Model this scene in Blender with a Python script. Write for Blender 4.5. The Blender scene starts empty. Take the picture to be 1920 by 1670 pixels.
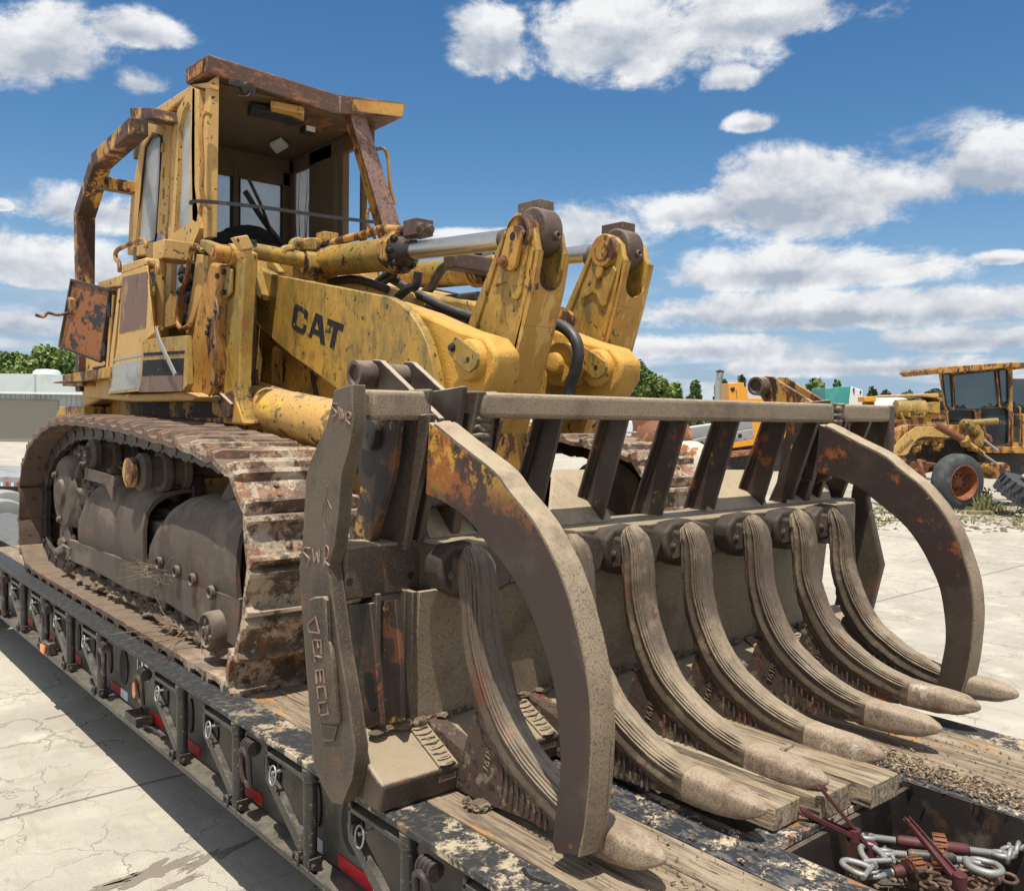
import bpy, bmesh, math, random
from mathutils import Vector, Matrix, noise as mnoise
random.seed(7)
scene = bpy.context.scene
COL = scene.collection
V = Vector
# ------------------------------------------------------------------ camera
IW, IH = 1920., 1670.
CX, CY = IW/2, IH/2
VPY, VPX = (-480., 752.), (2950., 803.)
F = math.sqrt(-((VPY[0]-CX)*(VPX[0]-CX)+(VPY[1]-CY)*(VPX[1]-CY)))
_Y = V((VPY[0]-CX, -(VPY[1]-CY), -F)).normalized()
_X = V((VPX[0]-CX, -(VPX[1]-CY), -F)).normalized()
_Z = _X.cross(_Y).normalized()
RM = Matrix((_X, _Y, _Z))
CAM = V((0, 0, 1.28))
GZ = -0.80                     # ground level; the trailer deck top is z = 0
cam_d = bpy.data.cameras.new('camera'); cam = bpy.data.objects.new('camera', cam_d); COL.objects.link(cam)
cam.matrix_world = Matrix.Translation(CAM) @ RM.to_4x4()
cam_d.sensor_fit = 'HORIZONTAL'; cam_d.sensor_width = 36; cam_d.lens = F/IW*36
cam_d.clip_start = .05; cam_d.clip_end = 3000
scene.camera = cam
scene.render.resolution_x = 1024; scene.render.resolution_y = 890

def ray(p): return RM @ V((p[0]-CX, -(p[1]-CY), -F))
def on(p, ax, val):
    d = ray(p); return CAM + d*((val-CAM[ax])/d[ax])
def X_(p, x): return on(p, 0, x)
def Y_(p, y): return on(p, 1, y)
def Z_(p, z): return on(p, 2, z)
FWD = RM @ V((0, 0, -1)); FWD.z = 0; FWD.normalize()
RGT = V((FWD.y, -FWD.x, 0))
def Q_(p, d):
    r = ray(p); return CAM + r*(d/r.dot(FWD))
def crp(a, b, s): return lambda u, v: (a+s*u, b+s*v)
A = crp(100, 80, .4192); K = crp(300, 90, .2604); Pn = crp(100, 400, .2395); Ar = crp(420, 400, .2292)
Lv = crp(840, 380, .2275); S5 = crp(1100, 680, .4311); S8 = crp(1250, 1250, .349); S4 = crp(540, 660, .4192)
S7 = crp(600, 1150, .3646); S2 = crp(0, 680, .3831); T1 = crp(540, 700, .2156); T2 = crp(550, 1060, .2754)
G1 = crp(1560, 660, .1916); G2 = crp(1100, 660, .25); G3 = crp(0, 620, .1677); S6 = crp(0, 1000, .4012)
S9 = crp(780, 1430, .16667); S10 = crp(1000, 1480, .25); R1 = crp(0, 760, .16763)

# ------------------------------------------------------------------ world
SUN = V((-.25, -.20, 1)).normalized()
scene.view_settings.view_transform = 'Standard'
scene.view_settings.look = 'None'
scene.view_settings.exposure = 0.17
scene.view_settings.gamma = 1
w = bpy.data.worlds.new('World'); scene.world = w; w.use_nodes = True
nt = w.node_tree; nt.nodes.clear()
def nn(t, **k):
    n = nt.nodes.new(t)
    for a, b in k.items(): setattr(n, a, b)
    return n
def setin(n, i, v):
    if hasattr(v, 'links') or isinstance(v, bpy.types.NodeSocket): nt.links.new(v, n.inputs[i])
    else: n.inputs[i].default_value = v
def mth(op, a, b=None, c=None, clamp=False):
    n = nn('ShaderNodeMath', operation=op); n.use_clamp = clamp
    setin(n, 0, a)
    if b is not None: setin(n, 1, b)
    if c is not None: setin(n, 2, c)
    return n.outputs[0]
sky = nn('ShaderNodeTexSky', sky_type='NISHITA'); sky.sun_disc = False
sky.sun_elevation = math.asin(SUN.z); sky.sun_rotation = math.atan2(SUN.x, SUN.y)
sky.air_density = 1.0; sky.dust_density = .15; sky.ozone_density = 1.6; sky.altitude = 0
tc = nn('ShaderNodeTexCoord').outputs['Generated']
sep = nn('ShaderNodeSeparateXYZ'); nt.links.new(tc, sep.inputs[0])
az = mth('ARCTAN2', sep.outputs[0], sep.outputs[1]); el = mth('ARCSINE', sep.outputs[2])
cmb = nn('ShaderNodeCombineXYZ'); setin(cmb, 0, az); setin(cmb, 1, el)
nz = nn('ShaderNodeTexNoise'); nz.inputs['Scale'].default_value = 8.5; nz.inputs['Detail'].default_value = 12; nz.inputs['Roughness'].default_value = .64; nz.inputs['Distortion'].default_value = .25
mp = nn('ShaderNodeMapping'); mp.inputs['Scale'].default_value = (1, 1.5, 1); nt.links.new(cmb.outputs[0], mp.inputs[0]); nt.links.new(mp.outputs[0], nz.inputs['Vector'])
nfac = nz.outputs[0]
mp2 = nn('ShaderNodeMapping'); mp2.inputs['Scale'].default_value = (1, 1.5, 1); mp2.inputs['Location'].default_value = (.0, .03, 0)
nt.links.new(cmb.outputs[0], mp2.inputs[0])
nzb = nn('ShaderNodeTexNoise'); nzb.inputs['Scale'].default_value = 8.5; nzb.inputs['Detail'].default_value = 5; nzb.inputs['Roughness'].default_value = .5
nt.links.new(mp2.outputs[0], nzb.inputs['Vector'])
# cloud banks: centre and half sizes as directions in the sky (given in picture pixels, turned into azimuth / elevation)
CL = [(75, 105, 170, 105), (255, 160, 70, 45), (255, 60, 90, 40), (930, 85, 85, 85), (1190, 75, 265, 135), (1400, 40, 230, 60), (1360, 150, 60, 35),
      (1530, 385, 350, 95), (1850, 325, 200, 85), (1690, 355, 220, 80), (1330, 400, 130, 50), (1490, 510, 290, 50), (1090, 440, 100, 50), (880, 445, 90, 20),
      (180, 400, 140, 50), (80, 500, 190, 60), (40, 610, 160, 45), (1500, 590, 480, 42), (1260, 655, 300, 30), (1800, 640, 170, 32), (1650, 690, 420, 26),
      (1405, 232, 55, 22), (1880, 485, 60, 16), (0, 385, 30, 14), (850, 620, 300, 40)]
field = None; shade = None
for (px, py, rx, ry) in CL:
    d = ray((px, py)).normalized(); a0 = math.atan2(d.x, d.y); e0 = math.asin(d.z)
    d1 = ray((px+rx, py)).normalized(); d2 = ray((px, py-ry)).normalized()
    ra = abs(math.atan2(d1.x, d1.y)-a0); re = abs(math.asin(d2.z)-e0)
    u = mth('DIVIDE', mth('SUBTRACT', az, a0), ra); v = mth('DIVIDE', mth('SUBTRACT', el, e0), re)
    vv = mth('MULTIPLY', v, mth('ADD', 1.0, mth('MULTIPLY', mth('LESS_THAN', v, 0.0), .45)))
    r = mth('SQRT', mth('ADD', mth('MULTIPLY', u, u), mth('MULTIPLY', vv, vv)))
    f = mth('SUBTRACT', 1.0, r)
    field = f if field is None else mth('MAXIMUM', field, f)
    sh = mth('MULTIPLY', mth('MAXIMUM', f, 0.0), mth('SUBTRACT', .25, v))
    shade = sh if shade is None else mth('MAXIMUM', shade, sh)
# unseen clouds added beside and above the view to whiten the ambient light
az0 = math.atan2(FWD.x, FWD.y)
dz_ = mth('ABSOLUTE', mth('WRAP', mth('SUBTRACT', az, az0), math.pi, -math.pi))
oa = nn('ShaderNodeMapRange', interpolation_type='SMOOTHSTEP'); setin(oa, 0, dz_); oa.inputs[1].default_value = .68; oa.inputs[2].default_value = .95
oe = nn('ShaderNodeMapRange', interpolation_type='SMOOTHSTEP'); setin(oe, 0, el); oe.inputs[1].default_value = .56; oe.inputs[2].default_value = .75
field = mth('MAXIMUM', field, mth('SUBTRACT', mth('MULTIPLY', mth('MAXIMUM', oa.outputs[0], oe.outputs[0]), 1.25), 1.0))
nlo = nn('ShaderNodeTexNoise'); nlo.inputs['Scale'].default_value = 3.6; nlo.inputs['Detail'].default_value = 4; nt.links.new(mp.outputs[0], nlo.inputs['Vector'])
dens = mth('ADD', mth('MULTIPLY', field, .80), mth('ADD', mth('MULTIPLY', mth('SUBTRACT', nfac, .5), 2.5), mth('MULTIPLY', mth('SUBTRACT', nlo.outputs[0], .47), 1.3)))
cov = nn('ShaderNodeMapRange', interpolation_type='SMOOTHSTEP'); setin(cov, 0, dens); cov.inputs[1].default_value = -.10; cov.inputs[2].default_value = .36
gate = nn('ShaderNodeMapRange'); setin(gate, 0, field); gate.inputs[1].default_value = -.65; gate.inputs[2].default_value = -.10
# thin low streaks near the horizon
mps = nn('ShaderNodeMapping'); mps.inputs['Scale'].default_value = (1, 5.5, 1); nt.links.new(cmb.outputs[0], mps.inputs[0])
nst = nn('ShaderNodeTexNoise'); nst.inputs['Scale'].default_value = 7; nst.inputs['Detail'].default_value = 9; nt.links.new(mps.outputs[0], nst.inputs['Vector'])
stm = nn('ShaderNodeMapRange', interpolation_type='SMOOTHSTEP'); setin(stm, 0, nst.outputs[0]); stm.inputs[1].default_value = .44; stm.inputs[2].default_value = .62
ste = nn('ShaderNodeMapRange', interpolation_type='SMOOTHSTEP'); setin(ste, 0, el); ste.inputs[1].default_value = .17; ste.inputs[2].default_value = .05; ste.inputs[3].default_value = 0.; ste.inputs[4].default_value = .70
covf = mth('MAXIMUM', mth('MULTIPLY', cov.outputs[0], gate.outputs[0]), mth('MULTIPLY', stm.outputs[0], ste.outputs[0]))
# light and shade inside a cloud: billows lit from above, bases grey
bil = mth('SUBTRACT', nfac, nzb.outputs[0])
lum = mth('ADD', mth('ADD', .80, mth('MULTIPLY', bil, 1.9)), mth('MULTIPLY', shade, -.85))
lum = mth('MINIMUM', mth('MAXIMUM', lum, .40), .97)
cmix = nn('ShaderNodeMix', data_type='RGBA'); setin(cmix, 0, mth('MULTIPLY', mth('SUBTRACT', lum, .40), 1.75, clamp=True))
cmix.inputs[6].default_value = (.42, .48, .58, 1); cmix.inputs[7].default_value = (.93, .94, .95, 1)
cl_em = nn('ShaderNodeBackground'); nt.links.new(cmix.outputs[2], cl_em.inputs[0]); cl_em.inputs[1].default_value = .86
bg = nn('ShaderNodeBackground'); bg.inputs[1].default_value = .108
hs = nn('ShaderNodeHueSaturation'); hs.inputs['Saturation'].default_value = 1.30; hs.inputs['Value'].default_value = .92; nt.links.new(sky.outputs[0], hs.inputs['Color'])
hz_ = nn('ShaderNodeMapRange', interpolation_type='SMOOTHSTEP'); setin(hz_, 0, el); hz_.inputs[1].default_value = -.02; hz_.inputs[2].default_value = .26; hz_.inputs[3].default_value = .85; hz_.inputs[4].default_value = 0.
hm_ = nn('ShaderNodeMix', data_type='RGBA'); setin(hm_, 0, hz_.outputs[0]); nt.links.new(hs.outputs[0], hm_.inputs[6]); hm_.inputs[7].default_value = (2.1, 3.3, 5.2, 1)
nt.links.new(hm_.outputs[2], bg.inputs[0])
mixs = nn('ShaderNodeMixShader'); setin(mixs, 0, covf); nt.links.new(bg.outputs[0], mixs.inputs[1]); nt.links.new(cl_em.outputs[0], mixs.inputs[2])
wo = nn('ShaderNodeOutputWorld'); nt.links.new(mixs.outputs[0], wo.inputs[0])

sl = bpy.data.lights.new('sun', 'SUN'); sl.energy = 5.0; sl.angle = math.radians(.53); sl.color = (1, .935, .82)
so = bpy.data.objects.new('sun', sl); COL.objects.link(so); so.rotation_euler = SUN.to_track_quat('Z', 'Y').to_euler(); so.location = (0, 0, 30)

# ------------------------------------------------------------------ materials
MATS = {}
def mat(name, base, rough=.7, metal=0., layers=(), bump=None, dust=None, edge=None, spec=.5, bumps=(), coat=0):
    """base colour, then layers of (colour, scale, threshold, softness, {detail,stretch,strength,zlo,zhi}) mixed by noise."""
    global nt
    m = bpy.data.materials.new(name); m.use_nodes = True; MATS[name] = m
    nt = m.node_tree; nt.nodes.clear()
    out = nn('ShaderNodeOutputMaterial'); bs = nn('ShaderNodeBsdfPrincipled'); nt.links.new(bs.outputs[0], out.inputs[0])
    geo = nn('ShaderNodeNewGeometry'); pos = geo.outputs['Position']
    def noise(scale, detail=5, stretch=(1, 1, 1), rough_=.6, off=0, dist=0):
        mpn = nn('ShaderNodeMapping'); nt.links.new(pos, mpn.inputs[0]); mpn.inputs['Scale'].default_value = stretch; mpn.inputs['Location'].default_value = (off, off*1.7, off*.6)
        nzn = nn('ShaderNodeTexNoise'); nt.links.new(mpn.outputs[0], nzn.inputs['Vector'])
        nzn.inputs['Scale'].default_value = scale; nzn.inputs['Detail'].default_value = detail; nzn.inputs['Roughness'].default_value = rough_; nzn.inputs['Distortion'].default_value = dist
        return nzn.outputs[0]
    col = nn('ShaderNodeRGB'); col.outputs[0].default_value = (*base, 1); c = col.outputs[0]
    rsock = rough
    def mix(c, c2, f):
        mx = nn('ShaderNodeMix', data_type='RGBA'); setin(mx, 0, f); nt.links.new(c, mx.inputs[6])
        if isinstance(c2, tuple): mx.inputs[7].default_value = (*c2, 1)
        else: nt.links.new(c2, mx.inputs[7])
        return mx.outputs[2]
    chips = None
    for i, L in enumerate(layers):
        colr, sc, th, sf = L[:4]; o = L[4] if len(L) > 4 else {}
        n = noise(sc, o.get('detail', 6), o.get('stretch', (1, 1, 1)), o.get('rough', .62), i*7.3+len(name), o.get('dist', 0))
        mr = nn('ShaderNodeMapRange', interpolation_type='SMOOTHSTEP'); setin(mr, 0, n); mr.inputs[1].default_value = th; mr.inputs[2].default_value = th+sf
        f = mth('MULTIPLY', mr.outputs[0], o.get('strength', 1.0))
        if 'zlo' in o:
            sp = nn('ShaderNodeSeparateXYZ'); nt.links.new(pos, sp.inputs[0])
            zr = nn('ShaderNodeMapRange', interpolation_type='SMOOTHSTEP'); setin(zr, 0, sp.outputs[o.get('axis', 2)]); zr.inputs[1].default_value = o['zlo']; zr.inputs[2].default_value = o['zhi']
            f = mth('MULTIPLY', f, zr.outputs[0])
        c = mix(c, colr, f)
        if o.get('chip'):
            chips = f if chips is None else mth('MAXIMUM', chips, f)
    if edge:
        ecol, er, eth = edge
        bv = nn('ShaderNodeBevel'); bv.samples = 3; bv.inputs[0].default_value = er
        dt = nn('ShaderNodeVectorMath', operation='DOT_PRODUCT'); nt.links.new(bv.outputs[0], dt.inputs[0]); nt.links.new(geo.outputs['Normal'], dt.inputs[1])
        e = mth('SUBTRACT', 1.0, dt.outputs['Value'])
        en = noise(9, 6, (1, 1, 1), .7, 31)
        e2 = mth('ADD', mth('MULTIPLY', e, 3.0), mth('MULTIPLY', mth('SUBTRACT', en, .55), 2.4))
        mr = nn('ShaderNodeMapRange', interpolation_type='SMOOTHSTEP'); setin(mr, 0, e2); mr.inputs[1].default_value = eth; mr.inputs[2].default_value = eth+.25
        ef = mth('MULTIPLY', mr.outputs[0], mth('MULTIPLY', e, 20, clamp=True))
        c = mix(c, ecol, ef)
    if dust:
        dcol, dlo, dhi, dstr = dust
        sp = nn('ShaderNodeSeparateXYZ'); nt.links.new(geo.outputs['Normal'], sp.inputs[0])
        dn = noise(14, 6, (1, 1, 1), .7, 3)
        f = mth('ADD', sp.outputs[2], mth('MULTIPLY', mth('SUBTRACT', dn, .5), 1.1))
        mr = nn('ShaderNodeMapRange', interpolation_type='SMOOTHSTEP'); setin(mr, 0, f); mr.inputs[1].default_value = dlo; mr.inputs[2].default_value = dhi
        c = mix(c, dcol, mth('MULTIPLY', mr.outputs[0], dstr))
    # fine tonal variation
    fn = noise(45, 5, (1, 1, 1), .7, 11); hv = nn('ShaderNodeHueSaturation'); nt.links.new(c, hv.inputs['Color'])
    setin(hv, 'Value', mth('ADD', .86, mth('MULTIPLY', fn, .28)))
    nt.links.new(hv.outputs[0], bs.inputs['Base Color'])
    rr = noise(18, 4, (1, 1, 1), .6, 5)
    setin(bs, 'Roughness', mth('ADD', rough-.1, mth('MULTIPLY', rr, .2), clamp=True))
    bs.inputs['Metallic'].default_value = metal
    bs.inputs['Specular IOR Level'].default_value = spec
    if coat: bs.inputs['Coat Weight'].default_value = coat
    last = None
    bl = list(bumps) + ([bump] if bump else [])
    for (sc, st, di) in [b[:3] for b in bl]:
        b = nn('ShaderNodeBump'); b.inputs['Strength'].default_value = st; b.inputs['Distance'].default_value = di
        stretch = (1, 1, 1)
        for q in bl:
            if q[0] == sc and len(q) > 3: stretch = q[3]
        setin(b, 'Height', noise(sc, 6, stretch, .65, sc))
        if last is not None: nt.links.new(last, b.inputs['Normal'])
        last = b.outputs[0]
    if chips is not None:
        b = nn('ShaderNodeBump'); b.inputs['Strength'].default_value = .5; b.inputs['Distance'].default_value = .0025; b.invert = True
        setin(b, 'Height', chips)
        if last is not None: nt.links.new(last, b.inputs['Normal'])
        last = b.outputs[0]
    if last is not None: nt.links.new(last, bs.inputs['Normal'])
    m['_bs'] = 1
    return m
RUST = (.10, .038, .018); DKR = (.045, .022, .016); ORG = (.30, .09, .025); DUST = (.40, .35, .27)
SP = dict(strength=.22, detail=3, rough=.6)
YEL = mat('worn_yellow_paint', (.45, .258, .045), .5, layers=[
    ((.60, .37, .11), 1.6, .48, .2, dict(strength=.5)),
    ((.20, .150, .04), 2.0, .42, .15, dict(strength=.72, stretch=(1, 1, .55), rough=.75, detail=10)),
    ((.10, .085, .038), 9, .49, .14, dict(strength=.72, stretch=(1.5, 1.5, .6), detail=10, rough=.8)),
    ((.30, .13, .03), 5, .60, .10, dict(strength=.7, detail=9)),
    (DKR, 17, .615, .02, dict(chip=1, detail=8, rough=.72)),
    (DKR, 2.6, .59, .015, dict(chip=1, detail=14, rough=.80)),
    (DKR, 30, .635, .02, dict(chip=1, detail=6, stretch=(1.6, 1.6, .5))),
    ], bumps=[(60, .12, .002), (3, .15, .02)], dust=(DUST, .72, 1.3, .45), edge=(DKR, .014, .5))
YELW = mat('scraped_yellow_paint', (.47, .25, .045), .5, layers=[
    ((.36, .15, .03), 5, .50, .12, dict(strength=.75, detail=10, rough=.75)),
    ((.72, .47, .16), 7, .56, .06, dict(strength=.6, stretch=(2, 1, .5), detail=10)),
    (DKR, 9, .60, .03, dict(chip=1, detail=10, rough=.75)),
    ], bumps=[(40, .3, .004), (6, .3, .015)], edge=(DKR, .012, .4))
YELF = mat('faded_yellow_paint', (.54, .335, .11), .6, layers=[
    ((.42, .25, .08), 2.1, .5, .2, dict(strength=.6)),
    ((.17, .12, .07), 7, .54, .12, dict(strength=.65, stretch=(1.5, 1.5, .5), detail=10, rough=.75)),
    (DKR, 20, .625, .02, dict(chip=1, detail=8)),
    ], bumps=[(50, .12, .002), (2.5, .3, .03)], dust=(DUST, .7, 1.2, .5), edge=(DKR, .01, .8))
YELR = mat('rusty_yellow_paint', (.48, .26, .05), .6, layers=[
    ((.34, .14, .03), 3, .42, .2, dict(strength=.8)),
    (RUST, 4.5, .50, .07, dict(chip=1, detail=10, rough=.72, stretch=(1.2, 1.2, .6))),
    (DKR, 7, .55, .05, dict(chip=1, detail=10, rough=.72, stretch=(1.4, 1.4, .5))),
    ], bumps=[(50, .25, .003)], dust=(DUST, .7, 1.25, .5), edge=(DKR, .02, .5))
ROOFR = mat('rusty_roof_paint', (.085, .045, .03), .65, layers=[
    ((.33, .11, .04), 9, .50, .08, dict(strength=.8, stretch=(.6, .6, 1.6), detail=12, rough=.75)),
    ((.13, .085, .06), 26, .55, .06, dict(strength=.7)),
    ], bumps=[(40, .3, .004)], dust=((.45, .40, .30), .6, 1.1, .9))
MUD = mat('dusty_brown_steel', (.055, .038, .026), .58, layers=[
    ((.105, .079, .053), 2.2, .47, .16, dict(strength=.8, detail=9)),
    ((.030, .020, .015), 4, .51, .12, dict(strength=.75, detail=10, stretch=(1, 1, .5))), ((.12, .05, .025), 6, .60, .05, dict(strength=.6, detail=11)),
    ((.31, .25, .18), 170, .56, .06, SP),
    ((.05, .032, .025), 210, .575, .05, SP),
    ], bumps=[(160, .4, .003), (9, .35, .012)], dust=((.35, .28, .19), .35, .95, .85), edge=((.30, .24, .17), .015, .9))
MUDL = mat('pale_dusty_steel', (.235, .183, .122), .68, layers=[
    ((.125, .092, .062), 2.4, .47, .18, dict(strength=.85, detail=9)),
    ((.085, .058, .042), 190, .555, .04, dict(strength=.85, detail=3)),
    ((.085, .065, .05), 90, .60, .05, dict(strength=.7, detail=4)),
    ((.13, .10, .075), 6, .57, .1, dict(strength=.6, detail=9)),
    ], bumps=[(150, .45, .003), (7, .3, .01)], dust=((.40, .32, .215), .4, 1.0, .85))
PLUM = mat('plum_brown_primer', (.036, .021, .017), .52, layers=[
    ((.075, .055, .038), 2.2, .50, .14, dict(strength=.75, detail=9)),
    ((.24, .072, .02), 4.2, .555, .07, dict(detail=12, rough=.78)),
    ((.50, .27, .045), 6.5, .615, .03, dict(detail=12, rough=.78)),
    ((.16, .12, .09), 180, .60, .05, SP),
    ], bumps=[(60, .25, .003), (160, .2, .002)], dust=((.45, .385, .285), .35, .95, .95), edge=((.30, .24, .17), .012, .9))
TINE = mat('hardfaced_tine_steel', (.105, .077, .054), .6, layers=[
    ((.25, .195, .13), 4, .50, .12, dict(strength=.75, detail=9)),
    ((.060, .036, .026), 120, .56, .06, dict(strength=.6, stretch=(1, .4, .4), detail=4)),
    ((.14, .05, .025), 7, .585, .06, dict(strength=.7, detail=9)),
    ], bumps=[(150, .6, .004), (26, .4, .008)], dust=((.38, .305, .205), .35, 1.15, .65))
TIPM = mat('chalky_tine_tip', (.32, .255, .18), .7, layers=[
    ((.20, .12, .085), 150, .52, .06, dict(strength=.7, detail=4)),
    ((.16, .10, .07), 6, .47, .14, dict(strength=.85, detail=10, rough=.75)),
    ((.60, .53, .42), 5, .53, .10, dict(strength=.8, detail=12, rough=.8)), ((.07, .045, .033), 120, .585, .05, dict(strength=.7, detail=4)),
    ], bumps=[(190, .7, .003)], dust=((.46, .38, .27), .6, 1.2, .3))
TRK = mat('rusted_track_steel', (.105, .068, .05), .75, layers=[
    ((.20, .09, .045), 5, .52, .10, dict(strength=.7, detail=10, rough=.78)),
    ((.46, .37, .27), 4.2, .47, .07, dict(strength=.95, detail=12, rough=.78, zlo=4.9, zhi=3.9, axis=1)),
    ((.56, .49, .39), 9, .565, .05, dict(strength=.95, detail=10, rough=.75, zlo=4.7, zhi=3.8, axis=1)),
    ((.24, .10, .045), 9, .52, .06, dict(strength=.85, detail=10, rough=.78, zlo=5.0, zhi=4.0, axis=1)),
    ((.035, .022, .018), 12, .57, .07, dict(strength=.85, detail=9)),
    ], bumps=[(60, .6, .006), (14, .5, .012)], dust=((.27, .21, .15), .5, 1.1, .45), edge=((.32, .20, .12), .008, .7))
FRM = mat('caked_frame_steel', (.088, .068, .053), .78, layers=[
    ((.055, .036, .028), 3, .48, .14, dict(strength=.85, detail=9, stretch=(1, 1, .5))),
    ((.17, .135, .098), 2.2, .53, .12, dict(strength=.7, detail=9)),
    ((.045, .035, .03), 150, .57, .06, SP),
    ((.17, .075, .045), 4, .585, .08, dict(strength=.6, detail=9)),
    ], bumps=[(110, .6, .004), (12, .4, .012)], dust=((.29, .24, .18), .3, 1.1, .6))
GRS = mat('greasy_black_steel', (.025, .02, .018), .5, layers=[
    ((.12, .06, .03), 8, .53, .12, dict(strength=.6)), ((.11, .088, .068), 5, .56, .12, {})], bumps=[(50, .3, .004)], dust=((.20, .17, .13), .6, 1.3, .6))
BLK = mat('black_trailer_paint', (.022, .022, .020), .36, layers=[
    ((.060, .054, .043), 3, .44, .22, dict(strength=.7, detail=9)), ((.22, .20, .17), 60, .59, .06, dict(strength=.5))], bumps=[(5, .1, .01)], dust=((.20, .18, .145), .6, 1.15, .8), edge=((.26, .24, .21), .006, 1.0))
DKST = mat('scuffed_deck_steel', (.030, .033, .040), .6, layers=[
    ((.17, .16, .145), 30, .48, .10, dict(strength=.65, stretch=(1, .5, 1), detail=10, rough=.75)),
    ((.53, .44, .31), 5, .535, .03, dict(detail=14, rough=.82)),
    ((.36, .16, .06), 5, .60, .05, dict(detail=10, strength=.8)),
    ], bumps=[(60, .4, .003)], spec=.3)
DKSE = mat('scraped_edge_steel', (.034, .035, .038), .62, layers=[
    ((.12, .115, .10), 30, .50, .10, dict(strength=.5, detail=10, rough=.75)),
    ((.43, .355, .25), 3.6, .50, .05, dict(detail=14, rough=.82, zlo=4.0, zhi=3.2, axis=1)),
    ((.34, .19, .10), 6, .575, .06, dict(detail=10, strength=.7, zlo=4.0, zhi=3.2, axis=1)),
    ], bumps=[(60, .4, .003)], spec=.3, edge=((.46, .40, .31), .006, .6))
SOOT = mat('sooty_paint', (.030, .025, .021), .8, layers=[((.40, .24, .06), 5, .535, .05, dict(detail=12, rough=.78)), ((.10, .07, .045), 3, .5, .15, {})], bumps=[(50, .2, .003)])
WEB = mat('dusty_web_paint', (.060, .055, .045), .5, layers=[((.10, .09, .072), 2, .45, .2, dict(detail=9)), ((.030, .028, .026), 3, .52, .15, dict(detail=9)), ((.16, .145, .12), 90, .58, .06, dict(strength=.4))], bumps=[(40, .1, .003)])
RGM = mat('rust_edged_yellow', (.55, .31, .07), .6, layers=[((.34, .14, .03), 3, .42, .2, dict(strength=.8)), (DKR, 3.4, .455, .05, dict(chip=1, detail=12, rough=.75, stretch=(1.3, 1.3, .6))), (RUST, 7, .52, .06, dict(detail=10))], bumps=[(50, .25, .003)], dust=(DUST, .7, 1.25, .5), edge=(DKR, .03, .25))
WOOD = mat('weathered_oak', (.30, .23, .155), .8, layers=[
    ((.13, .092, .065), 9, .46, .12, dict(stretch=(9, .5, 3), detail=10, strength=.85)),
    ((.43, .355, .25), 3, .5, .14, dict(stretch=(3, .5, 1), strength=.7, detail=9)),
    ((.52, .24, .07), 3.1, .575, .06, dict(strength=.75, stretch=(1.3, .8, 1), detail=9)),
    ((.05, .038, .03), 20, .60, .04, dict(stretch=(8, .3, 3))),
    ((.10, .075, .055), 120, .58, .05, SP),
    ], bumps=[(14, .8, .012, (9, .5, 4)), (80, .3, .003)])
TIMB = mat('loose_timber', (.35, .27, .175), .8, layers=[
    ((.15, .108, .072), 9, .46, .12, dict(stretch=(9, .5, 4), detail=10, strength=.9)),
    ((.50, .42, .31), 3, .5, .14, dict(stretch=(3, .5, 1), strength=.6, detail=9)),
    ((.05, .035, .028), 20, .59, .04, dict(stretch=(8, .3, 3))),
    ], bumps=[(14, .9, .012, (9, .5, 4)), (80, .3, .003)])
SOIL = mat('dry_soil', (.17, .125, .085), .95, layers=[((.30, .24, .17), 30, .52, .12, {}), ((.06, .04, .03), 18, .56, .1, {})], bumps=[(60, .9, .012), (16, .9, .03)])
CHR = mat('chromed_rod', (.60, .59, .56), .36, 1.0, layers=[((.35, .31, .25), 30, .58, .15, dict(strength=.5, stretch=(1, .3, 1)))])
HOSE = mat('black_rubber_hose', (.028, .028, .030), .5, layers=[((.12, .11, .10), 12, .55, .2, dict(strength=.6))], bumps=[(60, .2, .002)], dust=((.22, .20, .17), .3, 1.2, .5))
RED = mat('red_marking', (.50, .015, .02), .4)
WHT = mat('white_marking', (.62, .68, .74), .4, layers=[((.45, .5, .55), 8, .5, .2, {})])
OGL = mat('amber_lens', (.75, .20, .04), .3, coat=.4)
DKB = mat('black_decal', (.020, .021, .024), .75, spec=.2, layers=[((.50, .30, .08), 34, .66, .03, {}), ((.16, .15, .13), 3, .55, .2, dict(strength=.4))], bumps=[(50, .12, .002)])
SLV = mat('scuffed_silver_decal', (.33, .335, .32), .55, layers=[((.20, .21, .21), 3, .5, .15, {}), ((.62, .42, .18), 26, .66, .03, {}), ((.03, .03, .03), 60, .63, .04, {})], bumps=[(4, .3, .02)])
PRP = mat('bare_plum_patch', (.16, .095, .075), .6, layers=[((.42, .27, .11), 4, .57, .1, dict(stretch=(1, 1, .6), detail=9, strength=.8)), ((.09, .05, .04), 6, .55, .15, {})])
ORGD = mat('burnt_orange_door', (.25, .088, .026), .6, layers=[
    ((.022, .022, .024), 4.2, .505, .03, dict(chip=1, detail=10, rough=.7)),
    ((.46, .25, .06), 3, .62, .08, {}), (RUST, 12, .58, .08, {}), ((.025, .02, .02), 26, .64, .03, {})], bumps=[(60, .3, .003)])
PINK = mat('weathered_pink_rust', (.25, .155, .125), .75, layers=[((.14, .08, .07), 30, .5, .1, dict(detail=4)), ((.38, .27, .20), 60, .57, .08, {})], bumps=[(90, .4, .003)])
TYR = mat('dusty_tyre_rubber', (.045, .048, .054), .85, layers=[((.13, .135, .14), 3, .45, .3, dict(strength=.7))], bumps=[(40, .3, .004)])
TYRP = mat('pale_dusty_tyre', (.30, .31, .29), .85, layers=[((.16, .165, .16), 3, .5, .3, dict(strength=.7))], bumps=[(40, .3, .004)])
RIMO = mat('orange_wheel_rim', (.25, .085, .035), .6, layers=[(RUST, 6, .48, .15, dict(detail=8)), ((.60, .33, .16), 5, .62, .1, {})], bumps=[(40, .3, .004)])
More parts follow.
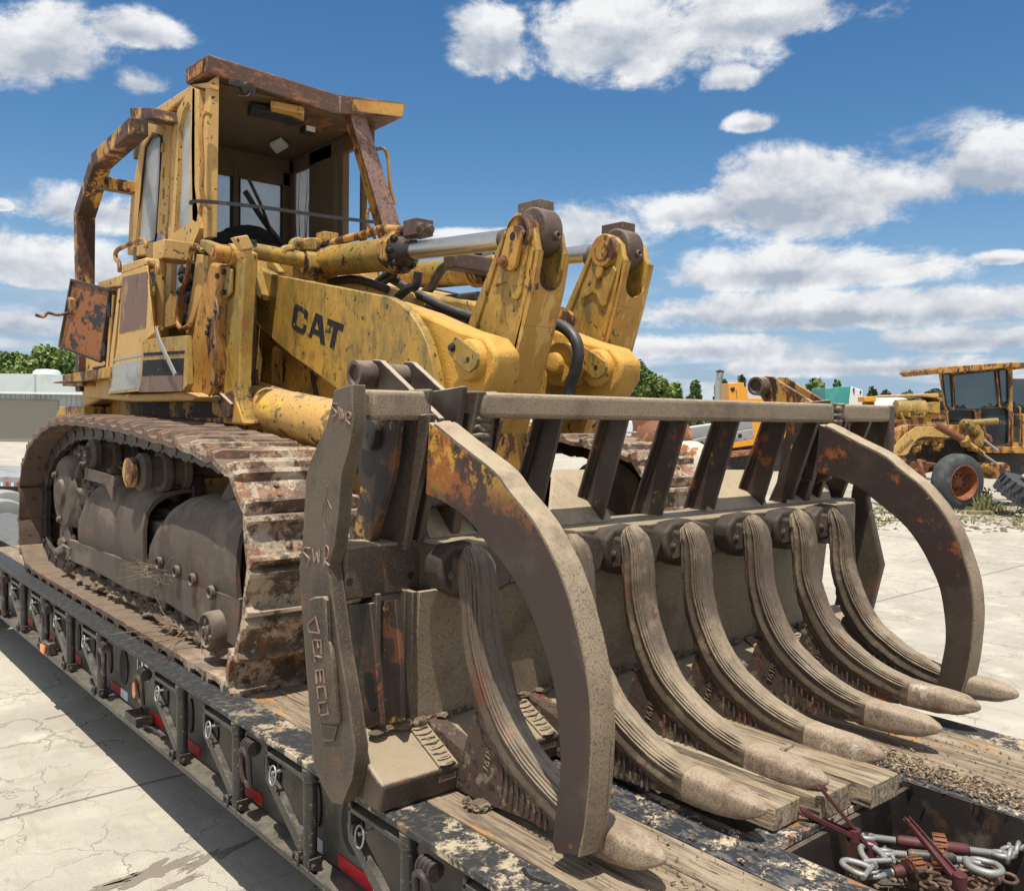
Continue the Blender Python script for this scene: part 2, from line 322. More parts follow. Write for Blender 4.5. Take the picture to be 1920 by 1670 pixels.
BRED = mat('worn_red_paint', (.085, .018, .020), .6, layers=[((.075, .045, .035), 12, .52, .12, dict(detail=8)), ((.36, .20, .15), 30, .64, .06, {})], bumps=[(60, .3, .002)])
GALV = mat('galvanised_steel', (.30, .30, .29), .55, .45, layers=[((.24, .20, .16), 14, .55, .15, {})], bumps=[(60, .3, .002)])
WSTL = mat('white_ribbed_steel', (.50, .56, .55), .6, layers=[((.40, .45, .45), 1.2, .45, .2, dict(strength=.6))])
GSTL = mat('grey_ribbed_steel', (.40, .45, .47), .6, layers=[((.24, .27, .29), .8, .45, .2, dict(strength=.6))])
TANP = mat('taupe_roller_door', (.33, .30, .26), .6)
TEAL = mat('teal_bonnet_paint', (.05, .30, .28), .4, layers=[((.14, .38, .36), 1.6, .5, .2, dict(strength=.5))])
WHP = mat('white_paint', (.72, .74, .74), .45, layers=[((.45, .45, .43), 3, .6, .2, dict(strength=.5))])
ORYE = mat('orange_yellow_paint', (.74, .33, .035), .45, layers=[((.45, .17, .03), 3, .6, .15, {}), (DKR, 9, .68, .04, {})])
GRYM = mat('grey_boom_steel', (.30, .31, .31), .6, layers=[((.15, .15, .15), 3, .5, .2, {})])
RUSM = mat('rust_brown_steel', (.17, .065, .03), .75, layers=[((.38, .17, .08), 3, .5, .15, {}), ((.06, .03, .02), 5, .6, .1, {})], bumps=[(30, .3, .01)])
DRUMM = mat('white_and_rust_drum', (.58, .52, .42), .6, layers=[((.30, .11, .03), 2.6, .52, .06, dict(detail=9))])
BARK = mat('grey_bark', (.13, .11, .09), .9, bumps=[(20, .8, .03)])
CLOT = mat('black_cloth', (.008, .008, .009), .9)
LINR = mat('cab_liner', (.12, .083, .045), .75, layers=[((.16, .11, .07), 3, .5, .2, dict(strength=.7)), ((.05, .035, .025), 14, .62, .06, {})], bumps=[(20, .2, .005)])
BLKI = mat('black_gasket', (.010, .010, .011), .6)
LEAF = {}
for nm, c1, c2 in (('olive_green_leaves', (.11, .17, .035), (.21, .27, .07)), ('deep_green_leaves', (.07, .125, .03), (.15, .21, .05)), ('far_green_leaves', (.045, .085, .038), (.09, .13, .05))):
    LEAF[nm] = mat(nm, c1, .7, layers=[(c2, .9, .42, .2, dict(detail=4)), ((c1[0]*.5, c1[1]*.5, c1[2]*.5), 2.3, .58, .15, dict(strength=.6))])
def glassm(name, tint, alpha, dirt=.35, streak=(.45, .47, .46), base=0.):
    global nt
    m = bpy.data.materials.new(name); m.use_nodes = True; nt = m.node_tree; nt.nodes.clear()
    out = nn('ShaderNodeOutputMaterial')
    tr = nn('ShaderNodeBsdfTransparent'); tr.inputs[0].default_value = (*tint, 1)
    gl = nn('ShaderNodeBsdfGlossy'); gl.inputs['Roughness'].default_value = .08
    df = nn('ShaderNodeBsdfDiffuse'); df.inputs[0].default_value = (*streak, 1)
    tl = nn('ShaderNodeBsdfTranslucent'); tl.inputs[0].default_value = (*streak, 1)
    m0 = nn('ShaderNodeMixShader'); m0.inputs[0].default_value = .5; nt.links.new(df.outputs[0], m0.inputs[1]); nt.links.new(tl.outputs[0], m0.inputs[2])
    geo = nn('ShaderNodeNewGeometry')
    n1 = nn('ShaderNodeTexNoise'); n1.inputs['Scale'].default_value = 3; n1.inputs['Detail'].default_value = 8; nt.links.new(geo.outputs['Position'], n1.inputs['Vector'])
    n2 = nn('ShaderNodeTexNoise'); n2.inputs['Scale'].default_value = 60; n2.inputs['Detail'].default_value = 3; nt.links.new(geo.outputs['Position'], n2.inputs['Vector'])
    f = mth('ADD', mth('MULTIPLY', mth('SUBTRACT', n1.outputs[0], .35-base), dirt*2, clamp=True), mth('MULTIPLY', mth('GREATER_THAN', n2.outputs[0], .66), .25), clamp=True)
    fr = nn('ShaderNodeFresnel'); fr.inputs[0].default_value = 1.45
    m1 = nn('ShaderNodeMixShader'); nt.links.new(fr.outputs[0], m1.inputs[0]); nt.links.new(tr.outputs[0], m1.inputs[1]); nt.links.new(gl.outputs[0], m1.inputs[2])
    m2 = nn('ShaderNodeMixShader'); setin(m2, 0, mth('MULTIPLY', f, alpha)); nt.links.new(m1.outputs[0], m2.inputs[1]); nt.links.new(m0.outputs[0], m2.inputs[2])
    nt.links.new(m2.outputs[0], out.inputs[0]); return m
GLS = glassm('dusty_glass', (.84, .88, .90), .85, .60, (.75, .78, .80), .42)
GLD = glassm('dark_tinted_glass', (.34, .40, .41), .6, .45, (.34, .38, .38))  # paler streak colour stands in for reflections on the panes

# ground material: pale concrete with joints, cracks and stains
JL = Z_((1880, 1197), GZ); JY = 3.2-JL.y
def concrete(name, base, crack=True):
    global nt
    m = bpy.data.materials.new(name); m.use_nodes = True; nt = m.node_tree; nt.nodes.clear()
    out = nn('ShaderNodeOutputMaterial'); bs = nn('ShaderNodeBsdfPrincipled'); nt.links.new(bs.outputs[0], out.inputs[0])
    geo = nn('ShaderNodeNewGeometry'); pos = geo.outputs['Position']
    def noi(scale, det=6, st=(1, 1, 1), r=.6, off=0):
        mpn = nn('ShaderNodeMapping'); nt.links.new(pos, mpn.inputs[0]); mpn.inputs['Scale'].default_value = st; mpn.inputs['Location'].default_value = (off, off, 0)
        n = nn('ShaderNodeTexNoise'); nt.links.new(mpn.outputs[0], n.inputs['Vector']); n.inputs['Scale'].default_value = scale; n.inputs['Detail'].default_value = det; n.inputs['Roughness'].default_value = r
        return n
    def mix(c, c2, f):
        mx = nn('ShaderNodeMix', data_type='RGBA'); setin(mx, 0, f)
        if isinstance(c, tuple): mx.inputs[6].default_value = (*c, 1)
        else: nt.links.new(c, mx.inputs[6])
        mx.inputs[7].default_value = (*c2, 1); return mx.outputs[2]
    def mr(x, lo, hi, a=0., b=1.):
        n = nn('ShaderNodeMapRange', interpolation_type='SMOOTHSTEP'); setin(n, 0, x); n.inputs[1].default_value = lo; n.inputs[2].default_value = hi; n.inputs[3].default_value = a; n.inputs[4].default_value = b; return n.outputs[0]
    c = mix(base, (base[0]*.80, base[1]*.80, base[2]*.80), mr(noi(.5, 8).outputs[0], .42, .62))
    c = mix(c, (base[0]*1.16, base[1]*1.16, base[2]*1.14), mr(noi(2.2, 8, off=5).outputs[0], .5, .7))
    c = mix(c, (base[0]*.62, base[1]*.60, base[2]*.57), mth('MULTIPLY', mr(noi(110, 4, off=9).outputs[0], .53, .66), .75))
    c = mix(c, (base[0]*.7, base[1]*.67, base[2]*.62), mth('MULTIPLY', mr(noi(4, 9, (.35, 1.6, 1), .7, 3).outputs[0], .56, .66), .5))
    c = mix(c, (base[0]*.74, base[1]*.72, base[2]*.67), mth('MULTIPLY', mr(noi(1.1, 10, (1, 1, 1), .75, 13).outputs[0], .52, .60), .55))
    c = mix(c, (.72*base[0], .70*base[1], .66*base[2]), mth('MULTIPLY', mr(noi(9, 10, (1, .22, 1), .7, 17).outputs[0], .53, .62), .45))
    h = None
    if crack:
        dist = noi(1.3, 5, off=2)
        va = nn('ShaderNodeVectorMath', operation='ADD'); nt.links.new(pos, va.inputs[0])
        vs = nn('ShaderNodeVectorMath', operation='SCALE'); nt.links.new(dist.outputs['Color'], vs.inputs[0]); vs.inputs['Scale'].default_value = 1.1
        nt.links.new(vs.outputs[0], va.inputs[1])
        crs = []
        for sc, wd in ((.75, .012), (2.1, .009)):
            vo = nn('ShaderNodeTexVoronoi', feature='DISTANCE_TO_EDGE'); vo.inputs['Scale'].default_value = sc; nt.links.new(va.outputs[0], vo.inputs['Vector'])
            gate2 = mr(noi(.8, 3, off=sc*4).outputs[0], .44, .58)
            crs.append(mth('MULTIPLY', mr(vo.outputs['Distance'], wd*.3, wd, 1., 0.), gate2))
        ck = mth('MAXIMUM', crs[0], crs[1])
        c = mix(c, (base[0]*.36, base[1]*.34, base[2]*.31), mth('MULTIPLY', ck, .38))
        sp = nn('ShaderNodeSeparateXYZ'); nt.links.new(pos, sp.inputs[0])
        jts = None
        for ax, per, off in ((0, 9.2, -1.6), (1, 6.4, JY)):
            mo = mth('ABSOLUTE', mth('SUBTRACT', mth('FRACT', mth('DIVIDE', mth('ADD', sp.outputs[ax], off+4600), per)), .5))
            j = mr(mo, .0, .012/per*1.6, 1., 0.)
            jts = j if jts is None else mth('MAXIMUM', jts, j)
        c = mix(c, (.10, .095, .085), mth('MULTIPLY', jts, .85))
        h = mth('SUBTRACT', 0, mth('MAXIMUM', ck, jts))
    nt.links.new(c, bs.inputs['Base Color']); bs.inputs['Roughness'].default_value = .85
    b = nn('ShaderNodeBump'); b.inputs['Strength'].default_value = .4; b.inputs['Distance'].default_value = .006; nt.links.new(noi(70, 5).outputs[0], b.inputs['Height'])
    if h is not None:
        b2 = nn('ShaderNodeBump'); b2.inputs['Strength'].default_value = .8; b2.inputs['Distance'].default_value = .01; setin(b2, 'Height', h); nt.links.new(b.outputs[0], b2.inputs['Normal']); b = b2
    nt.links.new(b.outputs[0], bs.inputs['Normal'])
    return m
CONC = concrete('cracked_concrete', (.455, .42, .355))
GRAV = concrete('sandy_gravel', (.40, .36, .29), False)
STAIN = mat('damp_mud_stain', (.22, .19, .15), .6, layers=[((.26, .23, .185), 5, .5, .15, dict(detail=8))], bumps=[(30, .3, .006)])

# ------------------------------------------------------------------ mesh helpers
class MB:
    def __init__(s): s.bm = bmesh.new(); s.mi = 0
    def face(s, vs):
        try:
            f = s.bm.faces.new([s.bm.verts.new(v) for v in vs]); f.material_index = s.mi; return f
        except ValueError: return None
    def prism(s, pts, vec, taper=None):
        """planar outline pts (3D) pushed along vec"""
        vec = V(vec); n = len(pts)
        a = [s.bm.verts.new(p) for p in pts]
        q = taper if taper else [V(p)+vec for p in pts]
        b = [s.bm.verts.new(p) for p in q]
        fs = [s.bm.faces.new(a), s.bm.faces.new(b[::-1])]
        for i in range(n):
            j = (i+1) % n
            fs.append(s.bm.faces.new((a[i], b[i], b[j], a[j])))
        for f in fs: f.material_index = s.mi
        return s
    def pX(s, pts, x0, x1): return s.prism([X_(p, x0) for p in pts], (x1-x0, 0, 0))
    def pY(s, pts, y0, y1): return s.prism([Y_(p, y0) for p in pts], (0, y1-y0, 0))
    def pZ(s, pts, z0, z1): return s.prism([Z_(p, z0) for p in pts], (0, 0, z1-z0))
    def yz(s, pts, x0, x1): return s.prism([V((x0, p[0], p[1])) for p in pts], (x1-x0, 0, 0))
    def pQ(s, pts, d, th): return s.prism([Q_(p, d) for p in pts], FWD*th)
    def box(s, a, b):
        a = V(a); b = V(b)
        return s.prism([V((a.x, a.y, a.z)), V((b.x, a.y, a.z)), V((b.x, b.y, a.z)), V((a.x, b.y, a.z))], (0, 0, b.z-a.z))
    def cyl(s, a, b, r, r2=None, n=20, cap=True):
        a = V(a); b = V(b); r2 = r if r2 is None else r2
        return s.tube([a, b], r, n, radii=[r, r2])
    def tube(s, pts, r, n=10, radii=None, closed=False, sq=None, up=None):
        pts = [V(p) for p in pts]; m = len(pts)
        rings = []; prev = None
        for i, p in enumerate(pts):
            if closed: t = (pts[(i+1) % m]-pts[i-1]).normalized()
            else: t = (pts[min(i+1, m-1)]-pts[max(i-1, 0)]).normalized()
            if prev is None:
                ref = V(up) if up else (V((0, 0, 1)) if abs(t.z) < .9 else V((1, 0, 0)))
                u = t.cross(ref).normalized()
            else:
                u = (prev - t*prev.dot(t)).normalized()
            prev = u; v = t.cross(u).normalized()
            rr = radii[i] if radii else r
            if sq:
                hw, hh = sq
                k = 1.0
                if 0 < i < m-1:
                    d1 = (pts[i]-pts[i-1]).normalized(); c_ = max(.5, t.dot(d1)); k = 1/c_
                prof = [(-hw, -hh*k), (hw, -hh*k), (hw, hh*k), (-hw, hh*k)]
                rings.append([s.bm.verts.new(p+u*x+v*y) for x, y in prof])
            else:
                rings.append([s.bm.verts.new(p+(u*math.cos(a)+v*math.sin(a))*rr) for a in [2*math.pi*k/n for k in range(n)]])
        k = len(rings[0])
        for i in range(m if closed else m-1):
            r0, r1 = rings[i], rings[(i+1) % m]
            for j in range(k):
                f = s.bm.faces.new((r0[j], r0[(j+1) % k], r1[(j+1) % k], r1[j])); f.material_index = s.mi
        if not closed:
            for rg in (rings[0][::-1], rings[-1]):
                f = s.bm.faces.new(rg); f.material_index = s.mi
        return s
    def lathe(s, c, axis, prof, n=28, ring=False):
        """prof: (distance along axis, radius)"""
        c = V(c); ax = V(axis).normalized(); ref = V((0, 0, 1)) if abs(ax.z) < .9 else V((1, 0, 0))
        u = ax.cross(ref).normalized(); v = ax.cross(u)
        rings = []
        for (h, r) in prof:
            rings.append([s.bm.verts.new(c+ax*h+(u*math.cos(a)+v*math.sin(a))*max(r, .0004)) for a in [2*math.pi*k/n for k in range(n)]])
        for i in range(len(rings)-1):
            for j in range(n):
                f = s.bm.faces.new((rings[i][j], rings[i][(j+1) % n], rings[i+1][(j+1) % n], rings[i+1][j])); f.material_index = s.mi
        if ring:
            for j in range(n): s.bm.faces.new((rings[-1][j], rings[-1][(j+1) % n], rings[0][(j+1) % n], rings[0][j])).material_index = s.mi
            return s
        for rg in (rings[0][::-1], rings[-1]):
            f = s.bm.faces.new(rg); f.material_index = s.mi
        return s
    def bolt(s, p, axis, r=.018, h=.018):
        ax = V(axis).normalized()
        s.lathe(p, ax, [(0, r*1.45), (h*.3, r*1.45), (h*.3, r), (h, r), (h*1.15, r*.8)], 6 if False else 10); return s
    def blob(s, c, sc, seed=0, amp=.25, sub=3, fr=1.6):
        t = bmesh.ops.create_icosphere(s.bm, subdivisions=sub, radius=1)
        for v in t['verts']:
            n = mnoise.fractal(v.co*fr+V((seed, seed*2, 0)), 1, 2, 4)
            co = v.co*(1+amp*n); v.co = V(c)+V((co.x*sc[0], co.y*sc[1], co.z*sc[2]))
        fs = set(f for v in t['verts'] for f in v.link_faces)
        for f in fs: f.material_index = s.mi
        return s
    def build(s, name, mats, parent=None, bevel=0, smooth=35, seg=2):
        bmesh.ops.recalc_face_normals(s.bm, faces=s.bm.faces)
        me = bpy.data.meshes.new(name); s.bm.to_mesh(me); s.bm.free()
        for m in (mats if isinstance(mats, (list, tuple)) else [mats]): me.materials.append(m)
        if smooth:
            for p in me.polygons: p.use_smooth = True
            me.set_sharp_from_angle(angle=math.radians(smooth))
        o = bpy.data.objects.new(name, me); COL.objects.link(o)
        if bevel:
            b = o.modifiers.new('bevel', 'BEVEL'); b.width = bevel; b.segments = seg; b.limit_method = 'ANGLE'; b.angle_limit = math.radians(40)
            b.harden_normals = False
        if parent:
            o.parent = parent; o.matrix_parent_inverse = Matrix.Translation(-wloc(parent))
        return o
def wloc(o):
    # a thing's Empty sits at its base; every mesh part is made in world space, so its own frame is the world's
    return V(o.location) if o.type == 'EMPTY' else V((0, 0, 0))
def tag(o, label=None, cat=None, group=None, kind=None):
    if label: o['label'] = label
    if cat: o['category'] = cat
    if group: o['group'] = group
    if kind: o['kind'] = kind
    return o
def thing(name, loc, label, cat, group=None):
    o = bpy.data.objects.new(name, None); COL.objects.link(o); o.location = loc; o.empty_display_size = .2
    return tag(o, label, cat, group)
def spl(pts, n=6):
    pts = [V(p) for p in pts]; out = []
    for i in range(len(pts)-1):
        p0 = pts[max(i-1, 0)]; p1 = pts[i]; p2 = pts[i+1]; p3 = pts[min(i+2, len(pts)-1)]
        for k in range(n):
            t = k/n
            out.append(.5*((2*p1)+(p2-p0)*t+(2*p0-5*p1+4*p2-p3)*t*t+(3*p1-p0-3*p2+p3)*t**3))
    out.append(pts[-1]); return out
def spl2(pts, n=6): return [(p.x, p.y) for p in spl([V((a, b, 0)) for a, b in pts], n)]
def arc(c, r, a0, a1, n=8): return [(c[0]+r*math.cos(math.radians(a0+(a1-a0)*k/n)), c[1]+r*math.sin(math.radians(a0+(a1-a0)*k/n))) for k in range(n+1)]
def text_obj(name, s, size, origin, right, up, m, parent, depth=.002, off=0, bold=.0, out=None):
    cu = bpy.data.curves.new(name, 'FONT'); cu.body = s; cu.size = size; cu.extrude = depth; cu.offset = bold; cu.align_x = 'LEFT'
    t = bpy.data.objects.new(name, cu); COL.objects.link(t)
    dg = bpy.context.evaluated_depsgraph_get(); me = bpy.data.meshes.new_from_object(t.evaluated_get(dg))
    bpy.data.objects.remove(t)
    r = V(right).normalized(); u = V(up).normalized(); n = r.cross(u).normalized()
    M_ = Matrix((r, u, n)).transposed().to_4x4(); M_.translation = V(origin)+n*off
    me.transform(M_); me.materials.clear(); me.materials.append(m)
    o = bpy.data.objects.new(name, me); COL.objects.link(o)
    if parent: o.parent = parent; o.matrix_parent_inverse = Matrix.Translation(-wloc(parent))
    return o

# ------------------------------------------------------------------ ground
m = MB(); m.box((-400, -60, GZ-.2), (600, 900, GZ)); g = m.build('ground', CONC, smooth=0); tag(g, kind='structure')
# gravel yard beyond the slab on the right
gd = [Z_(p, GZ+.004) for p in ((1250, 905), (1560, 940), (1760, 968), (1920, 985), (2300, 1000))]
far = [Z_(p, GZ+.004) for p in ((2300, 815), (1920, 808), (1760, 803), (1560, 800), (1250, 797))]
m = MB(); m.prism(gd+far, (0, 0, .004)); tag(m.build('gravel_ground', GRAV, smooth=0), kind='structure')
# damp stain
def splat(name, c, rx, ry, rot, m_, z, seed, h=.003, lab=None):
    pts = []
    for k in range(110):
        a = 2*math.pi*k/110; r = 1+.9*mnoise.fractal(V((math.cos(a)*2.2, math.sin(a)*2.2, seed)), .8, 2.2, 6)
        x, y = math.cos(a)*rx*r, math.sin(a)*ry*r
        pts.append(V((c[0]+x*math.cos(rot)-y*math.sin(rot), c[1]+x*math.sin(rot)+y*math.cos(rot), z)))
    b = MB(); b.prism(pts, (0, 0, h)); return tag(b.build(name, m_, smooth=0), kind='structure')
random.seed(2)
for px, py, rx, ry, rot, s in ((285, 1635, .20, .05, .15, 3), (380, 1612, .12, .03, .4, 9), (440, 1590, .09, .02, .35, 5), (106, 1343, .07, .012, .2, 8), (330, 1657, .10, .02, .2, 13), (215, 1655, .10, .03, .1, 15), (500, 1560, .10, .02, .3, 17)):
    c = Z_((px, py), GZ); splat('damp_stain', c, rx, ry, rot, STAIN, GZ+.0006, s, .0012)
# ------------------------------------------------------------------ lowboy trailer
XL, XR = 1.536, 3.90
TR = thing('lowboy_trailer', (2.7, 1.2, GZ), 'black lowboy trailer with plank deck carrying the yellow track loader', 'trailer')
Y0, Y1 = .35, 9.2
# side beams
m = MB(); m.box((XL+.10, Y0, -.40), (XL+.125, Y1, -.03)); 
m.box((XR-.125, Y0, -.40), (XR-.10, Y1, -.03))
o = m.build('side_beam', WEB, TR)
# cut oval windows through the left web with booleans replaced by dark recess rings
tub = [2.30, 2.94, 3.57, 4.21, 5.47, 6.12, 6.75, 7.38, 8.02]
hol = []
for y in tub:
    hol += [(y+.46, -.20, .075, .10), (y+.08, -.21, .03, .085)]
hol += [(5.30, -.20, .07, .10)]
for (y, z, ry, rz) in hol:
    m = MB(); m.yz([(y+ry*math.cos(a), z+rz*math.sin(a)) for a in [2*math.pi*k/20 for k in range(20)]], XL+.092, XL+.0985); m.build('lightening_hole', BLKI, TR, smooth=0)
# edge flange: scraped steel strip, 20 mm
m = MB(); m.box((XL, Y0, -.025), (XL+.155, Y1, 0)); m.build('deck_edge_plate', DKSE, TR, bevel=.004)
m = MB(); m.box((XR-.14, Y0, -.025), (XR, Y1, 0)); m.build('deck_edge_plate', DKSE, TR, bevel=.004)
# bottom rail: L lip
m = MB(); m.box((XL-.005, Y0, -.41), (XL+.0995, Y1, -.398)); m.box((XL-.005, Y0, -.398), (XL+.003, Y1, -.386)); m.build('bottom_rail', BLK, TR, bevel=.003)
# centre beams (two) between plank bays
WX0, WX1 = 2.345, 3.14
m = MB(); m.box((2.145, Y0, -.30), (WX0-.012, Y1, -.002)); m.build('centre_beam', DKST, TR, bevel=.004)
m = MB(); m.box((WX1-.0, Y0, -.30), (3.30, Y1, -.002)); m.build('centre_beam', DKST, TR, bevel=.004)
# cross plate in front of the void, and void / tool well
m = MB(); m.box((WX0, 1.50, -.03), (WX1, 1.61, -.006)); m.box((2.50, 1.61, -.03), (WX1, 1.66, -.006)); m.build('cross_plate', DKST, TR, bevel=.003)
m = MB(); m.box((WX0, Y0, -.33), (WX1, 3.4, -.30)); m.box((WX0-.012, .9, -.30), (WX0-.002, 3.4, -.008)); m.box((WX1-.008, .9, -.30), (WX1-.001, 3.4, -.008)); m.box((WX0, 1.48, -.30), (WX1, 1.498, -.03)); m.build('tool_well', GRS, TR)
m = MB(); m.box((XL+.12, 3.0, -.33), (XR-.12, Y1, -.06)); m.build('under_frame', BLK, TR)
m = MB(); m.box((WX0, 3.4, -.03), (WX1, Y1, -.004)); m.build('deck_plate', DKST, TR)
# planks, each a board
def planks(x0, x1, n, y0, y1, name='deck_plank'):
    w = (x1-x0)/n
    for i in range(n):
        yy = y0
        while yy < y1:
            L = random.uniform(2.4, 3.2); e = min(y1, yy+L)
            b = MB(); dz = random.uniform(-.006, .0); b.box((x0+i*w+.004, yy+.003, -.06), (x0+(i+1)*w-.004, e-.003, dz)); b.build(name, WOOD, TR, bevel=.004)
            yy = e
planks(XL+.158, 2.143, 3, Y0, Y1)
planks(3.302, XR-.143, 2, Y0, Y1)
# key slot in the edge strip
m = MB(); m.tube([Z_(p, .0012) for p in (S9(1205, 1180), S9(1240, 1250), S9(1290, 1290), S9(1380, 1320), S9(1510, 1358))], .0075, 6, radii=None, sq=(.006, .0012)); m.build('chain_slot', BLKI, TR)
# swing-out outriggers folded against the side
def outrigger(y):
    b = MB(); b.cyl((XL+.024, y, -.385), (XL+.024, y, -.035), .026, n=16); b.cyl((XL+.024, y, -.07), (XL+.024, y, -.028), .031, n=16)
    o = b.build('outrigger', BLK, TR)
    b = MB(); b.box((XL+.006, y+.02, -.075), (XL+.05, y+.34, -.058)); b.box((XL+.006, y+.325, -.15), (XL+.05, y+.343, -.04)); b.build('arm', BLK, o, bevel=.003)
    b = MB(); b.tube([V((XL+.024, y+.335, -.12)), V((XL+.024, y+.325, -.16)), V((XL+.024, y+.03, -.355))], .02, sq=(.0215, .014)); b.build('brace', BLK, o, bevel=.003)
    b = MB()
    b.tube([V((XL-.012+.004*math.sin(a), y+.235+.026*math.cos(a), -.12+.036*math.sin(a))) for a in [2*math.pi*k/18 for k in range(18)]], .0035, 6, closed=True)
    b.cyl((XL-.02, y+.225, -.105), (XL+.04, y+.225, -.105), .007, n=8); b.build('ring_pin', GALV, o)
    b = MB(); b.box((XL-.004, y-.045, -.398), (XL+.05, y-.035, -.345)); b.box((XL-.004, y+.035, -.398), (XL+.05, y+.045, -.345)); b.cyl((XL+.012, y-.06, -.372), (XL+.012, y+.06, -.372), .011, n=10)
    b.tube([V((XL-.008, y+.05+.02*math.cos(a), -.372+.022*math.sin(a))) for a in [2*math.pi*k/14 for k in range(14)]], .007, 6, closed=True)
    b.build('hinge_bracket', GRS, o, bevel=.002)
for y in tub+[1.66, 1.02]: outrigger(y)
def dring(y):
    b = MB(); b.cyl((XL+.01, y-.035, -.085), (XL+.01, y+.035, -.085), .028, n=14); 
    for k in range(4): b.cyl((XL+.01, y-.036+k*.02, -.085), (XL+.01, y-.026+k*.02, -.085), .0305, n=14)
    o = b.build('ring_mount', GRS, TR)
    b = MB(); P = []
    for k in range(24):
        a = 2*math.pi*k/24; P.append(V((XL-.012-.012*math.sin(a), y+.036*math.cos(a), -.165+(.045 if math.sin(a) > 0 else .045)*math.sin(a)+(.03 if math.sin(a) > 0 else -.03)*(1 if abs(math.sin(a)) > .25 else abs(math.sin(a))*4))))
    b.tube(P, .0115, 8, closed=True); b.build('ring', GRS, o)
for y in (7.93, 6.61, 5.35, 4.70, 3.42, 2.17): dring(y)
# reflective tape on the web
def tape(y0, y1, mt):
    b = MB(); b.box((XL+.0955, y0, -.385), (XL+.0995, y1, -.335)); b.build('reflective_tape', mt, TR)
for a, b_, mt in ((7.43, 7.62, RED), (6.80, 6.98, RED), (6.17, 6.35, RED), (5.36, 5.54, RED), (5.24, 5.36, WHT), (4.66, 4.87, RED), (4.33, 4.53, WHT-0 if False else WHT), (4.18, 4.33, RED),
                  (3.67, 3.86, WHT), (3.55-.05, 3.67, RED), (2.98, 3.20, WHT), (2.62, 2.86, RED), (2.45, 2.62, WHT)): tape(a, b_, mt)
# marker lamp on the rail, oval side lamp, sticker
b = MB(); p = V((XL-.002, 6.62, -.36)); b.box(p+V((-.012, -.07, -.035)), p+V((.05, .07, .05))); lm = b.build('marker_lamp', BLK, TR, bevel=.01)
b = MB(); b.box(p+V((-.03, -.05, -.025)), p+V((-.0125, .05, .035))); b.build('lens', OGL, lm, bevel=.008)
def oval(y, z, ry, rz): return [(y+ry*math.cos(a), z+rz*math.sin(a)) for a in [2*math.pi*k/24 for k in range(24)]]
b = MB(); b.yz(oval(5.03, -.26, .042, .062), XL+.07, XL+.0995); lm = b.build('side_lamp', BLKI, TR, bevel=.004)
b = MB(); b.yz(oval(5.03, -.26, .028, .046), XL+.062, XL+.0695); b.build('lens', OGL, lm, bevel=.003)
b = MB(); b.box((XL+.094, 4.90, -.19), (XL+.0995, 5.07, -.075)); st = b.build('sticker', WHT, TR)
b = MB(); b.mi = 0
for k, (u, v_) in enumerate([(0, 0), (.03, .012), (.06, -.01), (.085, .01), (.11, 0)]):
    b.box((XL+.0925, 5.055-u-.02, -.15+v_), (XL+.0938, 5.055-u, -.115+v_*1.5)); 
b.tube([V((XL+.093, 5.06, -.09)), V((XL+.093, 5.01, -.13)), V((XL+.093, 4.93, -.175))], .004, 5); b.build('lettering', BLKI, st)
b = MB(); b.box((XL+.0, 4.80, -.398), (XL+.004, 4.98, -.345)); b.box((XL+.09, 4.80, -.398), (XL+.094, 4.98, -.345)); b.box((XL+.004, 4.80, -.398), (XL+.09, 4.804, -.345)); b.box((XL+.004, 4.976, -.398), (XL+.09, 4.98, -.345))
b.tube(spl([V((XL+.03, 4.78, -.38)), V((XL+.04, 4.7, -.37)), V((XL+.06, 4.62, -.385)), V((XL+.05, 4.55, -.38))], 5), .008, 6)
b.build('stake_pocket', GRS, TR, bevel=.002)
# rear wheels at the far left
def wheel(c, axis, R, W, tyre, rim, parent, name='wheel', hub=0.0, flat=0):
    c = V(c); ax = V(axis).normalized()
    prof = [(-W/2, R*.62), (-W/2, R*.80), (-W*.46, R*.93), (-W*.34, R*.99), (-W*.2, R), (-W*.19, R*.975), (-W*.14, R*.975), (-W*.13, R), (W*.13, R), (W*.14, R*.975), (W*.19, R*.975), (W*.2, R), (W*.34, R*.99), (W*.46, R*.93), (W/2, R*.80), (W/2, R*.62)]
    b = MB(); b.lathe(c, ax, prof, 48, True); t = b.build('tyre', tyre, parent, smooth=40)
    b = MB(); b.lathe(c, ax, [(-W*.5, R*.6), (-W*.52, R*.62), (-W*.50, R*.55), (-W*(.30-hub), R*.50), (-W*(.22-hub), R*.40), (-W*(.2-hub), R*.18), (-W*(.34-hub), R*.16), (-W*(.36-hub), .01), (W*.3, .01), (W*.3, R*.5), (W*.5, R*.6)], 36, True)
    u = ax.cross(V((0, 0, 1))).normalized(); v = ax.cross(u)
    r_ = b.build('rim', rim, t)
    b = MB()
    for k in range(8):
        a = k*math.pi/4; b.lathe(c+(u*math.cos(a)+v*math.sin(a))*R*.29-ax*W*(.2-hub), -ax, [(0, R*.035), (W*.07, R*.03)], 8)
    b.build('wheel_nut', rim, r_)
    return t
for k, yy in enumerate((9.75, 10.9)):
    wheel((XL+.05, yy, GZ+.52), (1, 0, 0), .52, .28, TYRP, WHP, TR)
b = MB(); b.box((XL+.3, 9.2, -.35), (XR-.3, 11.8, .0)); b.build('rear_frame', BLK, TR, bevel=.01)

# ------------------------------------------------------------------ TRACK LOADER
LD = thing('track_loader', (3.2, 5.2, 0), 'yellow rusty crawler loader with log rake, standing on the black trailer', 'track loader')
MX = 3.23
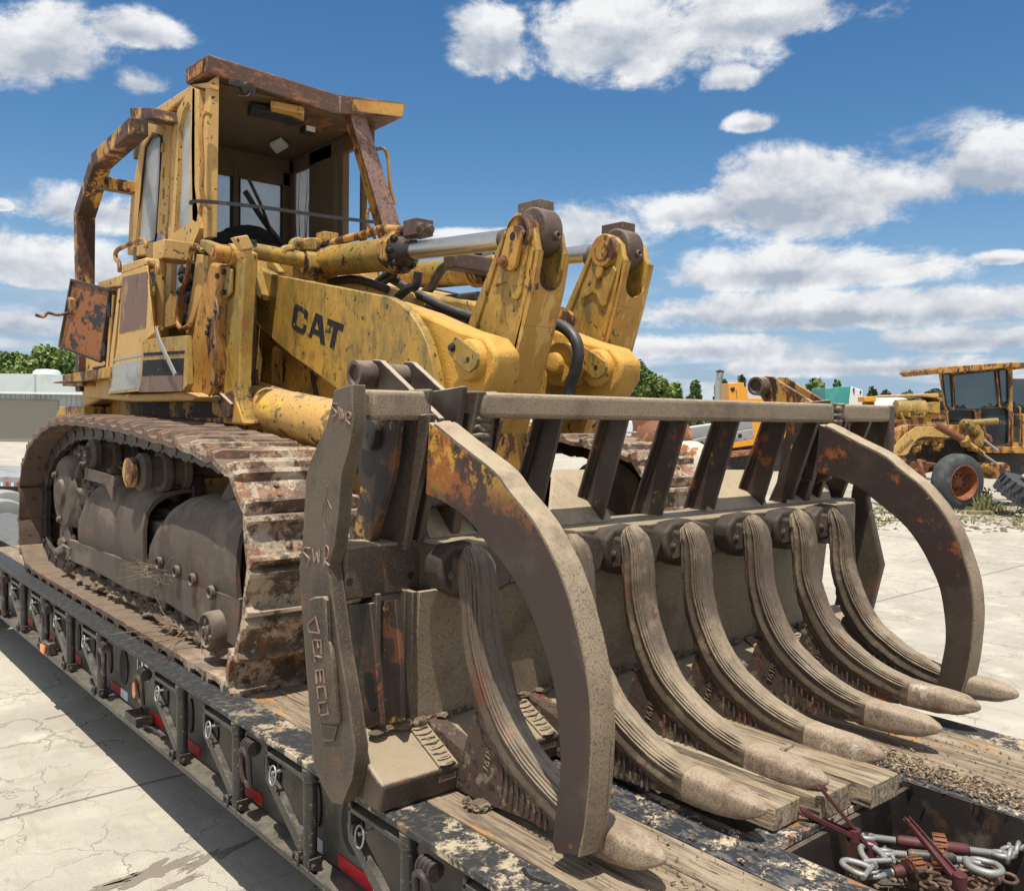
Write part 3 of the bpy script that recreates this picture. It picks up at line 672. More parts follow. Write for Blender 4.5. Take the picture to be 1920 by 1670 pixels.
# ---- tracks
outl = [(3.90, .045), (3.86, .10), (3.745, .27), (3.68, .48), (3.665, .66), (3.72, .84), (3.82, .95), (3.93, 1.00), (4.05, 1.03), (4.48, 1.085), (4.86, 1.11), (5.3, 1.14), (5.92, 1.16), (6.66, 1.16), (7.08, 1.11), (7.55, .96), (7.80, .75), (7.85, .58), (7.87, .27), (7.74, .11), (7.43, .05), (6.5, .045), (5.5, .045), (4.6, .045)]
pp = [V((0, a, b)) for a, b in outl]; n_ = len(pp); loop = []
for i in range(n_):
    p0, p1, p2, p3 = pp[i-1], pp[i], pp[(i+1) % n_], pp[(i+2) % n_]
    for k in range(10):
        t = k/10; loop.append(.5*((2*p1)+(p2-p0)*t+(2*p0-5*p1+4*p2-p3)*t*t+(3*p1-p0-3*p2+p3)*t**3))
cum = [0]
for i in range(len(loop)): cum.append(cum[-1]+(loop[(i+1) % len(loop)]-loop[i]).length)
TOT = cum[-1]; NS = 44
def at_s(s):
    s %= TOT
    for i in range(len(loop)):
        if cum[i+1] >= s:
            t = (s-cum[i])/max(1e-9, cum[i+1]-cum[i]); return loop[i].lerp(loop[(i+1) % len(loop)], t)
    return loop[0]
PITCH = TOT/NS
def shoe_mesh(seed):
    rnd = random.Random(seed); b = MB(); W = .278; L = PITCH/2
    nx = 15
    prof = [(-L-.004, 0), (-L-.004, .022), (-L+.018, .060), (-L+.034, .060), (-L+.046, .018), (0, .012), (L-.050, .018), (L-.034, .052), (L-.012, .055), (L-.002, .016), (L+.006, .012), (L+.006, -.006), (0, -.012), (-L+.03, -.010)]
    rings = []
    for i in range(nx):
        x = -W+2*W*i/(nx-1); ring = []
        for j, (y, z) in enumerate(prof):
            jit = .0035*mnoise.noise(V((x*9, y*20, seed*3.1+j)))
            endw = .012*(1 if i in (0, nx-1) else 0)*(z > .03)
            ring.append(b.bm.verts.new((x+(.004*mnoise.noise(V((y*30, z*30, seed))) if i in (0, nx-1) else 0), y+jit, z+jit*1.4-endw)))
        rings.append(ring)
    for i in range(nx-1):
        for j in range(len(prof)):
            k = (j+1) % len(prof); b.bm.faces.new((rings[i][j], rings[i][k], rings[i+1][k], rings[i+1][j]))
    b.bm.faces.new(rings[0]); b.bm.faces.new(rings[-1][::-1])
    for sx in (-.09, .09):
        for sy in (-.03, .03): b.lathe((sx, sy, .01), (0, 0, 1), [(0, .014), (.016, .014), (.018, .01)], 6)
    bmesh.ops.recalc_face_normals(b.bm, faces=b.bm.faces)
    me = bpy.data.meshes.new('track_shoe'); b.bm.to_mesh(me); b.bm.free(); me.materials.append(TRK)
    for p in me.polygons: p.use_smooth = True
    me.set_sharp_from_angle(angle=math.radians(32)); return me
SHM = [shoe_mesh(s) for s in range(5)]
def track(xc, side):
    # link chain as the part, shoes as its sub-parts
    b = MB()
    for i in range(NS):
        s = (i+.5)*PITCH; p = at_s(s); q = at_s(s+.02); t = (q-at_s(s-.02)).normalized(); nrm = V((0, t.z, -t.y))  # outward
        if nrm.dot(p-V((0, 5.7, .6))) < 0: nrm = -nrm
        for sx in (-.095, .095):
            c = V((xc+sx, p.y, p.z))-nrm*.014
            L = PITCH*.56; w = .022
            pts = [c-t*L, c-t*L*.9-nrm*.085, c-t*L*.4-nrm*.105, c+t*L*.35-nrm*.09, c+t*L*.9-nrm*.10, c+t*L, ]
            b.prism([v-V((w, 0, 0)) for v in pts], (2*w, 0, 0))
        c = V((xc, p.y, p.z))-nrm*.065+t*PITCH*.45
        b.cyl(c-V((.125, 0, 0)), c+V((.125, 0, 0)), .03, n=12)
    tk = b.build('track', GRS, LD, bevel=.004)
    for i in range(NS):
        s = (i+.5)*PITCH
        if side == 'right' and False: continue
        p = at_s(s); t = (at_s(s+.03)-at_s(s-.03)).normalized(); nrm = V((0, t.z, -t.y))
        if nrm.dot(p-V((0, 5.7, .6))) < 0: nrm = -nrm
        o = bpy.data.objects.new('track_shoe', SHM[i % 5]); COL.objects.link(o)
        xa = t.cross(nrm)
        M_ = Matrix((xa, t, nrm)).transposed().to_4x4(); M_.translation = V((xc, p.y, p.z))
        o.parent = tk; o.matrix_parent_inverse = Matrix.Translation(-wloc(tk)); o.matrix_local = M_
    return tk
track(1.91, 'left'); track(4.55, 'right')
# ---- track frame (left and right)
def track_frame(xo, sgn):
    """xo outer face, sgn +1 goes towards the machine"""
    S = lambda d: xo+sgn*d
    b = MB()
    b.yz([(4.05, .20), (4.02, .42), (4.15, .62), (6.9, .62), (7.05, .5), (7.05, .25), (6.9, .18)], S(.10), S(.34))
    tf = b.build('track_frame', FRM, LD, bevel=.015)
    # rounded guard covers: section in XZ swept in Y with an end lip
    def cover(y0, y1, zt, zb, bow, name, slant=0):
        b = MB(); prof = [(.05, zb), (.035, zb+.03), (.03, zb+.14), (.03+.0, zb+(zt-zb)*.55), (.045, zb+(zt-zb)*.72), (.085, zb+(zt-zb)*.87), (.15, zb+(zt-zb)*.96), (.25, zt), (.33, zt)]
        ny = 14; rings = []
        for i in range(ny+1):
            f = i/ny; y = y0+(y1-y0)*f
            kk = bow(f)
            rings.append([b.bm.verts.new((S(d+.03*(1-kk)*(z > zb+.1)+.012*mnoise.noise(V((y*3, z*5, 2)))), y+slant*(z-zb), zb+(z-zb)*kk)) for d, z in prof])
        inner = []
        for i in range(ny+1):
            inner.append([b.bm.verts.new(v.co+V((sgn*.022, 0, -.02 if k > 4 else 0))) for k, v in enumerate(rings[i])])
        np_ = len(prof)
        for i in range(ny):
            for j in range(np_-1):
                b.bm.faces.new((rings[i][j], rings[i][j+1], rings[i+1][j+1], rings[i+1][j])); b.bm.faces.new((inner[i][j], inner[i+1][j], inner[i+1][j+1], inner[i][j+1]))
            b.bm.faces.new((rings[i][0], rings[i+1][0], inner[i+1][0], inner[i][0])); b.bm.faces.new((rings[i][-1], inner[i][-1], inner[i+1][-1], rings[i+1][-1]))
        for i in (0, ny):
            for j in range(np_-1): b.bm.faces.new((rings[i][j], inner[i][j], inner[i][j+1], rings[i][j+1]) if i == 0 else (rings[i][j], rings[i][j+1], inner[i][j+1], inner[i][j]))
        return b.build(name, FRM, tf, smooth=50)
    cover(3.99, 5.22, .82, .36, lambda f: 1.0 if f < .6 else math.sqrt(max(.12, 1-((f-.6)/.46)**2)), 'recoil_cover')
    cover(5.28, 6.62, .80, .33, lambda f: 1.0 if f < .8 else 1-.35*((f-.8)/.2)**1.6, 'recoil_cover')
    # rail under the covers with round ports
    b = MB(); b.yz([(4.0, .16), (3.98, .40), (5.3, .37), (6.85, .34), (6.9, .52), (7.05, .50), (7.12, .30), (6.95, .19), (6.2, .20), (5.6, .185), (4.9, .215)], S(.036), S(.07)); 
    b.build('roller_guard', FRM, tf, bevel=.008)
    b = MB()
    for y, z in ((4.98, .43), (4.72, .42), (4.5, .41), (4.26, .385)):
        b = MB(); b.lathe((S(.026), y, z), (-sgn, 0, 0), [(0, .034), (.02, .034), (.022, .026), (.004, .022), (.002, .004)], 14); b.build('bolt_port', FRM, tf)
    b = MB(); c = (S(.01), 4.20, .215)
    b.lathe(c, (-sgn, 0, 0), [(-.05, .095), (.02, .092), (.04, .086), (.046, .078), (.03, .070), (.03, .03), (.042, .02)], 26)
    for k in range(5):
        a = 2*math.pi*k/5; b.lathe((S(-.02), 4.20+.045*math.cos(a), .215+.045*math.sin(a)), (-sgn, 0, 0), [(0, .016), (.012, .012)], 8)
    b.build('idler_cap', FRM, tf, smooth=45)
    # caked idler fork, lumps and roots in front
    b = MB(); b.yz([(3.90, .25), (3.86, .45), (3.95, .7), (4.1, .86), (4.3, .84), (4.34, .6), (4.3, .2), (4.1, .12)], S(.12), S(.30)); b.build('idler_fork', GRS, tf, bevel=.02)
    b = MB(); b.lathe((S(.17), 4.20, .56), (sgn, 0, 0), [(0, .10), (0, .40), (.03, .42), (.03, .36), (.19, .36), (.19, .42), (.22, .40), (.22, .10)], 36); b.build('idler', FRM, LD)
    b = MB(); b.lathe((S(.17), 7.28, .62), (sgn, 0, 0), [(0, .10), (0, .40), (.05, .43), (.17, .43), (.22, .40), (.22, .1)], 32)
    for k in range(24):
        a = 2*math.pi*k/24; cc = V((S(.24), 7.28+.43*math.cos(a), .62+.43*math.sin(a))); b.cyl(cc, cc-V((sgn*.08, 0, 0)), .03, n=8)
    b.build('sprocket', GRS, LD)
    # pivot disc seen at the rear: wide drum with raised centre
    b = MB(); b.lathe((S(.0), 6.98, .66), (sgn, 0, 0), [(0, .02), (-.01, .05), (.0, .09), (.022, .10), (.018, .17), (.025, .235), (.055, .262), (.12, .27), (.45, .275)], 40)
    b.bolt((S(.01), 6.98, .47), (-sgn, 0, 0), .02, .02); b.bolt((S(.01), 7.1, .78), (-sgn, 0, 0), .02, .02); b.build('final_drive', FRM, tf, smooth=40)
    # carrier rollers
    for y, z in ((6.30, .955), (5.35, .905)):
        b = MB(); b.lathe((S(.02), y, z), (sgn, 0, 0), [(-.03, .03), (-.03, .05), (-.01, .055), (0, .095), (.015, .11), (.05, .11), (.055, .095), (.12, .09), (.125, .12), (.15, .125), (.17, .12), (.175, .09), (.24, .09), (.245, .12), (.28, .12), (.29, .05), (.5, .05)], 28)
        for k in range(6):
            a = k*math.pi/3; b.lathe((S(.0), y+.06*math.cos(a), z+.06*math.sin(a)), (-sgn, 0, 0), [(0, .014), (.03, .012)], 8)
        cr_o = b.build('carrier_roller', FRM, LD)
        if y < 6 and sgn > 0:
            b = MB(); b.lathe((S(-.034), y, z), (-1, 0, 0), [(-.03, .088), (0, .085), (.004, .06), (.012, .05)], 24); b.build('hub_cap', YELR, cr_o)
        b = MB(); b.yz([(y-.12, .62), (y-.07, z-.02), (y+.07, z-.02), (y+.14, .62)], S(.31), S(.38)); b.build('roller_bracket', GRS, tf, bevel=.01)
    # bottom rollers in the shade of the guard
    for k in range(8):
        y = 4.62+k*.30; j = random.uniform(-.01, .01)
        b = MB(); b.lathe((S(.11), y, .165+j), (sgn, 0, 0), [(-.01, .02), (-.01, .05), (.0, .06), (.01, .085), (.04, .10), (.06, .105), (.065, .085), (.2, .085), (.21, .11), (.24, .105)], 22)
        b.build('bottom_roller', FRM if k % 3 else YELR, LD, bevel=.003)
        b = MB(); b.prism([V((S(.06), y+.07, .25)), V((S(.06), y+.17, .25)), V((S(.06), y+.155, .16+j)), V((S(.06), y+.12, .135+j)), V((S(.06), y+.085, .16+j))], (sgn*.10, 0, 0)); b.build('roller_boss', GRS if k % 2 else FRM, tf, bevel=.012)
    # bulky step bracket, spring box, shaped lump next to the pivot
    b = MB(); b.yz([(5.72, .795), (5.72, .86), (6.33, .88), (6.33, .80)], S(.0), S(.012)); b.box((min(S(.012), S(.3)), 5.72, .795), (max(S(.012), S(.3)), 5.735, .86)); b.yz([(5.74, .70), (5.74, .80), (5.9, .80)], S(.0), S(.02)); b.build('step_bracket', FRM, tf, bevel=.002)
    b = MB(); b.blob((S(.08), 6.70, .64), (.07, .09, .19), 3, .35, 4, 2); b.blob((S(.13), 6.55, .68), (.10, .16, .10), 5, .4, 4, 2); b.blob((S(.09), 6.95, .26), (.08, .16, .10), 6, .6, 4, 2.2); b.build('mud_cake', FRM, tf, smooth=60)
track_frame(1.63+.07, 1); track_frame(4.83-.07, -1)
# packed soil in the left undercarriage and on the shoes
b = MB()
for k in range(16):
    y = 4.15+k*.19; b.blob((1.86+random.uniform(-.03, .04), y, .09+random.uniform(0, .02)), (.13, .13, .055), k, .5, 3, 2.5)
for k in range(8): b.blob((2.0, 4.6+k*.3, .64), (.14, .2, .05), k+30, .5, 3, 2.5)
tag(b.build('packed_soil', SOIL, LD, smooth=70), kind='stuff')
def roots(c, n, L, name, parent, mt, up=.3, r=.003):
    b = MB()
    for k in range(n):
        p = V(c)+V((random.uniform(-.05, .05), random.uniform(-.2, .2), 0)); d = V((random.uniform(-1, .6), random.uniform(-1, 1), random.uniform(-.1, up))).normalized(); P = [p.copy()]
        for j in range(6):
            d = (d+V((random.uniform(-.5, .5), random.uniform(-.5, .5), random.uniform(-.35, .3)))).normalized(); p = p+d*L/6*random.uniform(.6, 1.3); p.z = max(p.z, c[2]-.02); P.append(p.copy())
        b.tube(P, r, 4, radii=[r*(1-j/9) for j in range(7)])
    return b.build(name, mt, parent)
STRAW = mat('dry_root', (.22, .165, .10), .9)
roots((1.78, 4.62, .10), 16, .35, 'dry_roots', LD, STRAW, .5); roots((1.70, 5.05, .36), 22, .16, 'dry_roots', LD, STRAW, .2, .0014); roots((1.8, 5.6, .84), 40, .16, 'dry_roots', LD, SOIL, .9, .002)
roots((1.74, 4.95, .40), 14, .2, 'dry_roots', LD, STRAW, .2, .0012)

# ---- hull and body
b = MB()
b.yz([(4.9, .30), (4.6, .7), (4.6, 1.2), (7.25, 1.2), (7.5, 1.0), (7.3, .35)], 2.30, 4.16)
b.pX([Pn(240, 1455), Pn(600, 1440), Pn(1240, 1440), Pn(1400, 1380), Pn(1490, 1650), Pn(240, 1600)], 2.15, 4.3)
hull = b.build('hull', YELR, LD, bevel=.01)
b = MB(); b.pX([Pn(240, 1330), Pn(440, 1290), Pn(440, 1420), Pn(1020, 1400), Pn(1100, 1430), Pn(1080, 1465), Pn(620, 1475), Pn(235, 1440)], 1.99, 4.4); b.build('belly_shelf', YELF, LD, bevel=.012)
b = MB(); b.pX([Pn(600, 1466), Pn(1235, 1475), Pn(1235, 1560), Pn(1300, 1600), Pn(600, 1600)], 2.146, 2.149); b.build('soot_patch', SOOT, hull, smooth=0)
b = MB(); b.cyl(X_(Pn(845, 330), 2.06), X_(Pn(832, 905), 2.06), .032, n=18); b.box(X_(Pn(845, 330), 2.03)+V((0, -.04, -.02)), X_(Pn(845, 330), 2.03)+V((.2, .16, .10))); b.build('corner_pillar', YELF, LD, bevel=.006)
b = MB(); b.box((2.345, 5.2, 1.38), (2.375, 6.6, 2.30)); b.build('gap_shade_sheet', GRS, LD)  # dark sheet put in for the shade of the gap behind the door
b = MB()
for k in range(16):
    p = X_(Pn(random.uniform(1000, 1120), random.uniform(420, 860)), 2.27); b.blob(p, (.03, .05, .04), k, .4, 2)
b.build('caked_linkage', GRS, LD, smooth=50)
b = MB(); b.box((1.98, 5.62, 1.40), (2.3, 6.2, 1.50)); b.build('step_tray', YELR, LD, bevel=.006)
b = MB(); b.pX([Pn(715, 300), Pn(715, 250), Pn(740, 232), Pn(865, 242), Pn(868, 290), Pn(825, 385), Pn(730, 350)], 2.2, 2.29); b.build('hinge_box', YELF, LD, bevel=.008)
b = MB(); b.yz([(6.02, 1.38), (6.02, 2.10), (6.7, 2.14), (6.7, 1.38)], 2.39, 4.3); b.yz([(6.62, 1.38), (6.62, 2.10), (6.7, 2.12), (7.0, 2.02), (7.55, 1.95), (7.6, 1.25), (6.9, 1.38)], 2.02, 4.4); b.build('engine_housing', YELF, LD, bevel=.02)
b = MB(); b.yz([(5.75, 2.0), (5.8, 2.36), (7.3, 2.36), (7.35, 2.0)], 2.38, 3.62); b.build('cab_base', YELF, LD, bevel=.015)
# side engine panel
PX_ = 1.90
b = MB(); b.pX([Pn(430, 1415), Pn(480, 1150), Pn(500, 1000), Pn(535, 580), Pn(528, 475), Pn(730, 405), Pn(745, 600), Pn(782, 940), Pn(715, 1000), Pn(697, 1020), Pn(668, 1392)], PX_, PX_+.012)
pan = b.build('side_panel', YELF, LD, bevel=.004)
b = MB(); b.pX([Pn(540, 500), Pn(735, 455), Pn(737, 640), Pn(722, 893), Pn(515, 940), Pn(530, 720)], PX_-.0022, PX_-.0005); b.build('worn_patch', PRP, pan, smooth=0)
b = MB(); b.pX([Pn(470, 1137), Pn(700, 1092), Pn(697, 1112), Pn(468, 1157)], PX_-.0022, PX_-.0005); b.pX([Pn(463, 1185), Pn(694, 1142), Pn(672, 1365), Pn(440, 1400)], PX_-.0022, PX_-.0005); b.build('stripe', SLV, pan, smooth=0)
b = MB(); b.pX([Pn(715, 985), Pn(1035, 955), Pn(1050, 1340), Pn(1010, 1392), Pn(668, 1400), Pn(697, 1020)], PX_-.006, PX_+.03)
pan2 = b.build('side_panel', YEL, LD, bevel=.004)
b = MB(); b.pX([Pn(708, 1092), Pn(1025, 1074), Pn(1020, 1098), Pn(706, 1117)], PX_-.009, PX_-.0065); b.pX([Pn(704, 1150), Pn(1018, 1132), Pn(1015, 1265), Pn(692, 1275)], PX_-.009, PX_-.0065); b.build('stripe', DKB, pan2, smooth=0)
b = MB(); b.pX([Pn(690, 1276), Pn(1012, 1266), Pn(1008, 1392), Pn(668, 1400)], PX_-.009, PX_-.0065); b.build('worn_patch', PRP, pan2, smooth=0)
b = MB(); b.pX([Pn(528, 475), Pn(540, 400), Pn(720, 345), Pn(730, 405)], PX_+.012, 2.0); b.pX([Pn(348, 535), Pn(525, 480), Pn(527, 570), Pn(350, 600)], PX_+.03, 2.05); b.build('hood_ledge', YELF, LD, bevel=.008)
# dark engine opening behind the open door and its frame
b = MB(); b.pX([Pn(430, 640), Pn(530, 590), Pn(470, 1290), Pn(400, 1290)], 1.915, 1.95); b.build('engine_opening', BLKI, LD, smooth=0)
b = MB(); b.pX([Pn(505, 590), Pn(522, 585), Pn(455, 1300), Pn(432, 1305), Pn(445, 1100)], 1.895, 1.912); b.pX([Pn(450, 640), Pn(466, 640), Pn(425, 1240), Pn(408, 1240)], 1.90, 1.914); b.build('door_frame', YELF, LD, bevel=.003)
# open rusty door
c1, c2 = X_(Pn(450, 600), 1.89), X_(Pn(378, 1160), 1.89); c3, c4 = Y_(Pn(55, 1040), 6.95), Y_(Pn(150, 522), 6.95)
nrm = (c4-c1).cross(c2-c1).normalized()
if nrm.y > 0: nrm = -nrm
b = MB(); b.prism([c1, c2, c3, c4], -nrm*.035); dr = b.build('access_door', ORGD, LD, bevel=.004)
b = MB(); lip = nrm*.006
for p, q in ((c1, c2), (c2, c3), (c3, c4), (c4, c1)): b.tube([p+lip, q+lip], .01, sq=(.012, .008))
b.build('door_rim', GRS, dr)
hp = c4.lerp(c3, .42).lerp(c1, .12); b = MB(); b.prism([hp+V((0, 0, .06)), hp+(c1-c4).normalized()*.06+V((0, 0, .05)), hp+(c1-c4).normalized()*.06+V((0, 0, -.05)), hp+V((0, 0, -.05))], nrm*.035)
b.tube(spl([hp+nrm*.02+V((0, 0, -.05)), hp+nrm*.05+V((-.05, 0, -.07)), hp+nrm*.05+V((-.11, 0, -.06)), hp+nrm*.05+V((-.14, 0, -.09)), hp+nrm*.05+V((-.19, 0, -.08))], 4), .012, 6); b.build('latch', YELR, dr, bevel=.003)
b = MB()
for f in (.25, .8):
    b = MB(); q = c1.lerp(c2, f); b.box(q+V((-.01, -.03, -.05)), q+V((.05, .02, .05))); b.cyl(q+V((0, -.02, -.06)), q+V((0, -.02, .06)), .014, n=10); b.bolt(q+V((.03, -.03, .03)), (0, -1, 0), .01, .012); b.bolt(q+V((.03, -.03, -.03)), (0, -1, 0), .01, .012); b.build('hinge', GRS, dr, bevel=.002)
# rear step platform
b = MB(); b.pX([Pn(68, 1265), Pn(440, 1200), Pn(440, 1290), Pn(260, 1305), Pn(225, 1318), Pn(75, 1320)], 1.88, 2.35); b.pX([Pn(68, 1325), Pn(230, 1320), Pn(230, 1350), Pn(70, 1352)], 1.90, 2.3); st = b.build('step_platform', YELR, LD, bevel=.006)
b = MB(); b.pX([Pn(0, 1321), Pn(75, 1312), Pn(75, 1325), Pn(0, 1330)], 1.95, 2.3); b.build('platform_edge', RUSM, st)
b = MB()
for k in range(7): q = X_(Pn(330+k*14, 1212-k*2), 1.95); b.blob(q, (.02, .03, .012), k, .4, 2)
b.build('debris', MUDL, st)
b = MB(); b.pX([Pn(35, 1515), Pn(240, 1510), Pn(240, 1600), Pn(20, 1600)], 1.95, 2.4); bs_ = b.build('rear_bracket', YELR, LD, bevel=.008)
b = MB(); b.pX([G3(960, 955), G3(1060, 770), G3(1140, 780), G3(1125, 960)], 2.14, 2.148); b.build('bright_plate', YELF, hull, smooth=0)
# rear guard sweep
gx = 1.98
gp = [X_(p, gx) for p in (A(112, 1560), A(110, 1060), A(108, 770), A(182, 525), A(350, 368))]
b = MB(); b.tube([p+V((.05, 0, 0)) for p in gp], .05, sq=(.055, .06), up=(1, 0, 0)); rg = b.build('rear_guard', RGM, LD, bevel=.008)
for e in rg.data.vertices: pass
b = MB(); q0 = X_(A(195, 625), gx+.05); b.tube([q0, q0+V((.9, .1, .02))], .045, sq=(.045, .045)); b.build('guard_crossbar', RGM, rg, bevel=.006)
b = MB(); b.pX([A(340, 292), A(438, 290), A(445, 338), A(378, 350), A(345, 340)], gx+.12, gx+.5); b.tube([X_(A(335, 362), gx+.05), X_(A(372, 388), gx+.1), X_(A(372, 388), gx+.3)], .03, 8); b.build('guard_mount', RGM, rg, bevel=.006)
# ---- cab
CXL = 2.30
cabm = MB()
# rear post, hinge post and lower sill of the left wall
cabm.pX([A(398, 395), A(415, 385), A(405, 470), A(372, 912), A(330, 950), A(345, 700)], CXL, CXL+.06)
cabm.pX([A(430, 330), A(447, 300), A(625, 185), A(700, 175), A(700, 205), A(640, 200), A(500, 315), A(482, 410), A(440, 405), A(400, 470), A(398, 395)], CXL-.004, CXL+.06)
cabm.pX([A(372, 905), A(465, 885), A(500, 880), A(500, 930), A(370, 955)], CXL-.002, CXL+.06)
cab = cabm.build('cab', YELF, LD, bevel=.008)
b = MB(); b.pX([A(485, 500), A(497, 312), A(528, 318), A(520, 560), A(512, 760), A(500, 885), A(462, 850), A(478, 600)], CXL-.012, CXL+.05)
for v in (345, 450, 560, 660, 770): b.cyl(X_(A(490, v), CXL-.02), X_(A(487, v+40), CXL-.02), .012, n=8)
b.build('hinge_post', YELF, cab, bevel=.004)
b = MB(); b.pX([A(415, 472), A(440, 425), A(470, 412), A(483, 430), A(478, 600), A(462, 850), A(455, 888), A(372, 908), A(400, 600)], CXL+.02, CXL+.026); b.build('side_window', GLS, cab, smooth=0)
def ring_pts(P, k=.94):
    c = V((sum(p.x for p in P), sum(p.y for p in P), sum(p.z for p in P)))/1
    c = c/len(P); return c
wpts = [A(415, 472), A(440, 425), A(470, 412), A(483, 430), A(478, 600), A(462, 850), A(455, 888), A(372, 908), A(400, 600)]
b = MB(); b.tube([X_(p, CXL+.006) for p in wpts], .008, 6, closed=True); b.build('window_seal', BLKI, cab)
# door: outer outline with an upper and a lower opening, drawn as a ribbon of bars
def bars(b, pts, x0, x1, w, closed=True):
    P = [X_(p, x0) for p in pts]; n = len(P)
    b.tube([p+V(((x1-x0)/2, 0, 0)) for p in P], w, closed=closed, sq=(abs(x1-x0)/2, w) if False else None)
b = MB()
dz0, dz1 = CXL-.03, CXL+.02
outer = [A(520, 760), A(530, 420), A(555, 300), A(615, 192), A(632, 205), A(632, 640), A(655, 830), A(600, 960), A(560, 1215), A(540, 1262), A(492, 1275), A(505, 1050), A(512, 860)]
o_up = [A(540, 850), A(556, 600), A(560, 390), A(578, 310), A(603, 262), A(612, 280), A(612, 640), A(612, 800)]
o_lo = [A(532, 925), A(560, 905), A(592, 888), A(592, 950), A(572, 1120), A(540, 1228), A(528, 1238), A(527, 1060)]
def holed(b, outer, holes, x0, x1):
    """outline with holes filled by triangulation, both faces and all rims"""
    import mathutils.geometry as mg
    loops = [[X_(p, x0) for p in outer]]+[[X_(p, x0) for p in h] for h in holes]
    fl = [[V((v.y, v.z, 0)) for v in L] for L in loops]
    tris = mg.tessellate_polygon(fl); allv = [v for L in loops for v in L]
    fa = [b.bm.verts.new(v) for v in allv]; fb = [b.bm.verts.new(v+V((x1-x0, 0, 0))) for v in allv]
    for t in tris:
        try: b.bm.faces.new([fa[i] for i in t]).material_index = b.mi; b.bm.faces.new([fb[i] for i in reversed(t)]).material_index = b.mi
        except ValueError: pass
    k = 0
    for L in loops:
        n = len(L)
        for i in range(n):
            j = (i+1) % n; b.bm.faces.new((fa[k+i], fb[k+i], fb[k+j], fa[k+j])).material_index = b.mi
        k += n
holed(b, outer, [o_up, o_lo], dz0, dz1)
door = b.build('cab_door', YELF, LD, smooth=25)
b = MB(); b.pX(o_up, CXL, CXL+.004); b.pX(o_lo, CXL, CXL+.004); b.build('window_pane', GLS, door, smooth=0)
b = MB(); b.pX([A(560, 1262), A(620, 880), A(645, 830), A(680, 880), A(690, 1010), A(640, 1290), A(500, 1310)], CXL+.06, CXL+.10); b.build('inner_gap', BLKI, cab, smooth=0)
# front left post, second door post
b = MB(); b.prism([Y_(p, 5.75) for p in (K(372, 230), K(420, 196), K(428, 200), K(412, 1362), K(352, 1360), K(345, 1200), K(342, 600))], (0, .10, 0)); b.pX([K(232, 285), K(272, 300), K(290, 1090), K(262, 1260), K(232, 1240), K(225, 700)], CXL-.03, CXL+.03)
b.build('front_post', YELF, cab, bevel=.006)
# rear wall and windows
yr = 7.2
b = MB(); z0, z1 = 2.36, 3.43
b.box((2.30, yr, 3.18), (3.62, yr+.05, 3.42)); b.box((2.30, yr, 2.3), (3.62, yr+.05, 2.52)); b.box((2.34, yr, 2.4), (2.42, yr+.05, 3.3)); b.box((3.08, yr-.02, 2.4), (3.12, yr+.04, 3.3)); b.box((3.52, yr, 2.4), (3.60, yr+.05, 3.3)); b.build('rear_wall', LINR, cab, bevel=.008)
b = MB(); b.box((2.42, yr+.02, 2.5), (3.08, yr+.026, 3.2)); b.box((3.13, yr+.02, 2.5), (3.52, yr+.026, 3.2)); b.build('rear_window', GLS, cab, smooth=0)
for x in (2.42, 3.06, 3.13, 3.505):
    b = MB(); b.box((x, yr+.005, 2.5), (x+.018, yr+.019, 3.2)); b.build('window_seal', BLKI, cab)
# right wall
xr = 3.58
b = MB(); b.box((xr, 5.9, 2.3), (xr+.05, 7.25, 2.5)); b.box((xr, 5.9, 3.28), (xr+.05, 7.25, 3.44)); b.box((xr, 6.45, 2.4), (xr+.05, 6.85, 3.4)); b.box((xr-.015, 6.40, 2.4), (xr+.06, 6.46, 3.4)); b.box((xr-.01, 6.28, 2.4), (xr+.055, 6.36, 3.4)); b.box((xr, 7.12, 2.4), (xr+.05, 7.2, 3.4)); b.box((xr, 6.0, 2.4), (xr+.05, 6.04, 3.36)); b.build('right_wall', LINR, cab, bevel=.01)
b = MB(); b.box((xr+.02, 6.86, 2.5), (xr+.026, 7.12, 3.28)); b.build('side_window', GLS, cab, smooth=0)
b = MB()
for k in range(4):
    p = V((xr+.015, 7.08-k*.06, 2.5)); P = [p]
    for j in range(7): p = p+V((0, random.uniform(-.03, .035), .11)); P.append(p)
    b.tube(P, .004, 4, radii=[.005-.0005*j for j in range(8)])
b.build('dead_vine', SOIL, cab)
# liner: ceiling, left inside
b = MB(); b.box((2.36, 5.86, 3.40), (3.57, 7.2, 3.43)); b.build('headliner', LINR, cab, bevel=.02)
b = MB(); b.box((2.60, 5.80, 2.30), (3.5, 5.9, 2.38)); b.build('windscreen_sill', YELR, cab, bevel=.006)
b = MB(); b.box((2.36, 5.9, 2.2), (3.56, 7.2, 2.3)); b.build('cab_floor', GRS, cab)
# roof: deep left fascia, shallow to the right, folded
def P5(p, y=5.72): return Y_(p, y)
r1, r2, r3 = P5(K(335, 42)), P5(K(1275, 335)), P5(K(1768, 398), 5.55)
s1, s2, s3 = P5(K(335, 175)), P5(K(1262, 475)), P5(K(1750, 503), 5.55)
l1, l2 = X_(K(195, 140), r1.x-.0), X_(K(195, 250), r1.x)
l1, l2 = V((r1.x, 6.05, 0)), None
l1 = X_(K(192, 140), r1.x+.0); l2 = X_(K(197, 250), r1.x)
b = MB()
bk = l1.y+.02
top = [r1, r2, r3, r3+V((.02, .45, 0)), V((r2.x+.03, bk+.15, r2.z)), V((r1.x, bk, l1.z))]
bot = [s1, s2, s3, s3+V((.02, .45, 0)), V((r2.x+.03, bk+.15, s2.z)), V((r1.x, bk, l2.z))]
av = [b.bm.verts.new(p) for p in top]; bv = [b.bm.verts.new(p) for p in bot]; n = len(av)
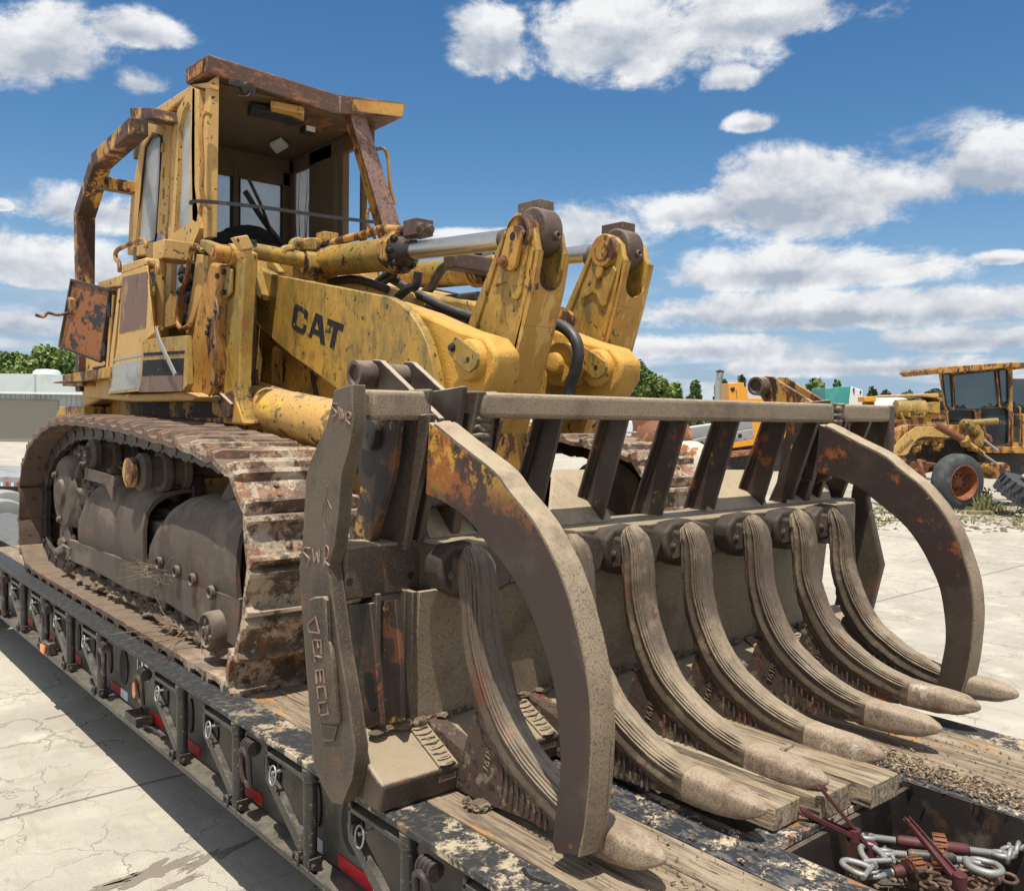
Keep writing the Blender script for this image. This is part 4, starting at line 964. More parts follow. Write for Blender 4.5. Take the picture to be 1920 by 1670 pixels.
for i in range(n): b.bm.faces.new((av[i], av[(i+1) % n], bv[(i+1) % n], bv[i]))
cen = sum(top, V())/len(top)+V((0, 0, .01)); cc = b.bm.verts.new(cen); cb = b.bm.verts.new(sum(bot, V())/len(bot)+V((0, 0, .02)))
for i in range(n): b.bm.faces.new((av[(i+1) % n], av[i], cc)); b.bm.faces.new((bv[i], bv[(i+1) % n], cb))
roof = b.build('roof', [ROOFR], LD, bevel=.01)
b = MB(); b.prism([V((2.335, 5.9, 3.44)), V((3.62, 5.9, 3.44)), V((3.62, 7.3, 3.44)), V((2.335, 7.3, 3.36))], (0, 0, .045)); b.build('cab_top', YELF, cab, bevel=.012)
b = MB(); b.prism([V((p.x, p.y-.012, p.z)) for p in (P5(K(1285, 350)), P5(K(1380, 360)), P5(K(1380, 450)), P5(K(1285, 478)))], (0, .03, 0)); b.build('weld_patch', PINK, roof, bevel=.006)
b = MB(); b.prism([P5(K(1385, 368), 5.65), P5(K(1762, 405), 5.54), P5(K(1745, 500), 5.54), P5(K(1380, 455), 5.65)], (0, -.006, 0)); b.build('fascia', YELR, roof)
b = MB(); b.prism([X_(K(205, 150), r1.x-.004), X_(K(320, 80), r1.x-.004), X_(K(305, 180), r1.x-.004), X_(K(205, 238), r1.x-.004)], (-.004, 0, 0)); b.build('fascia', YELR, roof)
# rollover post: rust pink face and yellow flank
t0, t1, u0, u1 = Y_(K(1365, 450), 5.70), Y_(K(1470, 455), 5.70), Y_(K(1640, 1400), 5.62), Y_(K(1745, 1310), 5.62)
b = MB(); b.prism([t0, t1, u1, u0], (0, .02, 0)); rp = b.build('rollover_post', PINK, LD, bevel=.004)
t2, u2 = Y_(K(1325, 490), 5.80), Y_(K(1580, 1400), 5.74)
b = MB(); b.prism([t0+V((-.002, .012, 0)), u0+V((-.002, .012, 0)), u2, t2], (.02, .02, 0)); b.prism([t1+V((0, .02, 0)), u1+V((0, .02, 0)), u1+V((.0, .13, 0)), t1+V((0, .13, 0))], (-.02, 0, 0)); b.build('post_flank', YELR, rp)
# lower part of the post disappears behind the lift frame
b = MB(); b.prism([Y_(Ar(1450, 400), 5.55), Y_(Ar(1560, 420), 5.55), Y_(Ar(1690, 830), 5.45), Y_(Ar(1590, 800), 5.45)], (0, .1, 0)); b.build('post_foot', PINK, rp, bevel=.004)
def htube(pts, r, name='handrail', par=None, mt=None, n=8): 
    b = MB(); b.tube(spl(pts, 7), r, n); return b.build(name, mt or YELR, par or LD)
htube([Y_(p, 5.70) for p in (K(372, 490), K(345, 470), K(305, 490), K(295, 620), K(305, 850), K(300, 1020), K(335, 1120), K(365, 1160))], .016)
htube([Y_(p, 6.0) for p in (K(1560, 730), K(1610, 728), K(1640, 790), K(1655, 980), K(1690, 1130))], .014)
htube([Y_(p, 5.75) for p in (K(1530, 1160), K(1495, 1180), K(1495, 1260), K(1530, 1330), K(1560, 1420))], .013)
htube([X_(p, 1.93) for p in (Pn(815, 480), Pn(815, 415), Pn(770, 380), Pn(735, 400), Pn(750, 550), Pn(762, 720), Pn(785, 895), Pn(845, 895))], .017)
htube([X_(p, 2.12) for p in (Pn(1170, 300), Pn(1120, 255), Pn(1080, 290), Pn(1050, 470), Pn(990, 680), Pn(970, 840), Pn(1005, 905), Pn(1070, 875))], .017)
htube([X_(p, 2.02) for p in (Pn(520, 460), Pn(515, 390), Pn(488, 350), Pn(500, 290), Pn(600, 240), Pn(690, 205), Pn(722, 230), Pn(725, 270))], .016)
# strut hanging over the dark panel, grey strap
b = MB(); b.tube([X_(Pn(803, 905), 1.86), X_(Pn(830, 1000), 1.86), X_(Pn(900, 1150), 1.86), X_(Pn(955, 1265), 1.86)], .012, sq=(.004, .014)); b.build('strap', GALV, LD)
# rubber tie across the cab front
b = MB(); b.tube(spl([Y_(K(225, 1130), 5.62), Y_(K(240, 1105), 5.62), Y_(K(400, 1112), 5.62), Y_(K(750, 1150), 5.64), Y_(K(1140, 1205), 5.66), Y_(K(1250, 1220), 5.64), Y_(K(1550, 1255), 5.60)], 6), .010, sq=(.006, .011)); b.build('tie_strap', HOSE, LD)
# cab interior: seat under black cloth, fan housing, lamps, levers
b = MB(); b.blob((2.95, 6.55, 2.42), (.36, .30, .22), 2, .15, 4); b.blob((2.7, 6.35, 2.38), (.2, .2, .17), 4, .2, 4); b.build('seat', CLOT, LD, smooth=70)
b = MB(); b.tube([V((2.95, 6.2, 2.55)), V((2.82, 6.1, 2.72)), V((2.66, 5.98, 2.88))], .012, 8); b.tube(spl([V((2.7, 6.1, 2.80)), V((2.9, 6.2, 2.62)), V((3.15, 6.3, 2.45))], 5), .02, 8); b.build('control_lever', BLKI, LD)
def cq(p, z): return Z_(p, z)
b = MB(); b.prism([Z_(p, 3.395) for p in (K(795, 370), K(1040, 420), K(1035, 500), K(800, 440))], (0, 0, -.05)); b.build('sun_visor', YELF, cab, bevel=.01)
b = MB(); P = [Z_(p, 3.36) for p in (K(640, 440), K(760, 460), K(900, 490), K(985, 530))]; b.tube(spl(P, 5), .05, 10, sq=(.07, .03)); b.build('vent_duct', BLKI, cab, bevel=.01)
b = MB(); b.prism([Z_(p, 3.39) for p in (K(790, 680), K(870, 640), K(925, 690), K(840, 740))], (0, 0, -.03)); b.build('dome_lamp', WHP, cab, bevel=.006)
b = MB(); q = Z_(K(1070, 585), 3.36); b.box(q+V((-.05, -.03, -.035)), q+V((.05, .05, .04))); wl = b.build('work_lamp', BLKI, cab, bevel=.006)
b = MB(); b.box(q+V((-.036, -.036, -.024)), q+V((.036, -.0305, .028))); b.build('lens', WHP, wl)
b = MB(); q = Y_(K(630, 300), 5.72); b.lathe(q, (.2, -1, -.3), [(-.04, .02), (-.03, .045), (.02, .05), (.025, .04), (.015, .01)], 16); b.box(q+V((-.13, -.01, .0)), q+V((-.04, .02, .045))); b.tube(spl([q, q+V((.0, -.03, -.04)), q+V((-.03, -.03, -.06)), q+V((-.08, -.03, -.065))], 4), .004, 5); b.build('work_lamp', GRS, roof, bevel=.003)

# ---- loader tower at the left of the arm
b = MB(); b.pX([Pn(1390, 230), Pn(1500, 300), Pn(1495, 420), Pn(1475, 760), Pn(1462, 1000), Pn(1450, 1400), Pn(1470, 1500), Pn(1500, 1660), Pn(1280, 1640), Pn(1270, 1200), Pn(1300, 700), Pn(1330, 480), Pn(1360, 400)], 2.16, 2.24)
tw = b.build('loader_tower', YEL, LD, bevel=.008)
b = MB(); b.pX([Pn(1225, 380), Pn(1310, 400), Pn(1295, 560), Pn(1270, 900), Pn(1262, 1320), Pn(1225, 1440), Pn(1060, 1410), Pn(1075, 1000), Pn(1130, 700)], 2.10, 2.30); b.build('tower_box', YELR, tw, bevel=.02)
b = MB(); b.pX([Pn(1120, 320), Pn(1210, 330), Pn(1170, 600), Pn(1080, 880), Pn(1040, 960), Pn(1030, 880), Pn(1090, 560)], 2.16, 2.26); b.build('tower_plate', YELF, tw, bevel=.006)
b = MB(); c = X_(Pn(1250, 305), 2.04); b.cyl(c, c+V((.16, 0, 0)), .047, n=24); b.cyl(c+V((-.008, 0, 0)), c, .025, n=16); b.cyl(c+V((.09, 0, 0)), c+V((.13, 0, 0)), .062, n=24); b.build('pivot_pin', YELR, tw, bevel=.004)
b = MB(); b.pX([Pn(1150, 200), Pn(1260, 240), Pn(1300, 240), Pn(1290, 370), Pn(1240, 350), Pn(1140, 260)], 2.13, 2.2); b.build('pivot_boss', YEL, tw, bevel=.01)
b = MB(); e1 = [X_(p, 2.13) for p in (Pn(1345, 460), Pn(1345, 620))]
b.pX([Pn(1335, 420), Pn(1365, 410), Pn(1390, 440), Pn(1385, 620), Pn(1345, 672), Pn(1312, 650), Pn(1315, 480)], 2.13, 2.15); b.build('lock_link', YEL, tw, bevel=.006)
b = MB()
for q in e1: b.cyl(q+V((-.022, 0, 0)), q+V((.02, 0, 0)), .016, n=14)
b.build('lock_pin', GRS, tw)
b = MB()
for p in ((1225, 830), (1218, 885), (1208, 935), (1285, 490), (1275, 765), (1262, 1030), (1250, 1330)): b.lathe(X_(Pn(*p), 2.098), (-1, 0, 0), [(0, .018), (.012, .015)], 10)
b.build('bolt', GRS, tw)
b = MB(); b.pX([Pn(1290, 1395), Pn(1385, 1490), Pn(1380, 1590), Pn(1340, 1600), Pn(1285, 1480)], 2.13, 2.155); b.cyl(X_(Pn(1275, 1455), 2.10), X_(Pn(1275, 1455), 2.14), .022, n=12); b.build('tie_bracket', PLUM, tw, bevel=.004)
b = MB(); b.prism([Y_(p, 4.70) for p in (Ar(78, 195), Ar(195, 175), Ar(250, 285), Ar(150, 300))], (0, .05, 0)); b.prism([Y_(p, 4.72) for p in (Ar(150, 300), Ar(250, 285), Ar(215, 355), Ar(175, 360))], (0, .1, 0)); b.build('lamp_bracket', YELF, tw, bevel=.006)
# hose runs on the tower
b = MB(); b.tube(spl([X_(p, 2.085) for p in (Pn(1300, 560), Pn(1270, 640), Pn(1290, 760), Pn(1268, 900), Pn(1270, 1080), Pn(1248, 1200), Pn(1255, 1330), Pn(1220, 1430))], 5), .006, 6); b.build('cable', STRAW, tw)
# frame behind, deep: body wall under the arm with an oval dark hole
AX = 2.52
b = MB()
hole = [Ar(390, 1130), Ar(400, 1095), Ar(430, 1078), Ar(460, 1110), Ar(490, 1200), Ar(503, 1290), Ar(490, 1380), Ar(440, 1420), Ar(390, 1400), Ar(386, 1280)]
def holedm(outer, holes, x0, x1, name, mt, par, bev=0):
    b = MB(); holed(b, outer, holes, x0, x1); return b.build(name, mt, par, smooth=25, bevel=bev)
holedm([Ar(100, 600), Ar(200, 700), Ar(420, 1000), Ar(900, 1400), Ar(960, 1700), Ar(60, 1700)], [hole], 2.66, 2.72, 'frame_wall', YEL, LD)
b = MB(); b.pX([Ar(360, 1050), Ar(540, 1050), Ar(540, 1450), Ar(360, 1450)], 2.95, 2.98); b.build('dark_recess', GRS, LD, smooth=0)
b = MB(); b.yz([(4.6, 1.2), (4.6, 2.0), (5.75, 2.25), (5.75, 1.2)], 3.02, 3.9); b.build('front_housing', YELF, LD, bevel=.03)
# rusted crack line plate
b = MB(); b.pX([Ar(700, 1280), Ar(760, 1340), Ar(745, 1380), Ar(790, 1560), Ar(800, 1640), Ar(785, 1640), Ar(735, 1480), Ar(712, 1380)], 2.655, 2.659); b.build('rust_streak', GRS, LD, smooth=0)

# ---- lift arms
def lift_arm(x0, lab=None):
    dx = x0-AX
    sh = V((dx, 0, 0))
    up = [Ar(180, 362), Ar(290, 455), Ar(400, 500), Ar(560, 530), Ar(900, 595), Ar(1200, 655), Ar(1340, 682), Ar(1440, 735), Ar(1530, 825), Ar(1610, 950), Ar(1665, 1080), Ar(1700, 1220), Ar(1745, 1455)]
    lo = [Ar(1600, 1700), Ar(1150, 1600), Ar(900, 1420), Ar(700, 1265), Ar(560, 1170), Ar(430, 1060), Ar(290, 930), Ar(230, 860), Ar(185, 760), Ar(250, 640)]
    outline = [X_(p, AX)+sh for p in up+lo]
    b = MB(); b.prism(outline, (.055, 0, 0)); arm = b.build('lift_arm', YEL, LD, bevel=.006)
    # rough cast inner piece carrying the lever pin
    b = MB(); b.prism([X_(p, 2.60)+sh for p in (Ar(1300, 700), Ar(1610, 805), Ar(1920, 945), Lv(300, 1105), Lv(390, 1230), Lv(380, 1400), Lv(300, 1560), Lv(-60, 1750), Ar(1500, 1600))], (.16, 0, 0)); b.build('arm_casting', YELC, arm, bevel=.02)
    c = X_(Lv(215, 1300), 2.60)+sh
    b = MB(); b.lathe(c, (-1, 0, 0), [(-.02, .10), (.03, .10), (.045, .094), (.05, .085)], 32); b.build('pin_boss', YELC, arm, smooth=40)
    b = MB(); u = [X_(p, 2.54)+sh for p in (Lv(65, 1100), Lv(235, 1235), Lv(245, 1290), Lv(225, 1360), Lv(170, 1400), Lv(130, 1380), Lv(0, 1245), Lv(5, 1170))]; b.prism(u, (.016, 0, 0)); pl = b.build('pin_keeper', YEL, arm, bevel=.003)
    b = MB(); b.lathe(X_(Lv(162, 1293), 2.54)+sh, (-1, 0, 0), [(0, .014), (.001, .014)], 14); b.lathe(X_(Lv(40, 1195), 2.54)+sh, (-1, 0, 0), [(0, .022), (.004, .022), (.004, .015), (.02, .015), (.022, .012)], 10); b.build('bolt', GRS, pl)
    return arm
YELC = mat('rough_cast_yellow', (.60, .335, .06), .6, layers=[((.30, .16, .04), 4, .5, .2, dict(strength=.6)), (DKR, 22, .67, .04, dict(chip=1))], bumps=[(75, .7, .008), (9, .3, .02)], dust=(DUST, .75, 1.3, .4))
arm = lift_arm(AX)
C_ = [(595, 741), (670, 785), (688, 815), (681, 870), (652, 852), (655, 826), (645, 812), (612, 792), (603, 800), (590, 900), (592, 915), (632, 942), (645, 935), (650, 905), (674, 918), (668, 958), (650, 990), (630, 988), (565, 940), (553, 915), (570, 775), (580, 748)]
A_o = [(750, 812), (805, 842), (825, 1082), (787, 1062), (782, 1012), (728, 982), (712, 1020), (690, 1008)]; A_h = [(760, 880), (740, 942), (776, 962)]
T_ = [(848, 858), (980, 912), (970, 968), (930, 950), (898, 1115), (862, 1092), (893, 932), (843, 910)]
C_ = [(round(0.5*(C_[i-1][0]+C_[i][0])*0+C_[i][0]), C_[i][1]) for i in range(len(C_))]
b = MB(); b.pX([Ar(*p) for p in C_], AX-.0022, AX-.0004); b.build('letter', DKB, arm, smooth=0)
holedm([Ar(*p) for p in A_o], [[Ar(*p) for p in A_h]], AX-.0022, AX-.0004, 'letter', DKB, arm)
b = MB(); b.pX([Ar(*p) for p in T_], AX-.0022, AX-.0004); b.build('letter', DKB, arm, smooth=0)
# gusset at the arm's root and its mounting ear
b = MB(); b.pX([Ar(175, 370), Ar(240, 400), Ar(320, 712), Ar(285, 690), Ar(200, 590)], AX-.05, AX); b.build('gusset', YEL, arm, bevel=.004)
b = MB(); b.pX([Ar(330, 360), Ar(560, 280), Ar(640, 275), Ar(690, 330), Ar(700, 420), Ar(680, 545), Ar(560, 535), Ar(400, 500), Ar(300, 440)], 2.78, 2.86); b.pX([Ar(330, 360), Ar(370, 350), Ar(455, 470), Ar(450, 500), Ar(350, 450)], 2.62, 2.66); b.build('arm_bracket', YEL, arm, bevel=.01)
b = MB(); b.prism([X_(p, 2.765) for p in (Ar(550, 345), Ar(630, 318), Ar(665, 350), Ar(670, 440), Ar(640, 495), Ar(610, 480), Ar(552, 410))], (.016, 0, 0)); pl = b.build('pin_keeper', YELR, arm, bevel=.003)
b = MB(); b.lathe(X_(Ar(633, 395), 2.765), (-1, 0, 0), [(0, .02), (.004, .018)], 14); b.lathe(X_(Ar(565, 385), 2.765), (-1, 0, 0), [(0, .02), (.02, .015)], 8); b.build('bolt', GRS, pl)
# cross bracket stuff on top between arms and cab
b = MB(); b.tube(spl([Y_(p, 5.2) for p in (Ar(480, 330), Ar(500, 300), Ar(560, 295))], 4), .03, 10); b.tube(spl([Y_(p, 5.3) for p in (Ar(560, 290), Ar(570, 245), Ar(620, 235), Ar(650, 270))], 4), .03, 10); b.build('steel_pipe', YEL, LD)
b = MB(); b.pY([Ar(630, 210), Ar(700, 195), Ar(780, 200), Ar(820, 250), Ar(830, 300), Ar(640, 300)], 5.35, 5.45); b.build('cylinder_mount', YEL, LD, bevel=.01)
b = MB(); b.tube([Y_(Ar(200, 300), 5.25), Y_(Ar(640, 380), 5.2)], .05, 12); b.build('cross_tube', YEL, LD)
# second (right) lift arm: same parts, further along x
lift_arm(3.36)
b = MB(); b.lathe(X_(Lv(905, 1330), 3.30), (-1, 0, 0), [(-.2, .115), (0, .115), (.01, .105), (.01, .062), (.045, .058), (.05, .05), (.051, .01)], 32); b.build('pin_boss', YELC, LD, smooth=40)

# ---- tilt levers
def lever(pm, x0, w, front_dx, outline, name='tilt_lever', right=False):
    """outline: side plate picture points in plane x0; front plate joins both cheeks"""
    P = [X_(p, x0) for p in outline]
    b = MB(); b.prism(P, (.035, 0, 0)); lv = b.build(name, YEL, LD, bevel=.008)
    b = MB(); b.prism([p+V((w-.035, 0, 0)) for p in P], (.035, 0, 0)); b.build('cheek', YEL, lv, bevel=.008)
    return lv, P
# left lever
xL = 2.84
cheek = [Lv(455, 235), Lv(480, 242), Lv(530, 165), Lv(600, 128), Lv(670, 150), Lv(710, 215), Lv(722, 300), Lv(738, 380), Lv(690, 640), Lv(620, 960), Lv(560, 1250), Lv(485, 1560), Lv(380, 1900), Lv(100, 1900), Lv(60, 1400), Lv(145, 1040)]
lv, P = lever(None, xL, .20, 0, cheek)
def front_plate(x0, w, a, notch, lv):
    """plate over the front edges of both cheeks, with a U notch for the rod eye at its top"""
    Pp = [X_(p, x0) for p in a]; top = Pp[0]; nxt = Pp[1]; d = (nxt-top).normalized(); f = V((0, -.012, 0))
    b = MB(); lo = Pp[1:]; rim = .03
    U = []
    for k in range(9):
        t = math.pi*k/8; U.append((w/2-(w/2-rim)*math.cos(t), notch+(w/2-rim)*.9*math.sin(t)))
    out = [(0, 0), (rim, 0)]+U+[(w-rim, 0), (w, 0)]
    pts = [top+V((u, 0, 0))+d*v for u, v in out]+[nxt+V((w, 0, 0)), nxt]
    import mathutils.geometry as mg
    n = len(pts); tr = mg.tessellate_polygon([[V((p.x, (p-top).dot(d), 0)) for p in pts]])
    fa = [b.bm.verts.new(p+f) for p in pts]; fb = [b.bm.verts.new(p+f+V((0, .04, 0))) for p in pts]
    for t_ in tr: b.bm.faces.new([fa[i] for i in t_]); b.bm.faces.new([fb[i] for i in reversed(t_)])
    for i in range(n): b.bm.faces.new((fa[i], fb[i], fb[(i+1) % n], fa[(i+1) % n]))
    for i in range(len(lo)-1):
        p, q = lo[i]+f, lo[i+1]+f; b.prism([p, q, q+V((0, .04, 0)), p+V((0, .04, 0))], (w, 0, 0))
    return b.build('front_plate', YELW, lv)
front_plate(xL, .20, [Lv(738, 390), Lv(690, 700), Lv(620, 1010), Lv(485, 1560), Lv(380, 1900)], .12, lv)
b = MB(); q = [X_(p, xL-.012) for p in (Lv(455, 235), Lv(478, 245), Lv(400, 480), Lv(215, 1080), Lv(190, 1075), Lv(145, 1040))]; b.prism(q, (.05, 0, 0)); b.build('stiffener', YEL, lv, bevel=.006)
b = MB(); b.prism([X_(p, xL-.012) for p in (Lv(430, 520), Lv(560, 560), Lv(640, 300), Lv(660, 330), Lv(600, 740), Lv(570, 800), Lv(530, 795), Lv(500, 680), Lv(475, 650), Lv(380, 690))], (.014, 0, 0)); b.build('doubler_plate', YEL, lv, bevel=.004)
cpin = X_(Lv(600, 250), xL)
b = MB(); b.lathe(cpin+V((-.016, 0, 0)), (1, 0, 0), [(0, .086), (-.012, .075), (.0, .092), (.055, .092)], 36); b.build('pin_ring', YELR, lv, smooth=40)
b = MB(); b.prism([X_(p, xL-.04) for p in (Lv(490, 210), Lv(540, 182), Lv(600, 192), Lv(628, 240), Lv(600, 300), Lv(555, 520), Lv(520, 560), Lv(455, 560), Lv(420, 520), Lv(430, 450))], (.022, 0, 0)); pk = b.build('pin_keeper', YELR, lv, bevel=.004)
b = MB(); b.lathe(X_(Lv(532, 278), xL-.04), (-1, 0, 0), [(0, .02), (.0012, .02)], 14); b.build('keeper_hole', BLKI, pk, smooth=0)
b = MB(); b.lathe(X_(Lv(462, 485), xL-.04), (-1, 0, 0), [(0, .03), (.006, .03), (.006, .02), (.028, .02), (.03, .015)], 10); b.build('bolt', RUSM, pk)
def rod_eye(c, w, mt, par, r=.115):
    b = MB(); b.lathe(c+V((.042, 0, .0)), (1, 0, 0), [(0, .03), (0, r*.93), (.01, r), (w-.02, r), (w-.01, r*.93), (w-.01, .03)], 36)
    b.box(c+V((.055, -.05, r*.6)), c+V((w-.0+.025, .11, r+.035)))
    b.lathe(c+V((.042+w*.55, -r*.88, -.03)), (0, -1, .1), [(0, .024), (.028, .02), (.028, .010), (.01, .008)], 12)
    return b.build('rod_eye', mt, par, bevel=.006, smooth=40)
BRN = mat('mud_brown_casting', (.085, .055, .042), .6, layers=[((.16, .12, .09), 4, .5, .2, {}), ((.30, .24, .17), 40, .62, .08, {})], bumps=[(50, .5, .006)], dust=(DUST, .6, 1.2, .7))
rod_eye(cpin+V((0, -.02, .012)), .125, BRN, lv)
# right lever
xR = 3.62
cheekR = [Lv(1190, 350), Lv(1212, 355), Lv(1240, 300), Lv(1300, 262), Lv(1380, 280), Lv(1430, 340), Lv(1440, 420), Lv(1462, 470), Lv(1390, 800), Lv(1310, 1120), Lv(1180, 1640), Lv(1100, 1900), Lv(840, 1900), Lv(760, 1500), Lv(870, 1085)]
lvr, PR = lever(None, xR, .215, 0, cheekR)
front_plate(xR, .215, [Lv(1465, 480), Lv(1385, 850), Lv(1310, 1130), Lv(1180, 1640), Lv(1100, 1900)], .12, lvr)
b = MB(); b.prism([X_(p, xR-.012) for p in (Lv(1190, 350), Lv(1215, 360), Lv(1120, 600), Lv(930, 1110), Lv(905, 1110), Lv(870, 1085))], (.05, 0, 0)); b.build('stiffener', YEL, lvr, bevel=.006)
b = MB(); b.prism([X_(p, xR-.014) for p in (Lv(1215, 480), Lv(1290, 560), Lv(1360, 520), Lv(1380, 560), Lv(1300, 840), Lv(1275, 860), Lv(1245, 840), Lv(1220, 760), Lv(1190, 740), Lv(1110, 790), Lv(1088, 765), Lv(1100, 700))], (.016, 0, 0)); b.build('doubler_plate', YEL, lvr, bevel=.004)
cpr = X_(Lv(1300, 400), xR)
b = MB(); b.lathe(cpr+V((-.03, 0, 0)), (1, 0, 0), [(0, .055), (0, .085), (.012, .092), (.06, .092)], 36); b.lathe(cpr+V((-.034, 0, 0)), (1, 0, 0), [(0, .0), (0, .05), (.01, .055)], 28); b.build('pin_ring', YELR, lvr, smooth=40)
b = MB(); b.prism([X_(p, xR-.03) for p in (Lv(1240, 500), Lv(1270, 540), Lv(1262, 600), Lv(1235, 628), Lv(1205, 610), Lv(1215, 540))], (.03, 0, 0)); b.build('pin_keeper', YELR, lvr, bevel=.004)
rod_eye(cpr+V((0, -.02, .012)), .135, BRN, lvr)

# ---- tilt cylinders
def tilt_cyl(pa, pb, pc, xc, R, full=True):
    a, bb, c = X_(pa, xc), X_(pb, xc), X_(pc, xc); d = (c-a).normalized()
    b = MB(); L = (bb-a).length
    b.lathe(a, d, [(-.11, .05), (-.10, .085), (.0, .09), (.005, .075), (.03, .075), (.05, R), (.06, R), (L-.02, R), (L-.02, R+.02), (L+.01, R+.02)], 36)
    cy = b.build('tilt_cylinder', YEL, LD, smooth=40)
    b = MB(); b.lathe(a-d*.13, (1, 0, 0), [(-.09, .05), (-.09, .085), (.09, .085), (.09, .05)], 28); b.build('cylinder_eye', YEL, cy, smooth=40)
    # gland head with bolts
    b = MB(); u = V((1, 0, 0)); v = d.cross(u).normalized()
    oct_ = [bb+(u*math.cos(t)+v*math.sin(t))*(R+.032) for t in [math.pi/8+k*math.pi/4 for k in range(8)]]
    b.prism([p+d*.0 for p in oct_], d*.045); b.prism([bb+(p-bb)*.98+d*.047 for p in oct_], d*.03); b.build('gland_flange', YELR, cy, bevel=.005)
    b = MB(); b.lathe(bb+d*.077, d, [(0, R*.95), (.02, R*.9), (.07, R*.62), (.13, R*.60), (.135, R*.50)], 30)
    for k in range(8):
        t = k*math.pi/4; q = bb+(u*math.cos(t)+v*math.sin(t))*(R*.98)
        b.lathe(q+d*.077, d, [(0, .024), (.006, .024), (.006, .016), (.03, .016), (.033, .012)], 10)
        if k % 2: b.prism([q+d*.08, q*.4+bb*.6+d*.16, q*.5+bb*.5+d*.08], (u*math.sin(t)-v*math.cos(t))*.02)
    b.build('gland_head', GRS, cy)
    b = MB(); b.lathe(bb+d*.2, d, [(0, .052), ((c-bb).length-.27, .052)], 36); b.build('rod', CHR, cy)
    b = MB(); e = c-d*.09; b.lathe(e, d, [(-.0, .056), (.06, .062), (.10, .06)], 28); b.build('rod_collar', BRN, cy)
    return cy, a, bb, d
ty, a_, bb_, d_ = tilt_cyl(Ar(800, 400), Ar(1400, 325), Lv(560, 300), 2.94, .098)
b = MB(); p0 = X_(Ar(845, 250), 2.94); b.box(p0+V((-.05, -.05, -.13)), p0+V((.05, .05, -.03))); b.box(p0+V((-.055, -.055, -.025)), p0+V((.055, .055, .07))); b.build('port_block', YEL, ty, bevel=.006)
b = MB(); b.tube(spl([X_(p, 2.94) for p in (Ar(890, 245), Ar(1000, 210), Ar(1130, 180), Ar(1200, 160), Ar(1290, 130), Ar(1440, 135), Ar(1520, 130))], 6), .026, 12); b.build('oil_pipe', YELR, ty, smooth=50)
b = MB(); pe = X_(Ar(1600, 130), 2.94); b.box(pe+V((-.06, -.05, -.04)), pe+V((.06, .08, .05))); 
for dx in (-.03, .035): b.bolt(pe+V((dx, -.05, 0)), (0, -1, 0), .022, .02)
b.build('pipe_flange', BRN, ty, bevel=.006)
ty2, *_ = tilt_cyl(Ar(1500, 520), Lv(250, 520), Lv(1260, 450), 3.72, .098)
b = MB(); b.prism([X_(p, 3.62) for p in (Lv(215, 460), Lv(360, 430), Lv(385, 480), Lv(270, 580), Lv(220, 560))], (.2, 0, 0)); b.build('port_block', YELR, ty2, bevel=.006)
# ---- hoses
def hose(pts, x, r=.022, par=LD): 
    b = MB(); b.tube(spl([X_(p, x) if not isinstance(p, V) else p for p in pts], 7), r, 12); return b.build('hydraulic_hose', HOSE, par, smooth=60)
hose([Lv(800, 1000), Lv(900, 1005), Lv(985, 1050), Lv(1050, 1130), Lv(1075, 1240), Lv(1050, 1380), Lv(1000, 1540), Lv(985, 1750)], 3.28, .032)
hose([Ar(1340, 520), Ar(1480, 600), Ar(1640, 690), Ar(1800, 770), Ar(1920, 815), Lv(250, 960)], 3.15, .028)
hose([Ar(1500, 700), Ar(1700, 770), Ar(1850, 800), Lv(180, 920)], 3.22, .026)
hose([Ar(1640, 730), Ar(1780, 705), Ar(1920, 690), Lv(250, 765)], 3.4, .026)
hose([Ar(1420, 690), Ar(1500, 620), Ar(1570, 590), Ar(1590, 480)], 2.95, .026)
hose([Ar(1200, 640), Ar(1280, 560), Ar(1370, 495), Ar(1420, 420)], 3.12, .036)
hose([Ar(870, 570), Ar(950, 545), Ar(1080, 540), Ar(1230, 580), Ar(1330, 620)], 3.0, .026)
hose([Ar(920, 585), Ar(1050, 575), Ar(1180, 595), Ar(1260, 640)], 3.05, .022)
hose([Ar(1640, 650), Ar(1700, 600), Ar(1740, 520), Ar(1790, 450), Ar(1880, 400), Ar(1960, 380)], 3.40, .030)
b = MB(); q = X_(Ar(1890, 398), 3.38); b.box(q+V((-.05, -.07, -.05)), q+V((.3, .06, .05))); b.build('hose_fitting', BRN, LD, bevel=.012)
b = MB()
for p, r in ((Ar(980, 590), .03), (Ar(1060, 600), .03), (Ar(1130, 620), .03)): b.cyl(X_(p, 3.1), X_((p[0]+12, p[1]+12), 3.1), r, n=12)
b.build('valve_fitting', CHR, LD)
b = MB(); b.prism([X_(p, 3.2) for p in (Ar(1650, 655), Ar(1760, 690), Ar(1920, 700), Lv(250, 830), Lv(250, 1000), Ar(1800, 850), Ar(1640, 800))], (.3, 0, 0)); b.build('cross_beam', YEL, LD, bevel=.02)
b = MB(); b.lathe(X_(Lv(870, 1000), 3.45), (1, 0, 0), [(0, .085), (.004, .10), (.02, .085), (.024, .10), (.04, .085), (.044, .10), (.06, .085), (.1, .085)], 28); b.build('pipe_coil', YELR, LD)
b = MB(); b.prism([X_(p, 3.15) for p in (Lv(-60, 960), Lv(40, 925), Lv(170, 975), Lv(150, 1060), Lv(0, 1020))], (.03, 0, 0)); b.build('shield_plate', FRM, LD, bevel=.01)

